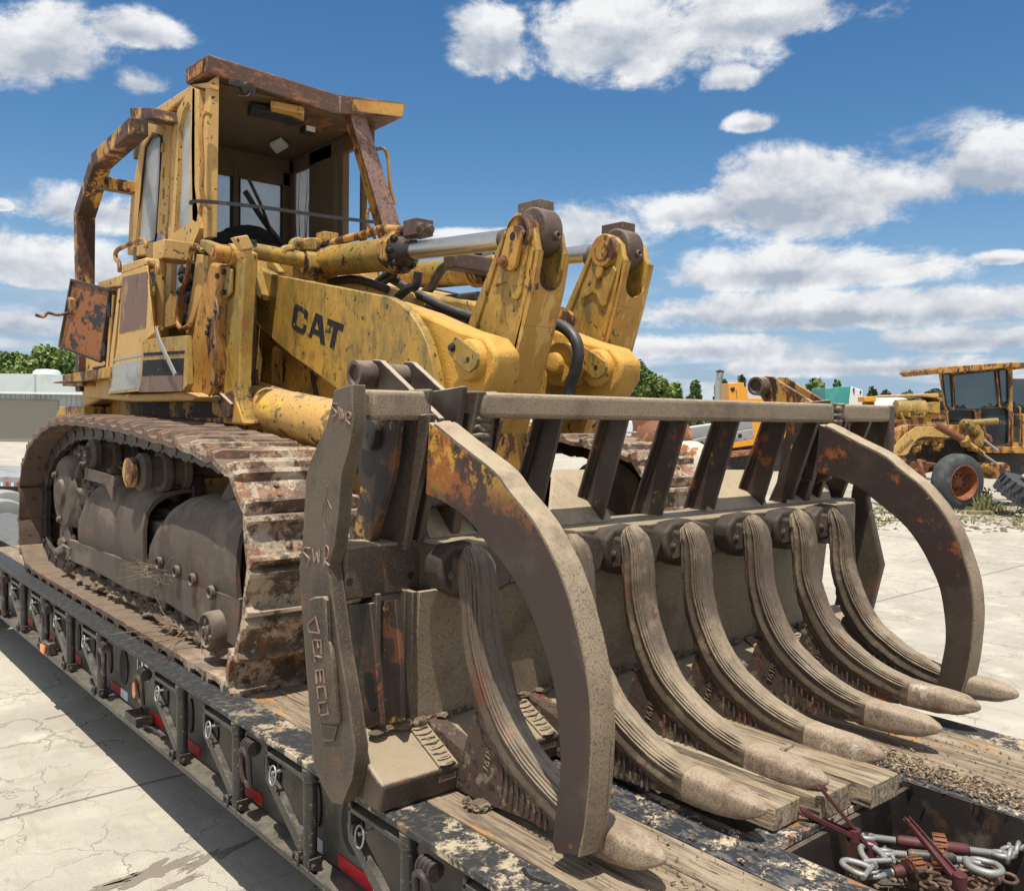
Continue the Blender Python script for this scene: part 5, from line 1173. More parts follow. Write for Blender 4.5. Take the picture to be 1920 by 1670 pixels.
LCY = mat('scuffed_cylinder_paint', (.56, .33, .09), .5, layers=[((.68, .42, .07), 5, .60, .02, dict(detail=3)), ((.05, .04, .03), 3.2, .575, .02, dict(chip=1, detail=12, rough=.75)), ((.10, .075, .04), 13, .55, .06, dict(detail=9, stretch=(1, .5, 1), strength=.8)), (DKR, 40, .61, .02, dict(chip=1))], dust=(DUST, .5, 1.3, .5))
# ---- lift cylinder under the arm
a = X_(Ar(190, 1560), 2.40); c = X_(Ar(900, 1730), 2.30); d = (c-a).normalized(); c = c+d*.45
b = MB(); b.lathe(a, d, [(-.05, .05), (-.03, .10), (.02, .125), (.05, .13), ((c-a).length, .13)], 40); lc = b.build('lift_cylinder', LCY, LD, smooth=40)
b = MB(); b.box(a+V((-.04, -.06, .10)), a+V((.05, .06, .22))); b.cyl(a+V((0, .05, .20)), a+V((0, .3, .24)), .05, n=16); b.build('port_block', YELR, lc, bevel=.008)
b = MB(); b.tube([X_(Ar(290, 1410), 2.40), X_(Ar(860, 1590), 2.40)], .026, 12); b.build('oil_pipe', YELR, lc)
b = MB(); b.lathe(X_(Ar(150, 1400), 2.45), (1, 0, 0), [(0, .05), (.1, .05)], 16); b.build('pipe_elbow', YELR, lc)

# ---- RAKE
YF = 2.49      # top bar front
rk = MB()
# top bars
def bar(b, p0, p1, y, h0, h1, depth=.11):
    pass
def ybar(p_tl, p_tr, p_br, p_bl, y, depth): 
    return [Y_(p, y) for p in (p_tl, p_tr, p_br, p_bl)], (0, depth, 0)
P_, v_ = ybar((905, 735), (1566, 757), (1566, 793), (905, 784), YF, .12); rk.prism(P_, v_)
rake = rk.build('rake', MUDL, LD, bevel=.018, seg=3)
zt = Y_((905, 735), YF).z; zb = Y_((905, 784), YF).z
b = MB(); q1 = Y_(T1(620, 125), 2.51); q2 = Y_(T1(1250, 105), 2.51); q3 = Y_(T1(1255, 370), 2.51); q4 = Y_(T1(620, 320), 2.51)
b.box((1.535, 2.50, zb-.01), (q2.x-.0, 2.62, zt-.003)); b.build('top_bar', MUDL, rake, bevel=.018, seg=3)
b = MB(); qr = Y_((1672, 762), 2.49); b.box((4.42, 2.48, zb), (qr.x, 2.60, zt)); b.build('top_bar', MUDL, rake, bevel=.018, seg=3)
b = MB(); b.yz([(2.485, zt+.004), (2.615, zt+.004), (2.80, .828), (2.655, .828)], q2.x-.035, q2.x); b.build('end_post', MUD, rake, bevel=.012)
# left side plate (outer face at 1.46) with bevelled leading edge
XS = 1.46
outer = [T1(405, 140), T1(555, 95), T1(565, 400), T1(530, 640), T1(460, 880), T1(430, 1250), T1(400, 1500), T2(235, 0), T2(270, 250), T2(310, 550), T2(370, 900), T2(395, 1080), T2(420, 1250), T2(400, 1450), T2(330, 1625), T2(262, 1612), T2(190, 1480), T2(140, 1370), T2(110, 1000), T2(60, 350), T2(38, 0), T1(100, 1670), T1(130, 1430), T1(155, 920), T1(190, 770), T1(270, 590), T1(330, 450), T1(370, 310)]
front = {0: T1(405, 140)}
P = [X_(p, XS) for p in outer]
b = MB(); b.prism(P, (.05, 0, 0)); sp_ = b.build('side_plate', MUD, rake, bevel=.016, seg=3)
# leading bevel wedge: from the face edge forward and inward
fe = [T1(555, 95), T1(565, 400), T1(530, 640), T1(460, 880), T1(430, 1250), T2(235, 0), T2(270, 250), T2(310, 550), T2(370, 900), T2(395, 1080), T2(420, 1250), T2(400, 1450)]
fo = [T1(618, 125), T1(632, 400), T1(580, 580), T1(520, 800), T1(470, 1180), T2(298, 0), T2(340, 270), T2(380, 560), T2(430, 900), T2(445, 1080), T2(470, 1250), T2(470, 1430)]
b = MB(); I = [X_(p, XS+.002) for p in fe]; O = [X_(p, XS+.045) for p in fo]
va = [b.bm.verts.new(p) for p in I]; vb = [b.bm.verts.new(p) for p in O]; vc = [b.bm.verts.new(V((XS+.047, p.y+.03, p.z))) for p in I]
for i in range(len(va)-1):
    b.bm.faces.new((va[i], va[i+1], vb[i+1], vb[i])); b.bm.faces.new((vb[i], vb[i+1], vc[i+1], vc[i])); b.bm.faces.new((vc[i], vc[i+1], va[i+1], va[i]))
b.bm.faces.new((va[0], vb[0], vc[0])); b.bm.faces.new((va[-1], vc[-1], vb[-1]))
b.build('leading_edge', MUD, sp_, smooth=50)
# cast wear block with raised letters FLECO
wb = [T2(95, 235), T2(135, 215), T2(200, 210), T2(212, 240), T2(225, 520), T2(245, 570), T2(262, 700), T2(285, 1000), T2(295, 1085), T2(215, 1080), T2(175, 1060), T2(150, 800), T2(120, 500), T2(100, 300)]
b = MB(); b.prism([X_(p, XS-.022) for p in wb], (.0225, 0, 0)); wbk = b.build('wear_block', MUD, sp_, bevel=.007, seg=3)
b = MB(); b.prism([X_(p, XS-.006) for p in (T2(178, 1085), T2(295, 1090), T2(270, 1195), T2(200, 1200))], (.0065, 0, 0)); b.build('wear_block', MUD, sp_, bevel=.004)
WORN = mat('rubbed_brown_steel', (.19, .115, .085), .5, layers=[((.30, .22, .17), 20, .5, .15, {})], bumps=[(60, .4, .003)])
def lt(pts, r=.0036, closed=False, plane=XS-.024):
    b = MB(); b.tube([X_(p, plane) for p in pts], r, 6, closed=closed); return b.build('raised_letter', WORN, wbk)
lt([T2(152, 350), T2(102, 400), T2(108, 450), T2(178, 460)], closed=True)
lt([T2(193, 605), T2(188, 510), T2(145, 505), T2(135, 520), T2(142, 600)]); lt([T2(165, 510), T2(172, 560)])   # F
lt([T2(150, 655), T2(145, 612), T2(200, 625)])                                           # L
lt([T2(160, 800), T2(155, 715), T2(205, 708), T2(213, 800)]); lt([T2(182, 712), T2(188, 790)])  # E
lt([T2(170, 905), T2(165, 828), T2(215, 820), T2(226, 905)])                           # C
lt([T2(180, 1005), T2(175, 935), T2(228, 925), T2(238, 1010), T2(190, 1018)], closed=True)  # O
def weld(letters, par, pl, r=.0035):
    b = MB()
    for L in letters: b.tube(spl([X_(p, pl) for p in L], 4), r, 6)
    return b.build('weld_writing', WORN, par)
weld([[T1(430, 262), T1(395, 265), T1(388, 295), T1(415, 325), T1(420, 360), T1(390, 372)], [T1(440, 290), T1(455, 400)], [T1(455, 300), T1(475, 400)], [T1(470, 310), T1(490, 390), T1(500, 330), T1(505, 420)], [T1(510, 420), T1(515, 340), T1(545, 350), T1(540, 385), T1(515, 395), T1(540, 445)]], sp_, XS-.002)
weld([[T1(200, 1520), T1(150, 1515), T1(135, 1550), T1(185, 1610), T1(180, 1660)], [T1(215, 1520), T1(235, 1640), T1(250, 1560), T1(270, 1650), T1(275, 1530)], [T1(320, 1660), T1(325, 1500), T1(355, 1530), T1(350, 1600), T1(320, 1620), T1(360, 1670)]], sp_, XS-.002)
b = MB()
for L in ([T1(345, 975), T1(320, 1100), T1(292, 1250)], [T1(330, 1130), T1(310, 1280), T1(322, 1350)], [T1(330, 1150), T1(345, 1100), T1(380, 1180)]): b.tube([X_(p, XS-.0005) for p in L], .0022, 5)
b.build('scratch_mark', WHP if False else MUDL, sp_)
# mid beam
yM = 2.62
zM0 = Y_((640, 1130), yM).z; zM1 = Y_((640, 1037), yM).z
b = MB(); b.box((1.512, yM, .645), (4.80, yM+.16, .825)); b.prism([V((1.80, yM+.02, .648)), V((4.62, yM+.02, .648)), V((4.62, yM+.02, .822)), V((1.80, yM+.02, .822))], (0, -.12, 0), taper=[V((1.86, 2.51, .648)), V((4.60, 2.51, .648)), V((4.60, 2.51, .822)), V((1.86, 2.51, .822))]); mb_ = b.build('middle_beam', MUD, rake, bevel=.012, seg=3)
b = MB()
for p in (T2(382, 112), T2(798, 65)): q = Y_(p, yM-.0004); b.lathe(q, (0, -1, 0), [(0, .013), (.0008, .013)], 16)
b.build('bolt_hole', BLKI, mb_, smooth=0)
# bottom beam with sloping top
b = MB(); b.yz([(2.40, .005), (2.38, .10), (2.60, .20), (2.74, .20), (2.74, .02)], 1.512, 4.80); bb2 = b.build('bottom_beam', MUD, rake, bevel=.012, seg=3)
# moldboard
b = MB(); prof = [(2.545, .66), (2.56, .5), (2.575, .35), (2.575, .195)]
b.prism([V((1.76, y, z)) for y, z in prof]+[V((1.76, y+.02, z)) for y, z in prof[::-1]], (2.62, 0, 0)); b.build('back_plate', MUDL, rake, bevel=.003)
b = MB(); b.box((1.74, 2.56, .2), (1.762, 2.80, .66)); b.build('back_rib', MUD, rake, bevel=.004)
RYB = mat('rust_black_over_yellow', (.040, .026, .020), .6, layers=[((.44, .26, .06), 3.2, .52, .05, dict(detail=12, rough=.78)), ((.13, .05, .025), 5, .53, .06, dict(detail=10)), ((.03, .02, .016), 14, .52, .05, dict(detail=9))], bumps=[(60, .3, .003)])
# struts seen between side plate and back plate
b = MB(); sx = 1.60
so_ = [X_(p, sx) for p in (T2(375, 270), T2(520, 255), T2(555, 600), T2(595, 1080), T2(455, 1125), T2(400, 700))]
b.prism(so_, (.02, 0, 0)); stp = b.build('strut', YELR if False else PLUM, rake, bevel=.003)
b = MB(); q = [X_(p, sx-.002) for p in (T2(480, 745), T2(500, 722), T2(520, 730), T2(550, 850), T2(562, 970), T2(550, 990), T2(525, 980), T2(490, 880))]; b.prism(q, (.0012, 0, 0)); b.build('slot', BLKI, stp, smooth=0)
b = MB(); b.prism([X_(p, 1.66) for p in (T2(560, 245), T2(690, 235), T2(730, 700), T2(735, 1060), T2(630, 1080), T2(595, 600))], (.02, 0, 0)); b.build('strut', RYB, rake, bevel=.003)
b = MB(); b.box((1.62, 2.60, .2), (1.64, 2.63, .66)); b.box((1.735, 2.60, .2), (1.756, 2.64, .66)); b.build('strut', MUD, rake, bevel=.003)
# loader quick coupler plate with the lower pin, upper left (yellow)
b = MB(); b.prism([X_(p, 1.66) for p in (T1(640, 400), T1(960, 400), T1(900, 900), T1(710, 1530), T1(560, 1450), T1(620, 1000), T1(590, 620))], (.03, 0, 0)); b.build('coupler_plate', RYB, rake, bevel=.006)
b = MB(); c = X_(T1(682, 530), 1.635); b.lathe(c, (1, 0, 0), [(0, .008), (0, .05), (.004, .056), (.03, .056)], 28); b.lathe(c+V((-.001, 0, 0)), (-1, 0, 0), [(0, .01), (.001, .01)], 10); b.build('coupler_pin', GRS, rake)
b = MB(); b.prism([X_(p, 1.72) for p in (T1(960, 370), T1(1230, 350), T1(1180, 700), T1(1070, 1200), T1(1010, 1540), T1(720, 1530), T1(800, 1000), T1(900, 600))], (.03, 0, 0)); b.build('rib', MUD, rake, bevel=.006)
b = MB(); b.prism([X_(p, 1.80) for p in (T1(1215, 380), T1(1262, 440), T1(1240, 900), T1(1130, 1480), T1(1020, 1520), T1(1100, 1000), T1(1180, 560))], (.03, 0, 0)); b.build('rib', MUD, rake, bevel=.006)
# ribs between the top bar and the middle beam
def rib(px, x=None):
    q = Y_((px, 783), YF+.012); x = q.x
    b = MB(); b.yz([(YF+.012, zb+.004), (YF+.15, zb+.004), (YF+.315, .828), (YF+.15, .828)], x-.014, x+.002); b.yz([(YF+.125, zb+.004), (YF+.137, zb+.004), (YF+.30, .828), (YF+.288, .828)], x-.05, x-.014); return b.build('rib', PLUM, rake, bevel=.003)
for px in (945, 1058, 1181, 1292, 1389, 1480): rib(px)
b = MB(); q = Y_((1565, 783), YF); b.yz([(YF+.0, zt+.003), (YF+.12, zt+.003), (YF+.33, .828), (YF+.15, .828)], q.x-.02, q.x+.03); b.build('end_post', MUD, rake, bevel=.006)
b = MB(); b.yz([(YF+.02, zb), (YF+.10, zb), (YF+.30, .828), (YF+.17, .828)], q.x-.13, q.x-.10); b.build('rib', PLUM, rake, bevel=.003)
b = MB(); q = Y_((905, 783), YF); b.yz([(YF+.0, zt+.003), (YF+.12, zt+.003), (YF+.33, .828), (YF+.15, .828)], q.x-.02, q.x+.02); b.build('end_post', MUD, rake, bevel=.006)
# end of the right bar, side plate on the right
b = MB(); b.yz([(2.47, zt+.004), (2.60, zt+.004), (2.70, .85), (2.72, .5), (2.82, .02), (2.6, .0), (2.5, .45), (2.60, .82), (2.47, 1.10)], qr.x-.04, qr.x+.01); b.build('side_plate', MUD, rake, bevel=.012)
for x_ in (4.45, 4.70):
    b = MB(); b.yz([(2.50, zb), (2.60, zb), (2.80, .828), (2.66, .828)], x_, x_+.03); b.build('rib', PLUM, rake, bevel=.003)
# leaning gusset plates above the middle beam
for (pl_, pr_, tl, tr) in ((1095, 1235, 1030, 1135) if False else (1032, 1150, 1040, 1110), (1330, 1440, 1345, 1420), (1480, 1560, 1500, 1545)):
    a1, a2 = Y_((pl_, 985), 2.625), Y_((pr_, 985), 2.625); t1, t2 = Y_((tl, 882), 2.86), Y_((tr, 882), 2.86)
    b = MB(); b.prism([V((a1.x, 2.63, .826)), V((a2.x, 2.63, .826)), t2, t1], (0, .02, .004)); b.build('gusset', MUDL, rake, bevel=.003)
a1 = Y_(S4(700, 760), 2.625)
b = MB(); b.prism([V((1.86, 2.63, .826)), V((2.12, 2.63, .826)), V((2.1, 2.84, 1.02)), V((1.9, 2.84, 1.02))], (0, .02, .004)); b.build('gusset', MUDL, rake, bevel=.003)
# weld stack plates where the clamps pass
for xc, yy in ((2.0, 2.52), (4.36, 2.50)):
    b = MB(); b.yz([(yy, zt+.02), (yy+.22, zt-.0), (yy+.30, .9), (yy+.08, .95)], xc-.09, xc-.06); b.build('clamp_cheek', PLUM, rake, bevel=.006)
    b = MB()
    for k in range(9): b.blob((xc+.01, yy+.01, zt-.03-k*.032), (.042, .03, .02), k, .3, 2)
    b.build('weld_stack', MUD, rake, smooth=60)
    b = MB(); b.yz([(yy-.01, zt+.005), (yy+.08, zt+.005), (yy+.2, .9), (yy+.06, .95)], xc+.045, xc+.08); b.build('clamp_cheek', MUD, rake, bevel=.012)
# knuckles behind, with pins
def knuckle(px, mt):
    c = Y_(px, 3.0); x = c.x
    for dx in (.055, .20):
        b = MB(); b.yz([(c.y+.05, c.z-.02), (c.y+.045, c.z+.03), (c.y+.0, c.z+.06), (c.y-.05, c.z+.055), (c.y-.44, c.z-.16), (c.y-.44, c.z-.40), (c.y-.1, c.z-.22)], x+dx, x+dx+.025); b.build('clamp_lever', mt, rake, bevel=.004)
    b = MB(); b.lathe(c+V((-.03, 0, 0)), (1, 0, 0), [(.02, .0), (.015, .035), (0, .038), (0, .052), (.07, .055), (.07, .045), (.30, .045)], 28); b.build('lever_pin', BRN, rake, smooth=40)
knuckle((676, 702), PLUM); knuckle((1422, 724), YELR)
TIND = mat('dark_tine_flank', (.075, .050, .038), .65, layers=[((.22, .175, .12), 16, .53, .1, dict(detail=9)), ((.13, .05, .025), 7, .58, .06, {}), ((.03, .02, .016), 40, .56, .06, {})], bumps=[(120, .6, .004), (26, .5, .008)])
LUGM = mat('dark_caked_lug', (.045, .031, .022), .65, layers=[((.085, .062, .042), 5, .5, .15, dict(detail=9)), ((.04, .028, .02), 9, .55, .1, {})], bumps=[(120, .5, .004), (20, .5, .01)])
# teeth
tsp = [(2.385, .825), (2.362, .80), (2.342, .765), (2.332, .72), (2.325, .66), (2.315, .56), (2.285, .46), (2.235, .36), (2.165, .27), (2.07, .20), (1.96, .145), (1.84, .11), (1.72, .100), (1.62, .098), (1.515, .098)]
def tooth_mesh(seed):
    rj = random.Random(seed*13); j1, j2, j3, tl = rj.uniform(-.012, .012), rj.uniform(-.008, .012), rj.uniform(-.012, .012), rj.uniform(-.03, .025)
    b = MB(); C = spl([V((j3*(i_/16.)**2, y+tl*max(0, (i_-10)/6.), z+j2*math.sin(i_*.4))) for i_, (y, z) in enumerate(tsp)], 5); n = len(C); N = 132; rings = []
    for i, p in enumerate(C):
        f = i/(n-1); t = (C[min(i+1, n-1)]-C[max(i-1, 0)]).normalized(); nr = V((0, t.z, -t.y))   # towards front/up
        if nr.y > 0 and f < .3: nr = -nr
        if nr.z < 0 and f > .5: nr = -nr
        nr = V((0, -abs(t.z), abs(t.y))) 
        w = .050+.008*math.sin(min(1, f*1.5)*math.pi)
        up = .024+.012*min(1, f*4); dn = .03+.045*math.exp(-((f-.60)/.22)**2)+.02*min(1, f*5)
        if f < .14: g2 = (1-f/.14); w *= 1-.62*g2**2; up *= 1-.5*g2**2; dn = dn*(1-.3*g2)+.01
        if f > .88:
            g_ = (f-.88)/.12; w *= 1-.30*g_**2; up *= 1-.30*g_**2; dn *= 1-.45*g_**1.5
        if f > .93: g3 = math.sqrt(max(.10, 1-((f-.93)/.07)**2*.97)); w *= g3; up *= g3; dn *= g3
        ring = []
        for k in range(N):
            a = 2*math.pi*k/N; ca, sa = math.cos(a), math.sin(a)
            e = .55; x = w*math.copysign(abs(ca)**e, ca); y = (up if sa > 0 else dn)*math.copysign(abs(sa)**e, sa)
            ripple = 1.0
            if f < .79: 
                rp = (.0078*(abs(math.sin(a*9+.9*mnoise.noise(V((f*5, seed, 0)))))**.7-.5)*(1.1+1.1*mnoise.noise(V((a*2, f*16, seed*2)))) if sa > -.75 else 0)+.003*mnoise.noise(V((a*5, f*70, seed)))
            else: rp = .0025*mnoise.noise(V((ca*3, f*30, seed)))+(.004 if f < .97 else 0)
            if sa < -.2 and .3 < f < .8: x *= 1-.25*(-sa)
            if sa < -.35 and .42 < f < .78: rp += -.005*(math.sin(f*150) > .1)
            q = p+V((x, 0, 0))+nr*y; dirv = (V((x, 0, 0))+nr*y).normalized()
            ring.append(b.bm.verts.new(q+dirv*rp))
        rings.append(ring)
    for i in range(n-1):
        for k in range(N):
            fc = b.bm.faces.new((rings[i][k], rings[i][(k+1) % N], rings[i+1][(k+1) % N], rings[i+1][k]))
            fc.material_index = 1 if i/(n-1) > .80 else 0
    for rg, sg in ((rings[0], 1), (rings[-1], 1)):
        c = sum((v.co for v in rg), V((0, 0, 0)))/N
        if rg is rings[-1]: c = c+V((0, -.004, 0))
        cv = b.bm.verts.new(c)
        for k in range(N):
            fc = b.bm.faces.new((rg[k], rg[(k+1) % N], cv)); fc.material_index = 1 if rg is rings[-1] else 0
    bmesh.ops.recalc_face_normals(b.bm, faces=b.bm.faces)
    me = bpy.data.meshes.new('tooth'); b.bm.to_mesh(me); b.bm.free(); me.materials.append(TINE); me.materials.append(TIPM); me.materials.append(MUD)
    for p in me.polygons: p.use_smooth = True
    return me
LUG = [(Y_(p, 2.43).x-2.64, Y_(p, 2.43).z) for p in ((1136, 1012), (1152, 992), (1190, 984), (1232, 994), (1242, 1020), (1232, 1055), (1200, 1078), (1165, 1078), (1140, 1060), (1133, 1035))]
TXS = [1.85, 2.31, 2.64, 3.0, 3.44, 3.81, 4.15]
tms = [tooth_mesh(s) for s in (1, 2, 3, 4, 5, 6, 7)]
for i, x in enumerate(TXS):
    o = bpy.data.objects.new('tooth', tms[i]); COL.objects.link(o); o.parent = rake; o.location = (x, 0, [0, .004, .012, .0, .004, .006, .0][i]); 
    # mounting lug with bolts at the top, and weld pads at the base
    b = MB()
    b.prism([V((x+a*1.03-.008, 2.515, z)) for a, z in LUG], (0, -.2, 0), taper=[V((x+a, 2.43, z)) for a, z in LUG])
    b.prism([V((x-.045, 2.44, .66)), V((x+.045, 2.44, .66)), V((x+.045, 2.44, .80)), V((x-.045, 2.44, .80))], (0, -.1, 0), taper=[V((x-.03, 2.35, .69)), V((x+.03, 2.35, .69)), V((x+.026, 2.36, .79)), V((x-.026, 2.36, .79))])
    lg = b.build('tooth_lug', LUGM, o, bevel=.014, seg=3)
    lg.matrix_parent_inverse = Matrix.Translation(-o.location)
    b = MB(); q = Y_((1152, 1038), 2.43); b.bolt((x+q.x-2.64, 2.43, q.z), (0, -1, 0), .016, .016); q = Y_((1160, 1015), 2.43); b.box((x+q.x-2.65, 2.42, q.z-.015), (x+q.x-2.62, 2.428, q.z+.018)); bo = b.build('bolt', TIND, lg, bevel=.003)
    b = MB(); r_ = random.uniform(-.01, .01)
    b.prism([V((x-.115, 2.585, .203)), V((x-.045, 2.585, .203)), V((x-.045, 2.385, .110)), V((x-.115, 2.385, .110))], (0, .0, -.055))
    for k in range(9): b.blob((x-.08+.002*(k % 2), 2.57-k*.0225, .199-k*.0108), (.033, .0120, .0052), k, .5, 2)
    pd = b.build('weld_pad', MUD, o, smooth=50); pd.matrix_parent_inverse = Matrix.Translation(-o.location)
    b = MB(); b.yz([(2.58, .02), (2.58, .2), (2.36, .15), (2.30, .30), (2.18, .26), (2.05, .17), (1.92, .11), (1.82, .085), (1.84, .05), (2.0, .035), (2.3, .01)], x-.036, x+.036)
    for k in range(9):
        y = 2.15-k*.026; zc = .112-k*.0065; hh = .052-.0028*k; b.prism([V((x-.0355, y, zc-hh)), V((x-.0355, y+.011, zc-hh)), V((x-.0355, y+.008, zc+hh)), V((x-.0355, y-.002, zc+hh))], (-.008-.003*math.sin(k*3.1+i), 0, 0))
    wb_ = b.build('tooth_web', TIND, o, bevel=.004); wb_.matrix_parent_inverse = Matrix.Translation(-o.location)
    tx = text_obj('cast_number', '161RC', .042, (x-.037, 2.225, .115), (0, -.25, 1), (0, 1, .25), TINE, o, depth=.003); tx.matrix_parent_inverse = Matrix.Translation(-o.location)
# ledge soil along the base
b = MB()
for k in range(46):
    x = 1.6+k*.06+random.uniform(-.02, .02); b.blob((x, 2.575+random.uniform(-.02, .015), .205), (random.uniform(.015, .045), .02, random.uniform(.006, .018)), k, .6, 2, 3)
tag(b.build('soil_crumbs', SOIL, rake, smooth=0), kind='stuff')
# clamp arms (grapples)
cu = [(2.44, 1.245), (2.39, 1.228), (2.25, 1.165), (2.10, 1.10), (2.02, 1.04), (1.92, .97), (1.84, .885), (1.78, .80), (1.73, .69), (1.69, .57), (1.672, .44), (1.675, .31), (1.69, .17), (1.712, .075)]
cl = [(1.80, .05), (1.815, .08), (1.805, .17), (1.79, .28), (1.795, .38), (1.82, .51), (1.86, .60), (1.92, .70), (2.00, .79), (2.12, .875), (2.23, .945), (2.35, .985), (2.455, 1.005)]
CLMP = mat('clamp_arm_paint', (.040, .024, .019), .52, layers=[((.080, .060, .042), 2.2, .50, .14, dict(strength=.75, detail=9)), ((.52, .28, .04), 5.5, .50, .03, dict(detail=12, rough=.8, zlo=.96, zhi=1.14)), ((.28, .085, .02), 7, .49, .06, dict(detail=12, rough=.8, zlo=.86, zhi=1.08, strength=.9)), ((.30, .09, .025), 4.2, .60, .05, dict(detail=12))], bumps=[(60, .25, .003), (160, .2, .002)], dust=((.45, .385, .285), .35, .95, .95), edge=((.30, .24, .17), .012, .9))
def clampf(x0, w, lift=0):
    up = spl2(cu, 4); lo = spl2(cl, 4)
    b = MB(); P = [V((x0, y, z+lift)) for y, z in up+lo]
    b.prism(P, (w, 0, 0)); g = b.build('clamp_arm', CLMP if x0 < 3 else PLUM, rake, bevel=.007)
    # dusty ridged face plate along the leading edge
    b = MB(); rings = []
    n = len(up)
    for i, (y, z) in enumerate(up[3:]):
        j = i+3; a = V((0, *up[max(j-1, 0)])); c = V((0, *up[min(j+1, n-1)])); t = (c-a).normalized(); nr = V((0, -abs(t.z), abs(t.y)))
        pr = [(0.0, -.002), (.0, .006), (w*.45, .016), (w*.70, .016), (w*.74, .008), (w*.95, .012), (w+.0, .002), (w, -.002)]
        wob = .002*mnoise.noise(V((j*.9, 0, x0)))
        rings.append([b.bm.verts.new(V((x0+px_, y, z+lift))+nr*(h+wob)) for px_, h in pr])
    for i in range(len(rings)-1):
        for k in range(len(rings[0])-1): b.bm.faces.new((rings[i][k], rings[i][k+1], rings[i+1][k+1], rings[i+1][k]))
    for rg in (rings[0], rings[-1]): b.bm.faces.new(rg)
    b.build('wear_strip', MUDL, g, smooth=50)
    return g
clampf(1.715, .085); clampf(4.09, .095, 0)

# ------------------------------------------------------------------ loose things on the deck
def timber(x0, x1, y0, y1, z0, z1, rot, lab, seed):
    b = MB(); random.seed(seed)
    n = 9; rings = []
    for i in range(n):
        f = i/(n-1); y = y0+(y1-y0)*f
        rings.append([b.bm.verts.new(V((x+.004*mnoise.noise(V((x*9, y*5, z*7+seed))), y+(.006*mnoise.noise(V((x*40, z*40, seed))) if i in (0, n-1) else 0), z+.004*mnoise.noise(V((x*8, y*6, seed)))))) for x, z in ((x0, z0), (x0, (z0+z1)/2), (x0, z1), ((x0+x1)/2, z1), (x1, z1), (x1, (z0+z1)/2), (x1, z0))])
    k = 7
    for i in range(n-1):
        for j in range(k): b.bm.faces.new((rings[i][j], rings[i][(j+1) % k], rings[i+1][(j+1) % k], rings[i+1][j]))
    b.bm.faces.new(rings[0]); b.bm.faces.new(rings[-1][::-1])
    c = V(((x0+x1)/2, y0, 0)); R_ = Matrix.Translation(c) @ Matrix.Rotation(rot, 4, 'Z') @ Matrix.Translation(-c)
    for v in b.bm.verts: v.co = R_ @ v.co
    return tag(b.build('timber_plank', TIMB, bevel=.004), lab, 'plank', 'loose planks under the rake teeth')
timber(2.40, 2.55, 1.55, 2.34, .0, .072, .02, 'loose grey plank nearest the black trailer side under the rake teeth', 1)
timber(2.58, 2.77, 1.50, 2.34, -.004, .078, .0, 'split loose plank with a broken corner between the other two planks', 2)
timber(2.79, 2.97, 1.44, 2.34, .0, .078, -.01, 'loose plank beside the open tool well with a clean sawn end', 3)
b = MB(); q = Z_(S8(630, 450), .10); b.prism([q+V((-.03, -.012, 0)), q+V((.03, -.02, .012)), q+V((.035, -.008, .014)), q+V((-.02, .008, 0))], (.004, .0, .012)); tag(b.build('wood_splinter', TIMB), 'short grey wood splinter lying on a loose plank', 'splinter')
b = MB(); q = Z_(S9(740, 470), .012); b.blob(q, (.045, .036, .016), 4, .45, 4, 2.4); q2 = q+V((-.035, .035, .012)); b.blob(q2, (.016, .010, .012), 8, .4, 3)
tag(b.build('dirt_clod', SOIL, smooth=0), 'dark crumbly dirt clod lying on the plank beside the first tooth', 'dirt clod')
CHIP = mat('mixed_chips', (.14, .10, .065), .95, layers=[((.40, .32, .22), 90, .52, .05, dict(detail=2)), ((.05, .035, .025), 70, .55, .05, dict(detail=2))])
# wood chips and soil crumbs on the right-hand planks
b = MB(); random.seed(11)
for k in range(2400):
    if k < 1900: x, y = random.gauss(3.24, .045), random.uniform(.95, 1.75)
    elif k < 2150: x, y = random.uniform(3.3, 3.7), random.uniform(1.0, 1.8)
    else: x, y = random.uniform(1.7, 2.3), random.uniform(1.2, 1.9)
    s = random.uniform(.001, .0042)*(1.2 if k < 1900 else .8)*(2 if random.random() < .04 else 1); a = random.uniform(0, 3.14); d = V((math.cos(a), math.sin(a), random.uniform(-.2, .3)))*s*random.uniform(1, 2.6); e = V((-math.sin(a), math.cos(a), 0))*s*.7
    p = V((x, y, .001+random.uniform(0, .006))); b.prism([p-d-e, p+d-e, p+d+e, p-d+e], (0, 0, s*.8))
tag(b.build('wood_chips', CHIP, smooth=0), kind='stuff')
OLDC = mat('old_chain_rust', (.085, .048, .032), .75, layers=[((.18, .10, .06), 20, .5, .12, {}), ((.04, .03, .025), 30, .54, .1, {})])
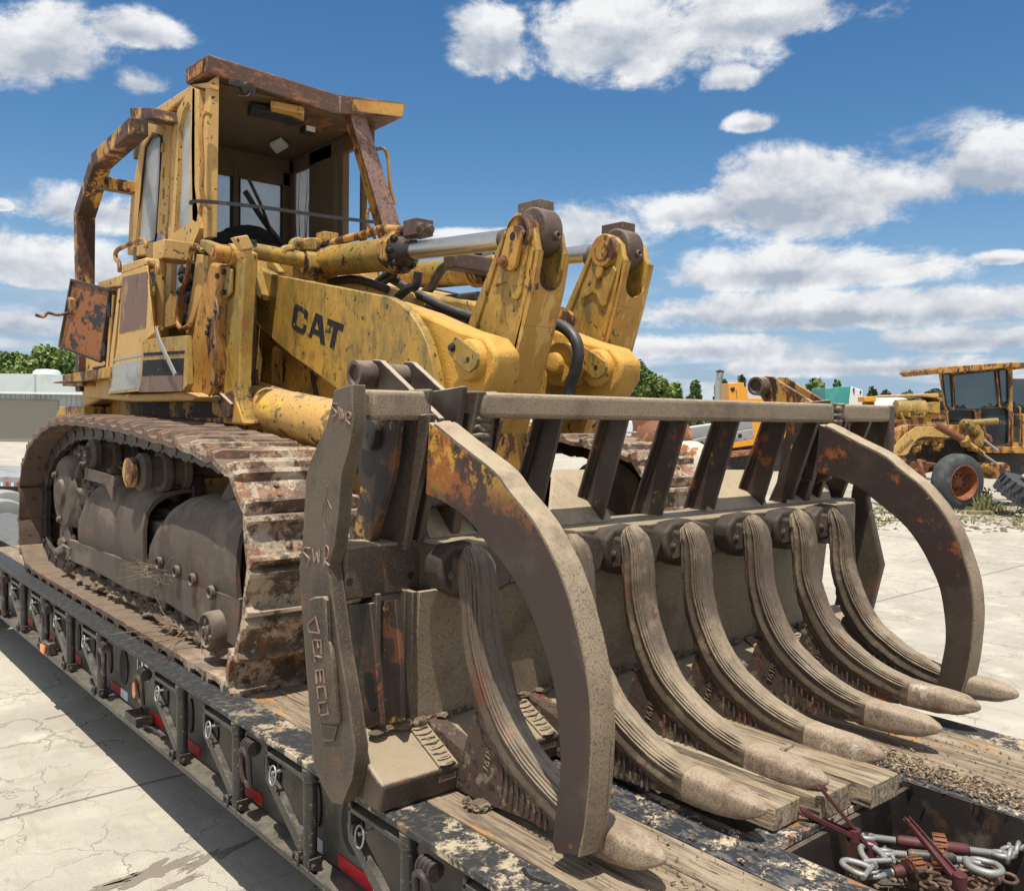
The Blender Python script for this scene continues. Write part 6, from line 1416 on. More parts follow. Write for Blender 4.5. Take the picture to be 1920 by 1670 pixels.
# chain binders in the tool well
def zp(p, z): return Z_(S8(*p), z)
BG = 'ratchet chain binders in the tool well'
def chan(b, p, q, w, h):
    b.tube([p, q], w, sq=(w, h)); d = (q-p).normalized(); u = d.cross(V((0, 0, 1))).normalized()
def thread(b, p, q, r):
    d = (q-p); n = max(4, int(d.length/.008)); b.lathe(p, d, [x for k in range(n) for x in ((d.length*k/n, r), (d.length*(k+.5)/n, r*1.22))], 14)
def link(b, c, d, up, L=.03, W=.020, r=.0065):
    d = V(d).normalized(); up = V(up).normalized(); s = d.cross(up).normalized()
    b.tube([V(c)+d*math.cos(t)*L+s*math.sin(t)*W for t in [2*math.pi*k/18 for k in range(18)]], r, 8, closed=True)
def binder(a, c, ha, hb, z, lab, zz=0, barrel=None):
    p, q = zp(a, z), zp(c, z+zz); d = (q-p).normalized(); L = (q-p).length
    t = thing('chain_binder', p.lerp(q, .5), lab, 'chain binder', BG)
    b = MB(); b.lathe(p+d*L*.2, d, [(0, .014), (.01, .019), (L*.6-.01, .019), (L*.6, .014)], 18); b.build('barrel', barrel or BRED, t, smooth=40)
    b = MB(); thread(b, p, p+d*L*.2, .010); thread(b, q-d*L*.2, q, .010); b.build('screw', GALV, t)
    g = p.lerp(q, .55); b = MB(); b.lathe(g-d*.02, d, [(0, .024), (.0, .034), (.04, .034), (.04, .024)], 14)
    for k in range(14):
        a_ = 2*math.pi*k/14; u = d.cross(V((0, 0, 1))).normalized(); w_ = d.cross(u); b.prism([g-d*.018+(u*math.cos(a_+e)+w_*math.sin(a_+e))*r_ for e, r_ in ((-.08, .032), (.08, .032), (.08, .040), (-.08, .040))], d*.036)
    b.build('ratchet_gear', RUSM, t)
    if ha:
        h0, h1 = zp(*ha), zp(*hb); hd = (h1-h0); u = hd.normalized().cross(V((0, 0, 1))).normalized()
        b = MB(); b.prism([h0+u*.010, h1+u*.018, h1-u*.018, h0-u*.010], (0, 0, .006)); b.prism([h0+u*.010, h1+u*.018, h1+u*.014, h0+u*.006], (0, 0, .018)); b.prism([h0-u*.010, h1-u*.018, h1-u*.014, h0-u*.006], (0, 0, .018))
        b.lathe(h0+V((0, 0, 0)), (0, 0, 1), [(0, .011), (.008, .011)], 14); b.lathe(h1-hd*.05, (0, 0, 1), [(-.01, .02), (.03, .02)], 14); b.build('lever', BRED, t, bevel=.002)
    for e, s in ((p, -1), (q, 1)):
        b = MB(); link(b, e+d*s*.022, d, (0, .3, 1), .028, .024, .009); b.build('eye', GALV, t, smooth=60)
    return t
binder((1110, 915), (1760, 1000), ((822, 658), .105), ((1110, 1010), -.10), -.10, 'red ratchet binder farthest back, its long lever raised onto the black cross plate')
binder((1210, 1000), (1640, 1040), ((718, 785), .02), ((1020, 925), -.05), -.105, 'grey barrelled ratchet binder with a red lever lying across the black cross plate', barrel=GRS)
binder((1150, 1110), (1480, 1065), ((1290, 830), .04), ((1590, 1185), -.05), -.13, 'red ratchet binder at the front, brown lever standing up towards the right')
b = MB(); p = zp((1840, 1010), -.10)
for k in range(5): link(b, p+V((.03*k, .012*(k % 2), .0)), (1, .25, 0), (0, .2, 1) if k % 2 else (0, 1, .2), .030, .021, .0075)
tag(b.build('chain', GALV, smooth=60), 'bright steel chain links at the right end of the farthest ratchet binder', 'chain')
def shackle(p, d, lab, s=1.0):
    t = thing('shackle', p, lab, 'shackle', 'galvanised shackles among the binders'); d = V(d).normalized(); u = d.cross(V((0, 0, 1))).normalized()
    b = MB(); b.tube(spl([p+u*.03*s, p+d*.03*s+u*.032*s, p+d*.065*s+u*.02*s, p+d*.075*s, p+d*.065*s-u*.02*s, p+d*.03*s-u*.032*s, p-u*.03*s], 4), .010*s, 10); b.build('bow', GALV, t, smooth=60)
    b = MB(); b.cyl(p+u*.048*s, p-u*.045*s, .008*s, n=12); b.lathe(p+u*.045*s, u, [(0, .016*s), (.008, .016*s)], 8); b.build('pin', GALV, t)
shackle(zp((1080, 1100), -.09), (-.2, 1, .1), 'galvanised shackle standing nearest the black centre beam')
shackle(zp((1130, 1040), -.08), (.6, .9, .2), 'galvanised shackle hooked to the grey barrelled binder')
b = MB(); p = zp((1700, 1070), -.09); b.tube(spl([p+V((.0, .05, 0)), p+V((-.035, .02, 0)), p+V((-.03, -.03, 0)), p+V((.01, -.05, 0)), p+V((.045, -.02, 0)), p+V((.035, .02, .0))], 5), .013, 10, radii=[.014*(1-.015*k) for k in range(26)]); tag(b.build('grab_hook', GALV, smooth=60), 'grey forged grab hook lying at the right of the tool well', 'hook')
b = MB(); random.seed(5)
for k in range(26):
    p = zp((random.uniform(1300, 1850), random.uniform(1080, 1200)), -.17+random.uniform(0, .05)); a = random.uniform(0, 6.28); link(b, p, (math.cos(a), math.sin(a), random.uniform(-.3, .3)), (random.uniform(-1, 1), random.uniform(-1, 1), 1), .026, .018, .006)
tag(b.build('chain', OLDC, smooth=60), 'heap of rusty chain in the bottom of the tool well', 'chain')
b = MB()
for k in range(70):
    p = zp((random.uniform(850, 1800), random.uniform(1020, 1250)), -.22); b.blob(p, (random.uniform(.01, .03), random.uniform(.01, .03), random.uniform(.005, .02)), k, .5, 2, 2)
for k in range(26):
    p = zp((random.uniform(860, 1400), random.uniform(1000, 1120)), -.19); a = random.uniform(0, 3); d = V((math.cos(a), math.sin(a), .1))*.04; b.prism([p-d, p+d, p+d+V((0, .01, 0)), p-d+V((0, .008, 0))], (0, 0, .008))
tag(b.build('well_litter', SOIL, smooth=0), kind='stuff')

# ------------------------------------------------------------------ background
def q(p, d): return Q_(p, d)
def gpt(px, d):
    p = Q_((px, 780), d); return V((p.x, p.y, GZ))
UP = V((0, 0, 1))
# building on the left
DB = 51.5
BL = thing('storage_building', gpt(-100, DB), 'low pale steel building with taupe roller door behind the track', 'building')
def hpt(px, py, d):   # picture point, then forced level work in real heights
    return Q_((px, py), d)
def levelwall(b, x0, x1, ytop, ybot, d, th, ref=60):
    """wall facing the camera between picture columns x0..x1; heights read at column ref"""
    zt_ = Q_((ref, ytop), d).z; zb_ = Q_((ref, ybot), d).z
    a = Q_((x0, 780), d); c = Q_((x1, 780), d)
    b.prism([V((a.x, a.y, zb_)), V((c.x, c.y, zb_)), V((c.x, c.y, zt_)), V((a.x, a.y, zt_))], FWD*th); return zb_, zt_
b = MB(); levelwall(b, -420, 330, 733, 829, DB, 14); b.build('wall', GSTL, BL)
b = MB(); zb0 = Q_((60, 826), DB).z; zt0 = Q_((60, 750), DB).z
a = Q_((-250, 780), DB-.08); c = Q_((109, 780), DB-.08); b.prism([V((a.x, a.y, GZ)), V((c.x, c.y, GZ)), V((c.x, c.y, zt0)), V((a.x, a.y, zt0))], FWD*.05)
n = 16
for k in range(n): 
    zz = GZ+(zt0-GZ)*(k+.5)/n; b.prism([V((a.x, a.y, zz-.02)), V((c.x, c.y, zz-.02)), V((c.x, c.y, zz+.02)), V((a.x, a.y, zz+.02))], -FWD*.03)
b.build('roller_door', TANP, BL)
b = MB()
for k in range(60):
    px = -250+k*9.5
    if px > 330: break
    a = Q_((px, 780), DB-.05); c = Q_((px+2.5, 780), DB-.05); z1_ = Q_((60, 734), DB).z; z0_ = zt0+.06 if px < 112 else GZ
    b.prism([V((a.x, a.y, z0_)), V((c.x, c.y, z0_)), V((c.x, c.y, z1_)), V((a.x, a.y, z1_))], FWD*.04)
b.build('wall_rib', GSTL, BL)
b = MB(); z1_, z2_ = Q_((60, 735), DB).z, Q_((60, 702), DB).z
a = Q_((-420, 780), DB-.9); c = Q_((330, 780), DB-.9); a2 = a+FWD*8; c2 = c+FWD*8
for (u0, u1, v0, v1) in ((0, .0, 0, 0),):
    b.prism([V((a.x, a.y, z1_)), V((c.x, c.y, z1_)), V((c.x, c.y, z2_)), V((a.x, a.y, z2_))], FWD*15)
b.build('parapet', WSTL, BL)
b = MB()
for px in (-60, 64, 188): 
    p = Q_((px, 780), DB-.93); r = Q_((px+3, 780), DB-.93); b.prism([V((p.x, p.y, z1_+.05)), V((r.x, r.y, z1_+.05)), V((r.x, r.y, z2_)), V((p.x, p.y, z2_))], FWD*.03)
b.build('panel_joint', GSTL, BL)
b = MB(); b.prism([V((a.x, a.y, z1_-.12)), V((c.x, c.y, z1_-.12)), V((c.x, c.y, z1_)), V((a.x, a.y, z1_))], FWD*.5); b.build('gutter', WHP, BL)
b = MB(); p = Q_((88, 700), DB+5); b.lathe(V((p.x, p.y, z2_)), (0, 0, 1), [(0, .95), (.18, .95), (.22, .78), (.34, .78), (.48, .6), (.52, .1)], 24); b.build('roof_vent', WHP, BL)

# trees
def tree(px, pbase, ptop, hw, D, lm, seed, lab, n=1500, trunk=True, clumps=9, leafs=.22, squash=1.0):
    rnd = random.Random(seed); base = gpt(px, D); H = Q_((px, ptop), D).z-GZ; W = hw/F*D*1.25
    t = thing('tree', base, lab, 'tree', 'trees along the far edge of the yard')
    cl = []
    for k in range(clumps):
        a = rnd.uniform(0, 6.28); r = W*rnd.uniform(.1, .75); zc = H*rnd.uniform(.48, .84)
        cl.append((V((math.cos(a)*r, math.sin(a)*r, zc)), V((W*rnd.uniform(.26, .46), W*rnd.uniform(.26, .46), min(W*.5, H*.24)*rnd.uniform(.5, .9)))))
    cl.append((V((0, 0, H*.82)), V((W*.42, W*.42, H*.17))))
    b = MB()
    n = int(n*2.0); leafs *= .72
    for k in range(n):
        c, s = cl[rnd.randrange(len(cl))]; 
        d = V((rnd.gauss(0, 1), rnd.gauss(0, 1), rnd.gauss(0, 1))).normalized(); rr = rnd.uniform(.35, 1.22)**.65
        p = c+V((d.x*s.x, d.y*s.y, d.z*s.z))*rr
        if p.z > H: p.z = H-rnd.uniform(0, .4)
        L = leafs*rnd.uniform(.6, 1.5); u = V((rnd.gauss(0, 1), rnd.gauss(0, 1), rnd.gauss(0, .6))).normalized(); v = u.cross(V((rnd.gauss(0, 1), rnd.gauss(0, 1), rnd.gauss(0, 1)))).normalized()
        p = base+p; pts = [p+u*L*math.cos(w_)*rnd.uniform(.6, 1.2)+v*L*math.sin(w_)*rnd.uniform(.5, 1.1) for w_ in (0, 1.25, 2.5, 3.75, 5)]
        b.face(pts)
    cr_ = b.build('crown', lm, t, smooth=0)
    b = MB(); tr_ = H*.022+.08
    P = [base, base+V((rnd.uniform(-.1, .1), 0, H*.25)), base+V((rnd.uniform(-.3, .3), rnd.uniform(-.3, .3), H*.5)), base+V((0, 0, H*.8))]
    b.tube(P, tr_, 8, radii=[tr_*1.3, tr_, tr_*.7, tr_*.2])
    for c, s in cl[:7]: 
        st = base+V((0, 0, H*rnd.uniform(.25, .45))); b.tube([st, st.lerp(base+c, .5)+V((0, 0, .2)), base+c], tr_*.3, 6, radii=[tr_*.5, tr_*.3, tr_*.1])
    b.build('trunk', BARK, t); return t
LO, LDp, LF = LEAF['olive_green_leaves'], LEAF['deep_green_leaves'], LEAF['far_green_leaves']
tree(85, 0, 646, 52, 74, LO, 1, 'wide feathery tree behind the pale steel building, its crown tallest there', 5200, clumps=14, leafs=.24)
tree(10, 0, 659, 30, 72, LDp, 2, 'dark green tree at the left picture edge behind the steel building', 2600, clumps=9)
tree(52, 0, 668, 34, 70, LO, 3, 'low bushy tree between the edge tree and the feathery tree', 2600, clumps=9)
tree(132, 0, 664, 26, 70, LDp, 4, 'green tree half hidden by the orange access door', 2000, clumps=8)
tree(-40, 0, 650, 40, 74, LO, 5, 'tree just outside the left picture edge', 1200)
tree(1190, 0, 674, 40, 62, LDp, 6, 'tallest mossy oak beside the right tilt lever', 5200, clumps=14, leafs=.20)
tree(1235, 0, 706, 26, 64, LO, 7, 'rounded tree just right of the tallest mossy oak', 2600, clumps=9, leafs=.2)
tree(1266, 0, 716, 20, 66, LO, 8, 'low pale tree beyond the top bar between two taller trees', 1700, clumps=7, leafs=.2)
tree(1303, 0, 712, 16, 60, LDp, 9, 'small open tree standing alone left of the exhaust pole', 1400, clumps=6, leafs=.18)
tree(1352, 0, 710, 22, 66, LDp, 10, 'dense tree behind the exhaust pole', 2200, clumps=8, leafs=.18)
tree(1389, 0, 702, 12, 80, LF, 11, 'slim tree peeping over the orange machine', 900, clumps=5, leafs=.2)
tree(1528, 0, 710, 30, 64, LDp, 12, 'round green tree right of the rusty clamp lever', 3200, clumps=10, leafs=.2)
tree(1568, 0, 712, 13, 66, LDp, 13, 'narrow tree beside the teal bonnet', 1000, clumps=5, leafs=.18)
tree(1634, 0, 725, 15, 84, LF, 14, 'first small dark tree right of the teal bonnet', 900, clumps=5, leafs=.22)
tree(1660, 0, 731, 16, 88, LF, 15, 'low dark tree above the white tank', 800, clumps=5, leafs=.22)
tree(1700, 0, 734, 26, 100, LF, 16, 'far low tree above the second yellow machine', 900, clumps=6, leafs=.3)
tree(1752, 0, 729, 24, 100, LF, 17, 'far tree beside the grader cab roof', 900, clumps=6, leafs=.3)
random.seed(3)
# far wood reading as one mass
b = MB()
for k in range(5200):
    px = random.uniform(1150, 2100) if k % 3 else random.uniform(-300, 330); D = random.uniform(105, 120); p = Q_((px, 780), D); hmax = 3.6+1.1*mnoise.noise(V((px*.02, 0, 0))); p = V((p.x, p.y, GZ+random.uniform(0, hmax)))
    L = random.uniform(.3, .8); u = V((random.gauss(0, 1), random.gauss(0, 1), random.gauss(0, 1))).normalized(); v = u.cross(V((random.gauss(0, 1), random.gauss(0, 1), 1))).normalized()
    b.face([p+u*L, p+v*L*.7, p-u*L*.8, p-v*L])
tag(b.build('far_wood', LF, smooth=0), kind='stuff')

# another trailer and wheels at the far left edge
D0 = 13.
t = thing('flatbed_trailer', gpt(-30, D0), 'second flatbed trailer with red and white tape at the left edge', 'trailer')
b = MB(); zt_, zb_ = Q_((20, 893), D0).z, Q_((20, 912), D0).z
a = Q_((-200, 780), D0); c = Q_((42, 780), D0)
b.prism([V((a.x, a.y, zb_)), V((c.x, c.y, zb_)), V((c.x, c.y, zt_)), V((a.x, a.y, zt_))], FWD*2.3); b.build('deck', GRYM, t, bevel=.01)
for k in range(14):
    a = Q_((-100+k*10, 780), D0-.006); c = Q_((-95+k*10, 780), D0-.006); b = MB(); b.prism([V((a.x, a.y, zb_+.005)), V((c.x, c.y, zb_+.005)), V((c.x, c.y, zb_+.06)), V((a.x, a.y, zb_+.06))], FWD*.004); b.build('reflective_tape', RED if k % 2 else WHT, t)
b = MB(); a = Q_((-200, 780), D0+.3); c = Q_((38, 780), D0+.3); b.prism([V((a.x, a.y, zb_-.45)), V((c.x, c.y, zb_-.45)), V((c.x, c.y, zb_)), V((a.x, a.y, zb_))], FWD*1.4); b.build('underframe', BLK, t)
for nm, px, py, D, R, yaw in (('tyre', -6, 1000, 11.2, .44, .5), ('tyre', 2, 975, 12.3, .42, .5)):
    c = Q_((px, py), D); ax = (RGT*math.cos(yaw)+FWD*-math.sin(yaw)).normalized()
    tt = thing('dolly_wheel', V((c.x, c.y, c.z-R)), 'pale dusty %s truck wheel at the left edge beside the trailer deck' % ('nearer' if D < 12 else 'farther'), 'wheel', 'dusty truck wheels at the left edge')
    wheel(c, -ax, R, .30, TYRP, WHP, tt)

# ---- motor grader on the right
DG = 21.3
GR = thing('motor_grader', gpt(1830, DG), 'old yellow motor grader with glazed cab standing on gravel', 'motor grader')
def gq(name, pts, d, th, mt, par=None, bevel=.01): 
    b = MB(); b.pQ([G1(*p) for p in pts], d, th); return b.build(name, mt, par or GR, bevel=bevel)
# cab shell: front face with openings
def gframe(name, outer, holes, d, th, mt, par=None):
    import mathutils.geometry as mg
    loops = [[Q_(G1(*p), d) for p in outer]]+[[Q_(G1(*p), d) for p in h] for h in holes]
    fl = [[V((v.dot(RGT), v.z, 0)) for v in L] for L in loops]
    tris = mg.tessellate_polygon(fl); allv = [v for L in loops for v in L]; b = MB()
    fa = [b.bm.verts.new(v) for v in allv]; fb = [b.bm.verts.new(v+FWD*th) for v in allv]
    for t_ in tris:
        b.bm.faces.new([fa[i] for i in t_]); b.bm.faces.new([fb[i] for i in reversed(t_)])
    k = 0
    for L in loops:
        n = len(L)
        for i in range(n):
            j = (i+1) % n; b.bm.faces.new((fa[k+i], fb[k+i], fb[k+j], fa[k+j]))
        k += n
    return b.build(name, mt, par or GR, smooth=25)
w1 = [(1082, 225), (1140, 208), (1165, 222), (1185, 540), (1150, 560), (1118, 520)]
w2 = [(1190, 225), (1600, 180), (1640, 545), (1205, 560)]
w3 = [(1632, 185), (1680, 165), (1718, 180), (1725, 500), (1700, 525), (1660, 515)]
w4 = [(1142, 590), (1170, 572), (1370, 572), (1392, 590), (1392, 690), (1150, 700)]
w5 = [(1462, 590), (1480, 560), (1690, 545), (1722, 570), (1722, 890), (1690, 905), (1560, 905), (1530, 860), (1480, 720)]
gcab = gframe('cab', [(1058, 205), (1740, 125), (1745, 560), (1740, 915), (1660, 930), (1540, 920), (1460, 820), (1440, 700), (1142, 705), (1130, 590), (1112, 540)], [w1, w2, w3, w4, w5], DG, .08, YELR)
for w_ in (w1, w2, w3, w4, w5):
    gq('window_pane', w_, DG+.03, .01, GLD, gcab, 0)
    b = MB(); b.tube([Q_(G1(*p), DG-.01) for p in w_], .016, 6, closed=True); b.build('window_seal', BLKI, gcab)
gframe('cab_side', [(1742, 125), (1990, 110), (1990, 940), (1742, 935)], [[(1768, 175), (1990, 150), (1990, 260), (1768, 260)], [(1768, 275), (1878, 262), (1990, 262), (1990, 600), (1770, 600)], [(1775, 620), (1865, 620), (1865, 880), (1775, 885)]], DG+.0, .08, YELR, gcab)
gq('window_pane', [(1768, 275), (1878, 262), (1990, 262), (1990, 600), (1770, 600)], DG+.2, .01, GLD, gcab, 0)
gq('roof', [(1012, 175), (1030, 150), (1740, 100), (1990, 105), (1990, 150), (1745, 150), (1060, 212)], DG-.25, 2.0, YELR, gcab)
gq('cab_back', [(1130, 560), (1990, 540), (1990, 930), (1440, 920), (1150, 700)], DG+1.5, .06, GRS, gcab)
gq('cab_floor', [(1500, 930), (1990, 925), (1990, 990), (1700, 990), (1520, 985)], DG-.05, 1.6, YELR, gcab)
gq('seat', [(1745, 490), (1800, 480), (1810, 640), (1860, 660), (1850, 730), (1750, 720)], DG+.7, .5, BLKI, gcab, .03)
for u in (1190, 1610): 
    b = MB(); b.tube([Q_(G1(u, 190 if u > 1300 else 240), DG-.03), Q_(G1(u+30*(u > 1300), 540 if u > 1300 else 365), DG-.03)], .022, 6); b.build('wiper', RUSM, gcab)
for u, a_, b_ in ((1765, 590, 910), (1840, 540, 890)):
    b = MB(); b.tube(spl([Q_(G1(u-20, a_), DG-.02), Q_(G1(u, a_+10), DG-.08), Q_(G1(u, (a_+b_)/2), DG-.08), Q_(G1(u, b_), DG-.02)], 4), .02, 6); b.build('handrail', YELR, gcab)
text_obj('chalk_number', '962', .145, Q_(G1(1640, 712), DG-.006), RGT+UP*.15, UP, GALV, gcab, depth=.0005, bold=-.004)
# gooseneck frame
gq('gooseneck', [(505, 1040), (515, 900), (600, 800), (690, 730), (760, 712), (1450, 712), (1470, 860), (1190, 850), (880, 830), (840, 850), (795, 905), (740, 1000), (700, 1010), (590, 1050)], DG-.2, .35, YELR)
gq('frame_side', [(600, 1045), (610, 920), (700, 820), (830, 725), (1180, 735), (1190, 840), (900, 825), (840, 850), (795, 900), (740, 1000), (700, 1010), (610, 1015)], DG-.24, .04, YELF)
gq('data_plate', [(635, 965), (775, 835), (795, 860), (665, 985)], DG-.26, .02, YEL)
# front axle, rods, drawbar, blade circle, mechanisms
gq('front_axle', [(600, 1060), (900, 1070), (1080, 1090), (1080, 1150), (900, 1190), (600, 1110)], DG-.1, .3, RUSM, None, .03)
def gt(name, pts, d, r, mt, par=None, radii=None):
    b = MB(); b.tube([Q_(G1(*p[:2]), d+(p[2] if len(p) > 2 else 0)) for p in pts], r, 12, radii=radii); return b.build(name, mt, par or GR, smooth=50)
gq('under_machinery', [(700, 985), (800, 900), (1190, 845), (1480, 860), (1480, 1180), (1100, 1110), (760, 1090)], DG+.9, .5, GRS, None, .02)
bc = gt('blade_cylinder', [(1020, 710), (1300, 870)], DG-.5, .09, RUSM); gt('cylinder_tube', [(1300, 870), (1480, 1000)], DG-.5, .065, YELR, bc); gt('rod', [(1480, 1000), (1620, 1100)], DG-.5, .035, CHR, bc)
b = MB(); b.lathe(Q_(G1(1300, 870), DG-.5), (.5, 0, -.5), [(-.09, .12), (.09, .12)], 20); b.build('trunnion', YEL, bc)
gq('circle_drawbar', [(1440, 1170), (1520, 1090), (1640, 1100), (1700, 1080), (1740, 1120), (1750, 1175), (1700, 1240), (1540, 1240), (1530, 1190)], DG-.4, .9, YELR, None, .02)
for k, (u, v, r) in enumerate(((1350, 710, .13), (1445, 875, .12), (1410, 760, .10))):
    b = MB(); b.lathe(Q_(G1(u, v), DG-.45), -FWD, [(-.25, r), (0, r), (.02, r*.7), (.05, r*.7), (.05, r*.35), (.08, r*.3)], 20); b.build('gear_housing', YEL, GR, smooth=40)
gt('control_arm', [(1290, 700), (1400, 690), (1530, 680), (1620, 675)], DG-.4, .075, YEL); gt('control_arm', [(1395, 720), (1450, 790), (1450, 870)], DG-.42, .08, YEL); gt('control_arm', [(1470, 700), (1490, 800), (1540, 830), (1550, 880)], DG-.4, .05, RUSM)
gt('link_rod', [(1330, 700), (1300, 840)], DG-.5, .03, GRS); gt('link_rod', [(1490, 860), (1620, 965)], DG-.5, .03, GRYM)
b = MB()
for k in range(12):
    u, v = 820+random.uniform(0, 250), 850+random.uniform(0, 110); b.box(Q_(G1(u, v), DG-.1)-V((.07, .07, .05)), Q_(G1(u, v), DG-.1)+V((random.uniform(.02, .14), .07, random.uniform(.02, .09))))
b.build('valve_cluster', YELR, GR, bevel=.015)
b = MB()
for k in range(16):
    u, v = 640+random.uniform(0, 260), 1060+random.uniform(0, 170); b.blob(Q_(G1(u, v), DG-.3), (.06, .08, random.uniform(.04, .12)), k+40, .5, 2)
b.build('steering_linkage', RUSM, GR, smooth=50)
gt('tie_rod', [(850, 1050), (870, 1140), (900, 1220), (905, 1300), (950, 1400)], DG-.6, .05, RUSM)
gq('jack_foot', [(920, 1340), (960, 1330), (975, 1400), (935, 1400)], DG-.65, .1, RUSM)
gq('engine_underside', [(1500, 985), (1990, 985), (1990, 1130), (1800, 1240), (1560, 1170), (1450, 1080), (1380, 1000)], DG+.6, .5, GRS, None, .03)
c = Q_(G1(1225, 1310), DG-.55); c.z = GZ+.66*.96
ax = (-FWD*math.cos(.34)+RGT*math.sin(.34)).normalized()
b = MB(); prof = [(-.20, .40), (-.20, .44), (-.19, .56), (-.15, .635), (-.08, .66), (.08, .66), (.15, .635), (.19, .56), (.20, .44), (.20, .40)]
b.lathe(c, ax, prof, 48, True)
for v in b.bm.verts:
    if v.co.z < GZ+.03: v.co.z = GZ+.004
wt = b.build('tyre', TYR, GR, smooth=50)
b = MB(); b.lathe(c, ax, [(.19, .40), (.21, .41), (.21, .385), (.17, .37), (.05, .345), (-.02, .335), (-.03, .31), (.0, .22), (.02, .12), (.05, .11), (.055, .01), (-.1, .01), (-.15, .38), (-.19, .40)], 40, True); rm = b.build('rim', RIMO, wt, smooth=40)
b = MB(); u_ = ax.cross(UP).normalized(); v_ = ax.cross(u_)
for k in range(9):
    a_ = 2*math.pi*k/9; b.lathe(c+ax*.005+(u_*math.cos(a_)+v_*math.sin(a_))*.18, ax, [(0, .028), (.012, .028), (.012, .016), (.03, .014)], 10)
b.build('wheel_nut', GRS, rm)
# leaning tractor tyre at the picture edge
c = Q_((1935, 945), 19.5); c.z = GZ+.44; ax = (-FWD*.30+RGT*.35+UP*.85).normalized(); 
t = thing('spare_tyre', V((c.x, c.y, GZ)), 'big dark lugged tyre leaning on weedy gravel beside the grader wheel', 'tyre')
b = MB(); b.lathe(c, ax, [(-.22, .40), (-.22, .60), (-.18, .72), (.18, .72), (.22, .60), (.22, .40)], 44, True); b.build('carcass', TYR, t, smooth=45)
b = MB(); u_ = ax.cross(UP).normalized(); v_ = ax.cross(u_)
for k in range(26):
    for s in (-1, 1):
        a_ = 2*math.pi*(k+.5*(s > 0))/26
        R0 = lambda a, r: c+(u_*math.cos(a)+v_*math.sin(a))*r
        b.prism([R0(a_, .715)+ax*s*.01, R0(a_+.10, .715)+ax*s*.20, R0(a_+.17, .715)+ax*s*.20, R0(a_+.07, .715)+ax*s*.01], (R0(a_+.08, 1)-c)*.05)
b.build('lugs', TYR, t)

# ---- second yellow machine behind the grader, with a name plate
D2 = 30.
Y2 = thing('second_grader', gpt(1740, D2), 'yellow machine with flat roof and small lettered plate behind the grader', 'construction machine')
def yq(name, pts, d, th, mt, par=None, cr_=G1): 
    b = MB(); b.pQ([cr_(*p) for p in pts], d, th); return b.build(name, mt, par or Y2, bevel=.02)
yq('roof', [(628, 425), (700, 412), (1045, 402), (1050, 440), (1000, 445), (880, 432), (640, 440)], D2, 2, YELF); yq('cab', [(1000, 440), (1120, 450), (1120, 600), (1045, 600), (1040, 470)], D2+.3, 1.2, YELR)
yq('window_pane', [(1055, 480), (1110, 480), (1112, 570), (1060, 570)], D2+.25, .02, GLD); yq('window_pane', [(880, 440), (1000, 445), (1010, 500), (930, 500), (895, 500)], D2+.9, .02, RUSM)
yq('bonnet', [(780, 520), (1000, 488), (1060, 490), (1060, 600), (780, 585)], D2-.2, 1.3, YEL); yq('air_cleaner', [(680, 465), (790, 462), (790, 480), (760, 482), (760, 520), (730, 520), (725, 485), (700, 485), (700, 520), (680, 520)], D2-.1, .3, GRS)
b = MB(); b.lathe(Q_(G1(605, 555), D2), RGT, [(0, .12), (.05, .3), (1.0, .3), (1.05, .15)], 24); b.build('tank', YEL, Y2, smooth=40)
yq('frame', [(560, 600), (1140, 590), (1140, 715), (560, 720)], D2-.1, 1.4, YELR); yq('dark_gap', [(600, 590), (1130, 575), (1130, 600), (600, 610)], D2-.12, .02, GRS); yq('dark_gap', [(975, 655), (1100, 652), (1105, 680), (975, 680)], D2-.12, .02, BLKI)
yq('upright', [(670, 600), (690, 590), (740, 720), (710, 720)], D2-.3, .2, YEL); yq('beam', [(580, 665), (790, 655), (790, 680), (580, 700)], D2-.3, .2, RUSM); yq('lower_frame', [(560, 720), (1140, 715), (1140, 900), (560, 900)], D2+.4, .5, GRS)
npl = yq('name_plate', [(748, 596), (915, 585), (912, 626), (750, 634)], D2-.35, .02, YEL)
text_obj('plate_lettering', 'Deere', .165, Q_(G1(768, 622), D2-.365), (RGT+UP*.05), UP, BLKI, npl, depth=.003, bold=.008)
# white tank, teal bonnet machine, orange block
b = MB(); c = Q_(G1(650, 620), 40); b.lathe(Q_((1640, 775), 40), RGT+FWD*.1, [(-2.5, .1), (-2.3, .5), (-1.5, .72), (1.2, .74), (1.75, .55), (2.05, .1)], 36)
tag(b.build('white_tank', WHP, smooth=50), 'long white tank with rounded ends behind the second yellow machine', 'tank')
D3 = 33.
t = thing('teal_truck', gpt(1590, D3), 'truck with teal bonnet and white side behind the rake', 'truck')
yq('bonnet', [(-60, 350), (0, 345), (185, 335), (165, 470), (160, 640), (-80, 640)], D3, 1.6, TEAL, t); yq('white_side', [(187, 337), (300, 372), (305, 640), (162, 640), (167, 470)], D3+.02, 1.4, WHP, t); yq('lamp_hole', [(205, 350), (222, 352), (222, 410), (215, 415)], D3-.01, .02, BLKI, t); yq('lamp_hole', [(272, 385), (285, 372), (288, 400), (276, 412)], D3-.01, .02, BLKI, t)
b = MB(); b.tube([Q_(G1(-80, 400), D3+.3), Q_(G1(-40, 365), D3+.3), Q_(G1(10, 375), D3+.3)], .05, 6); b.build('mirror_arm', GRYM, t)
yq('base', [(-60, 640), (300, 640), (300, 800), (-60, 800)], D3+.3, 1, GRS, t)
t = thing('orange_attachment', gpt(1631, 27), 'small orange steel block on a stand beside the teal truck', 'attachment')
yq('block', [(310, 437), (437, 432), (437, 485), (315, 487)], 27, .5, ORYE, t); yq('stand', [(330, 487), (420, 485), (420, 900), (330, 900)], 27.1, .3, RUSM, t)
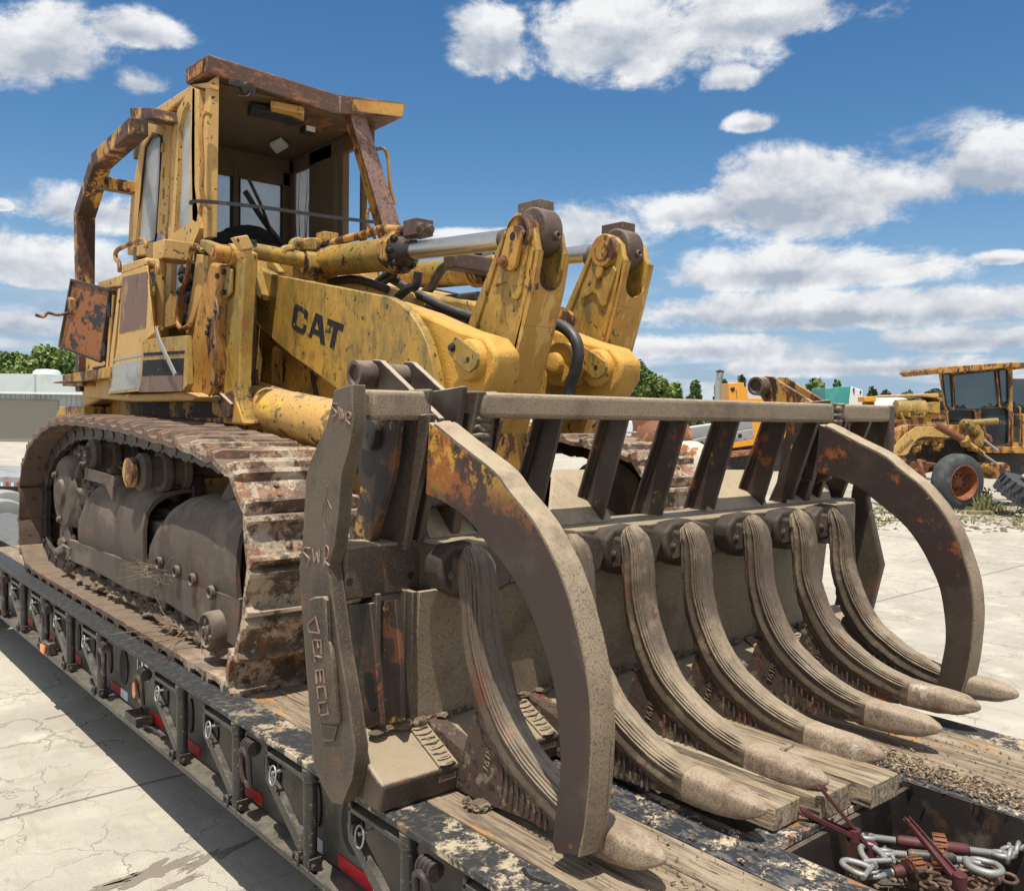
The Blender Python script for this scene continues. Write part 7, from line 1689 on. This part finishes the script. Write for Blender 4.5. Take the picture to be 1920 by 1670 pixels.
# orange machine behind the clamp lever
D4 = 34.
t = thing('orange_excavator', gpt(1420, D4), 'orange yellow excavator behind the right end of the top bar', 'excavator')
def oq(name, pts, d, th, mt, par=None): return yq(name, pts, d, th, mt, par or t, G2)
ob = oq('body', [(1068, 345), (1065, 232), (1178, 228), (1183, 262), (1206, 268), (1212, 345), (1560, 350), (1565, 290), (1632, 290), (1636, 360), (1640, 600), (1240, 700), (1100, 720), (1068, 690)], D4, 2.2, ORYE)
oq('window_pane', [(1075, 270), (1110, 262), (1112, 290), (1090, 300)], D4-.02, .02, BLKI); oq('door_seam', [(1122, 285), (1127, 285), (1127, 345), (1122, 345)], D4-.02, .01, RUSM); oq('undercarriage', [(1060, 700), (1260, 690), (1700, 640), (1700, 1000), (1060, 1000)], D4+.2, 2, GRS); oq('track_guard', [(1080, 745), (1250, 730), (1250, 770), (1080, 790)], D4-.2, .3, RUSM)
b = MB(); b.tube([Q_(G2(974, 900), 28.), Q_(G2(985, 250), 28.), Q_(G2(1004, 145), 28.)], .10, 12); t = thing('exhaust_stack', gpt(1345, 28.), 'tall thin leaning exhaust stack with flat cap beyond the top bar', 'exhaust pipe'); b.build('pipe', GRYM, t)
b = MB(); b.pQ([G2(978, 140), G2(1000, 132), G2(1032, 142), G2(1028, 156), G2(1010, 150), G2(985, 152)], 28.-.1, .25); b.build('rain_cap', GRS, t)
# grey lattice boom
D5 = 25.
t = thing('lattice_boom', gpt(1340, D5), 'grey steel boom with round holes lying behind the rake ribs', 'crane boom')
oq('upper_plate', [(730, 575), (930, 545), (1240, 500), (1250, 590), (1130, 590), (930, 640), (745, 650)], D5+.3, .3, GRYM, t)
lp = oq('lower_plate', [(700, 675), (870, 640), (1250, 575), (1255, 650), (880, 712), (700, 735)], D5, .12, GRYM, t)
for (u, v) in ((815, 687), (861, 684), (1150, 628)):
    b = MB(); b.lathe(Q_(G2(u, v), D5-.002), -FWD, [(0, .06), (.004, .06)], 16); b.build('round_hole', BLKI, lp, smooth=0)
oq('edge_rail', [(730, 565), (1240, 490), (1240, 500), (730, 577)], D5, .1, WHP, t); oq('support', [(760, 735), (820, 730), (820, 1000), (760, 1000)], D5+.1, .4, RUSM, t)
# rusty tank, white and rust drum, scrap
t = thing('rusty_tank', gpt(1225, 24), 'reddish brown domed tank between two rake ribs', 'tank')
b = MB(); c = Q_(G2(520, 660), 24); b.lathe(c, RGT+FWD*.6, [(-.55, .05), (-.5, .25), (-.35, .42), (-.15, .52), (0, .55), (.8, .55)], 32); b.build('shell', RUSM, t, smooth=60)
t = thing('red_container', gpt(1230, 32), 'dark red panel of a container beyond the rusty tank', 'container'); oq('panel', [(385, 500), (620, 500), (620, 680), (385, 640)], 32, 2, RUSM, t)
t = thing('scrap_drum', gpt(1300, 20), 'white drum with rust stains behind the middle rake ribs', 'drum')
b = MB(); c = Q_(G2(700, 860), 20); b.lathe(c-FWD*.3, RGT*.6+FWD, [(-.2, .05), (-.2, .50), (-.15, .56), (.0, .58), (.5, .58), (.5, .1)], 32); b.build('shell', DRUMM, t, smooth=50); yq('frame', [(790, 740), (860, 735), (850, 1010), (790, 1020)], 20.2, .3, RUSM, t, G2)
t = thing('painted_scrap', gpt(1190, 26), 'white painted scrap frame with pipes left of the rusty tank', 'scrap')
oq('frame_panel', [(300, 520), (340, 515), (350, 570), (330, 650), (300, 640)], 26, .4, WHP, t); oq('post', [(355, 510), (372, 510), (370, 680), (352, 680)], 26, .1, RUSM, t)
b = MB(); b.tube([Q_(G2(375, 675), 25.8), Q_(G2(440, 630), 25.8), Q_(G2(520, 630), 25.8)], .05, 8); b.tube([Q_(G2(300, 600), 25.8), Q_(G2(420, 605), 25.8)], .03, 8); b.build('pipe', GALV, t)
WEED = mat('dry_weed_green', (.12, .15, .045), .8, layers=[((.30, .25, .12), 2.2, .45, .2, {})])
# weeds and rubble in the yard
b = MB(); random.seed(21)
def blade(p, h, w_, lean):
    q1_ = p+V((lean.x*.4, lean.y*.4, h*.6)); q2_ = p+V((lean.x, lean.y, h)); s = RGT*w_
    b.face([p-s, p+s, q1_+s*.7, q1_-s*.7]); b.face([q1_-s*.7, q1_+s*.7, q2_])
for k in range(800):
    if k < 300: px = random.gauss(1850, 20); D = random.uniform(19.8, 22)
    elif k < 1400: px = random.uniform(1620, 2000); D = random.uniform(17.5, 22)
    else: px = random.uniform(1700, 1960); D = random.uniform(15.5, 18.5)
    p = gpt(px, D); h = random.uniform(.05, .22)*(2.2 if abs(px-1845) < 18 and D > 20 else (.5 if k < 2000 else .25)); blade(p, h, random.uniform(.008, .02), V((random.gauss(0, .08), random.gauss(0, .08), 0)))
    if k % 3 == 0:
        for j in range(3): 
            q_ = p+V((random.gauss(0, .05), random.gauss(0, .05), h*random.uniform(.5, 1))); b.face([q_+V((random.gauss(0, .03), random.gauss(0, .03), random.gauss(0, .03))) for _ in range(4)])
tag(b.build('weeds', WEED, smooth=0), kind='stuff')
b = MB()
for k in range(260):
    px = random.uniform(1560, 2000); D = random.uniform(16.5, 21); p = gpt(px, D); b.blob(p, (random.uniform(.02, .09), random.uniform(.02, .09), random.uniform(.01, .05)), k, .4, 1, 2)
tag(b.build('rubble', SOIL, smooth=0), kind='stuff')
b = MB(); p = gpt(1822, 19.6); b.prism([p, p+RGT*.55, p+RGT*.55+UP*.09, p+UP*.09], FWD*.1); tag(b.build('timber_block', WOOD, bevel=.01), 'short dark timber block on the gravel before the grader wheel', 'timber')
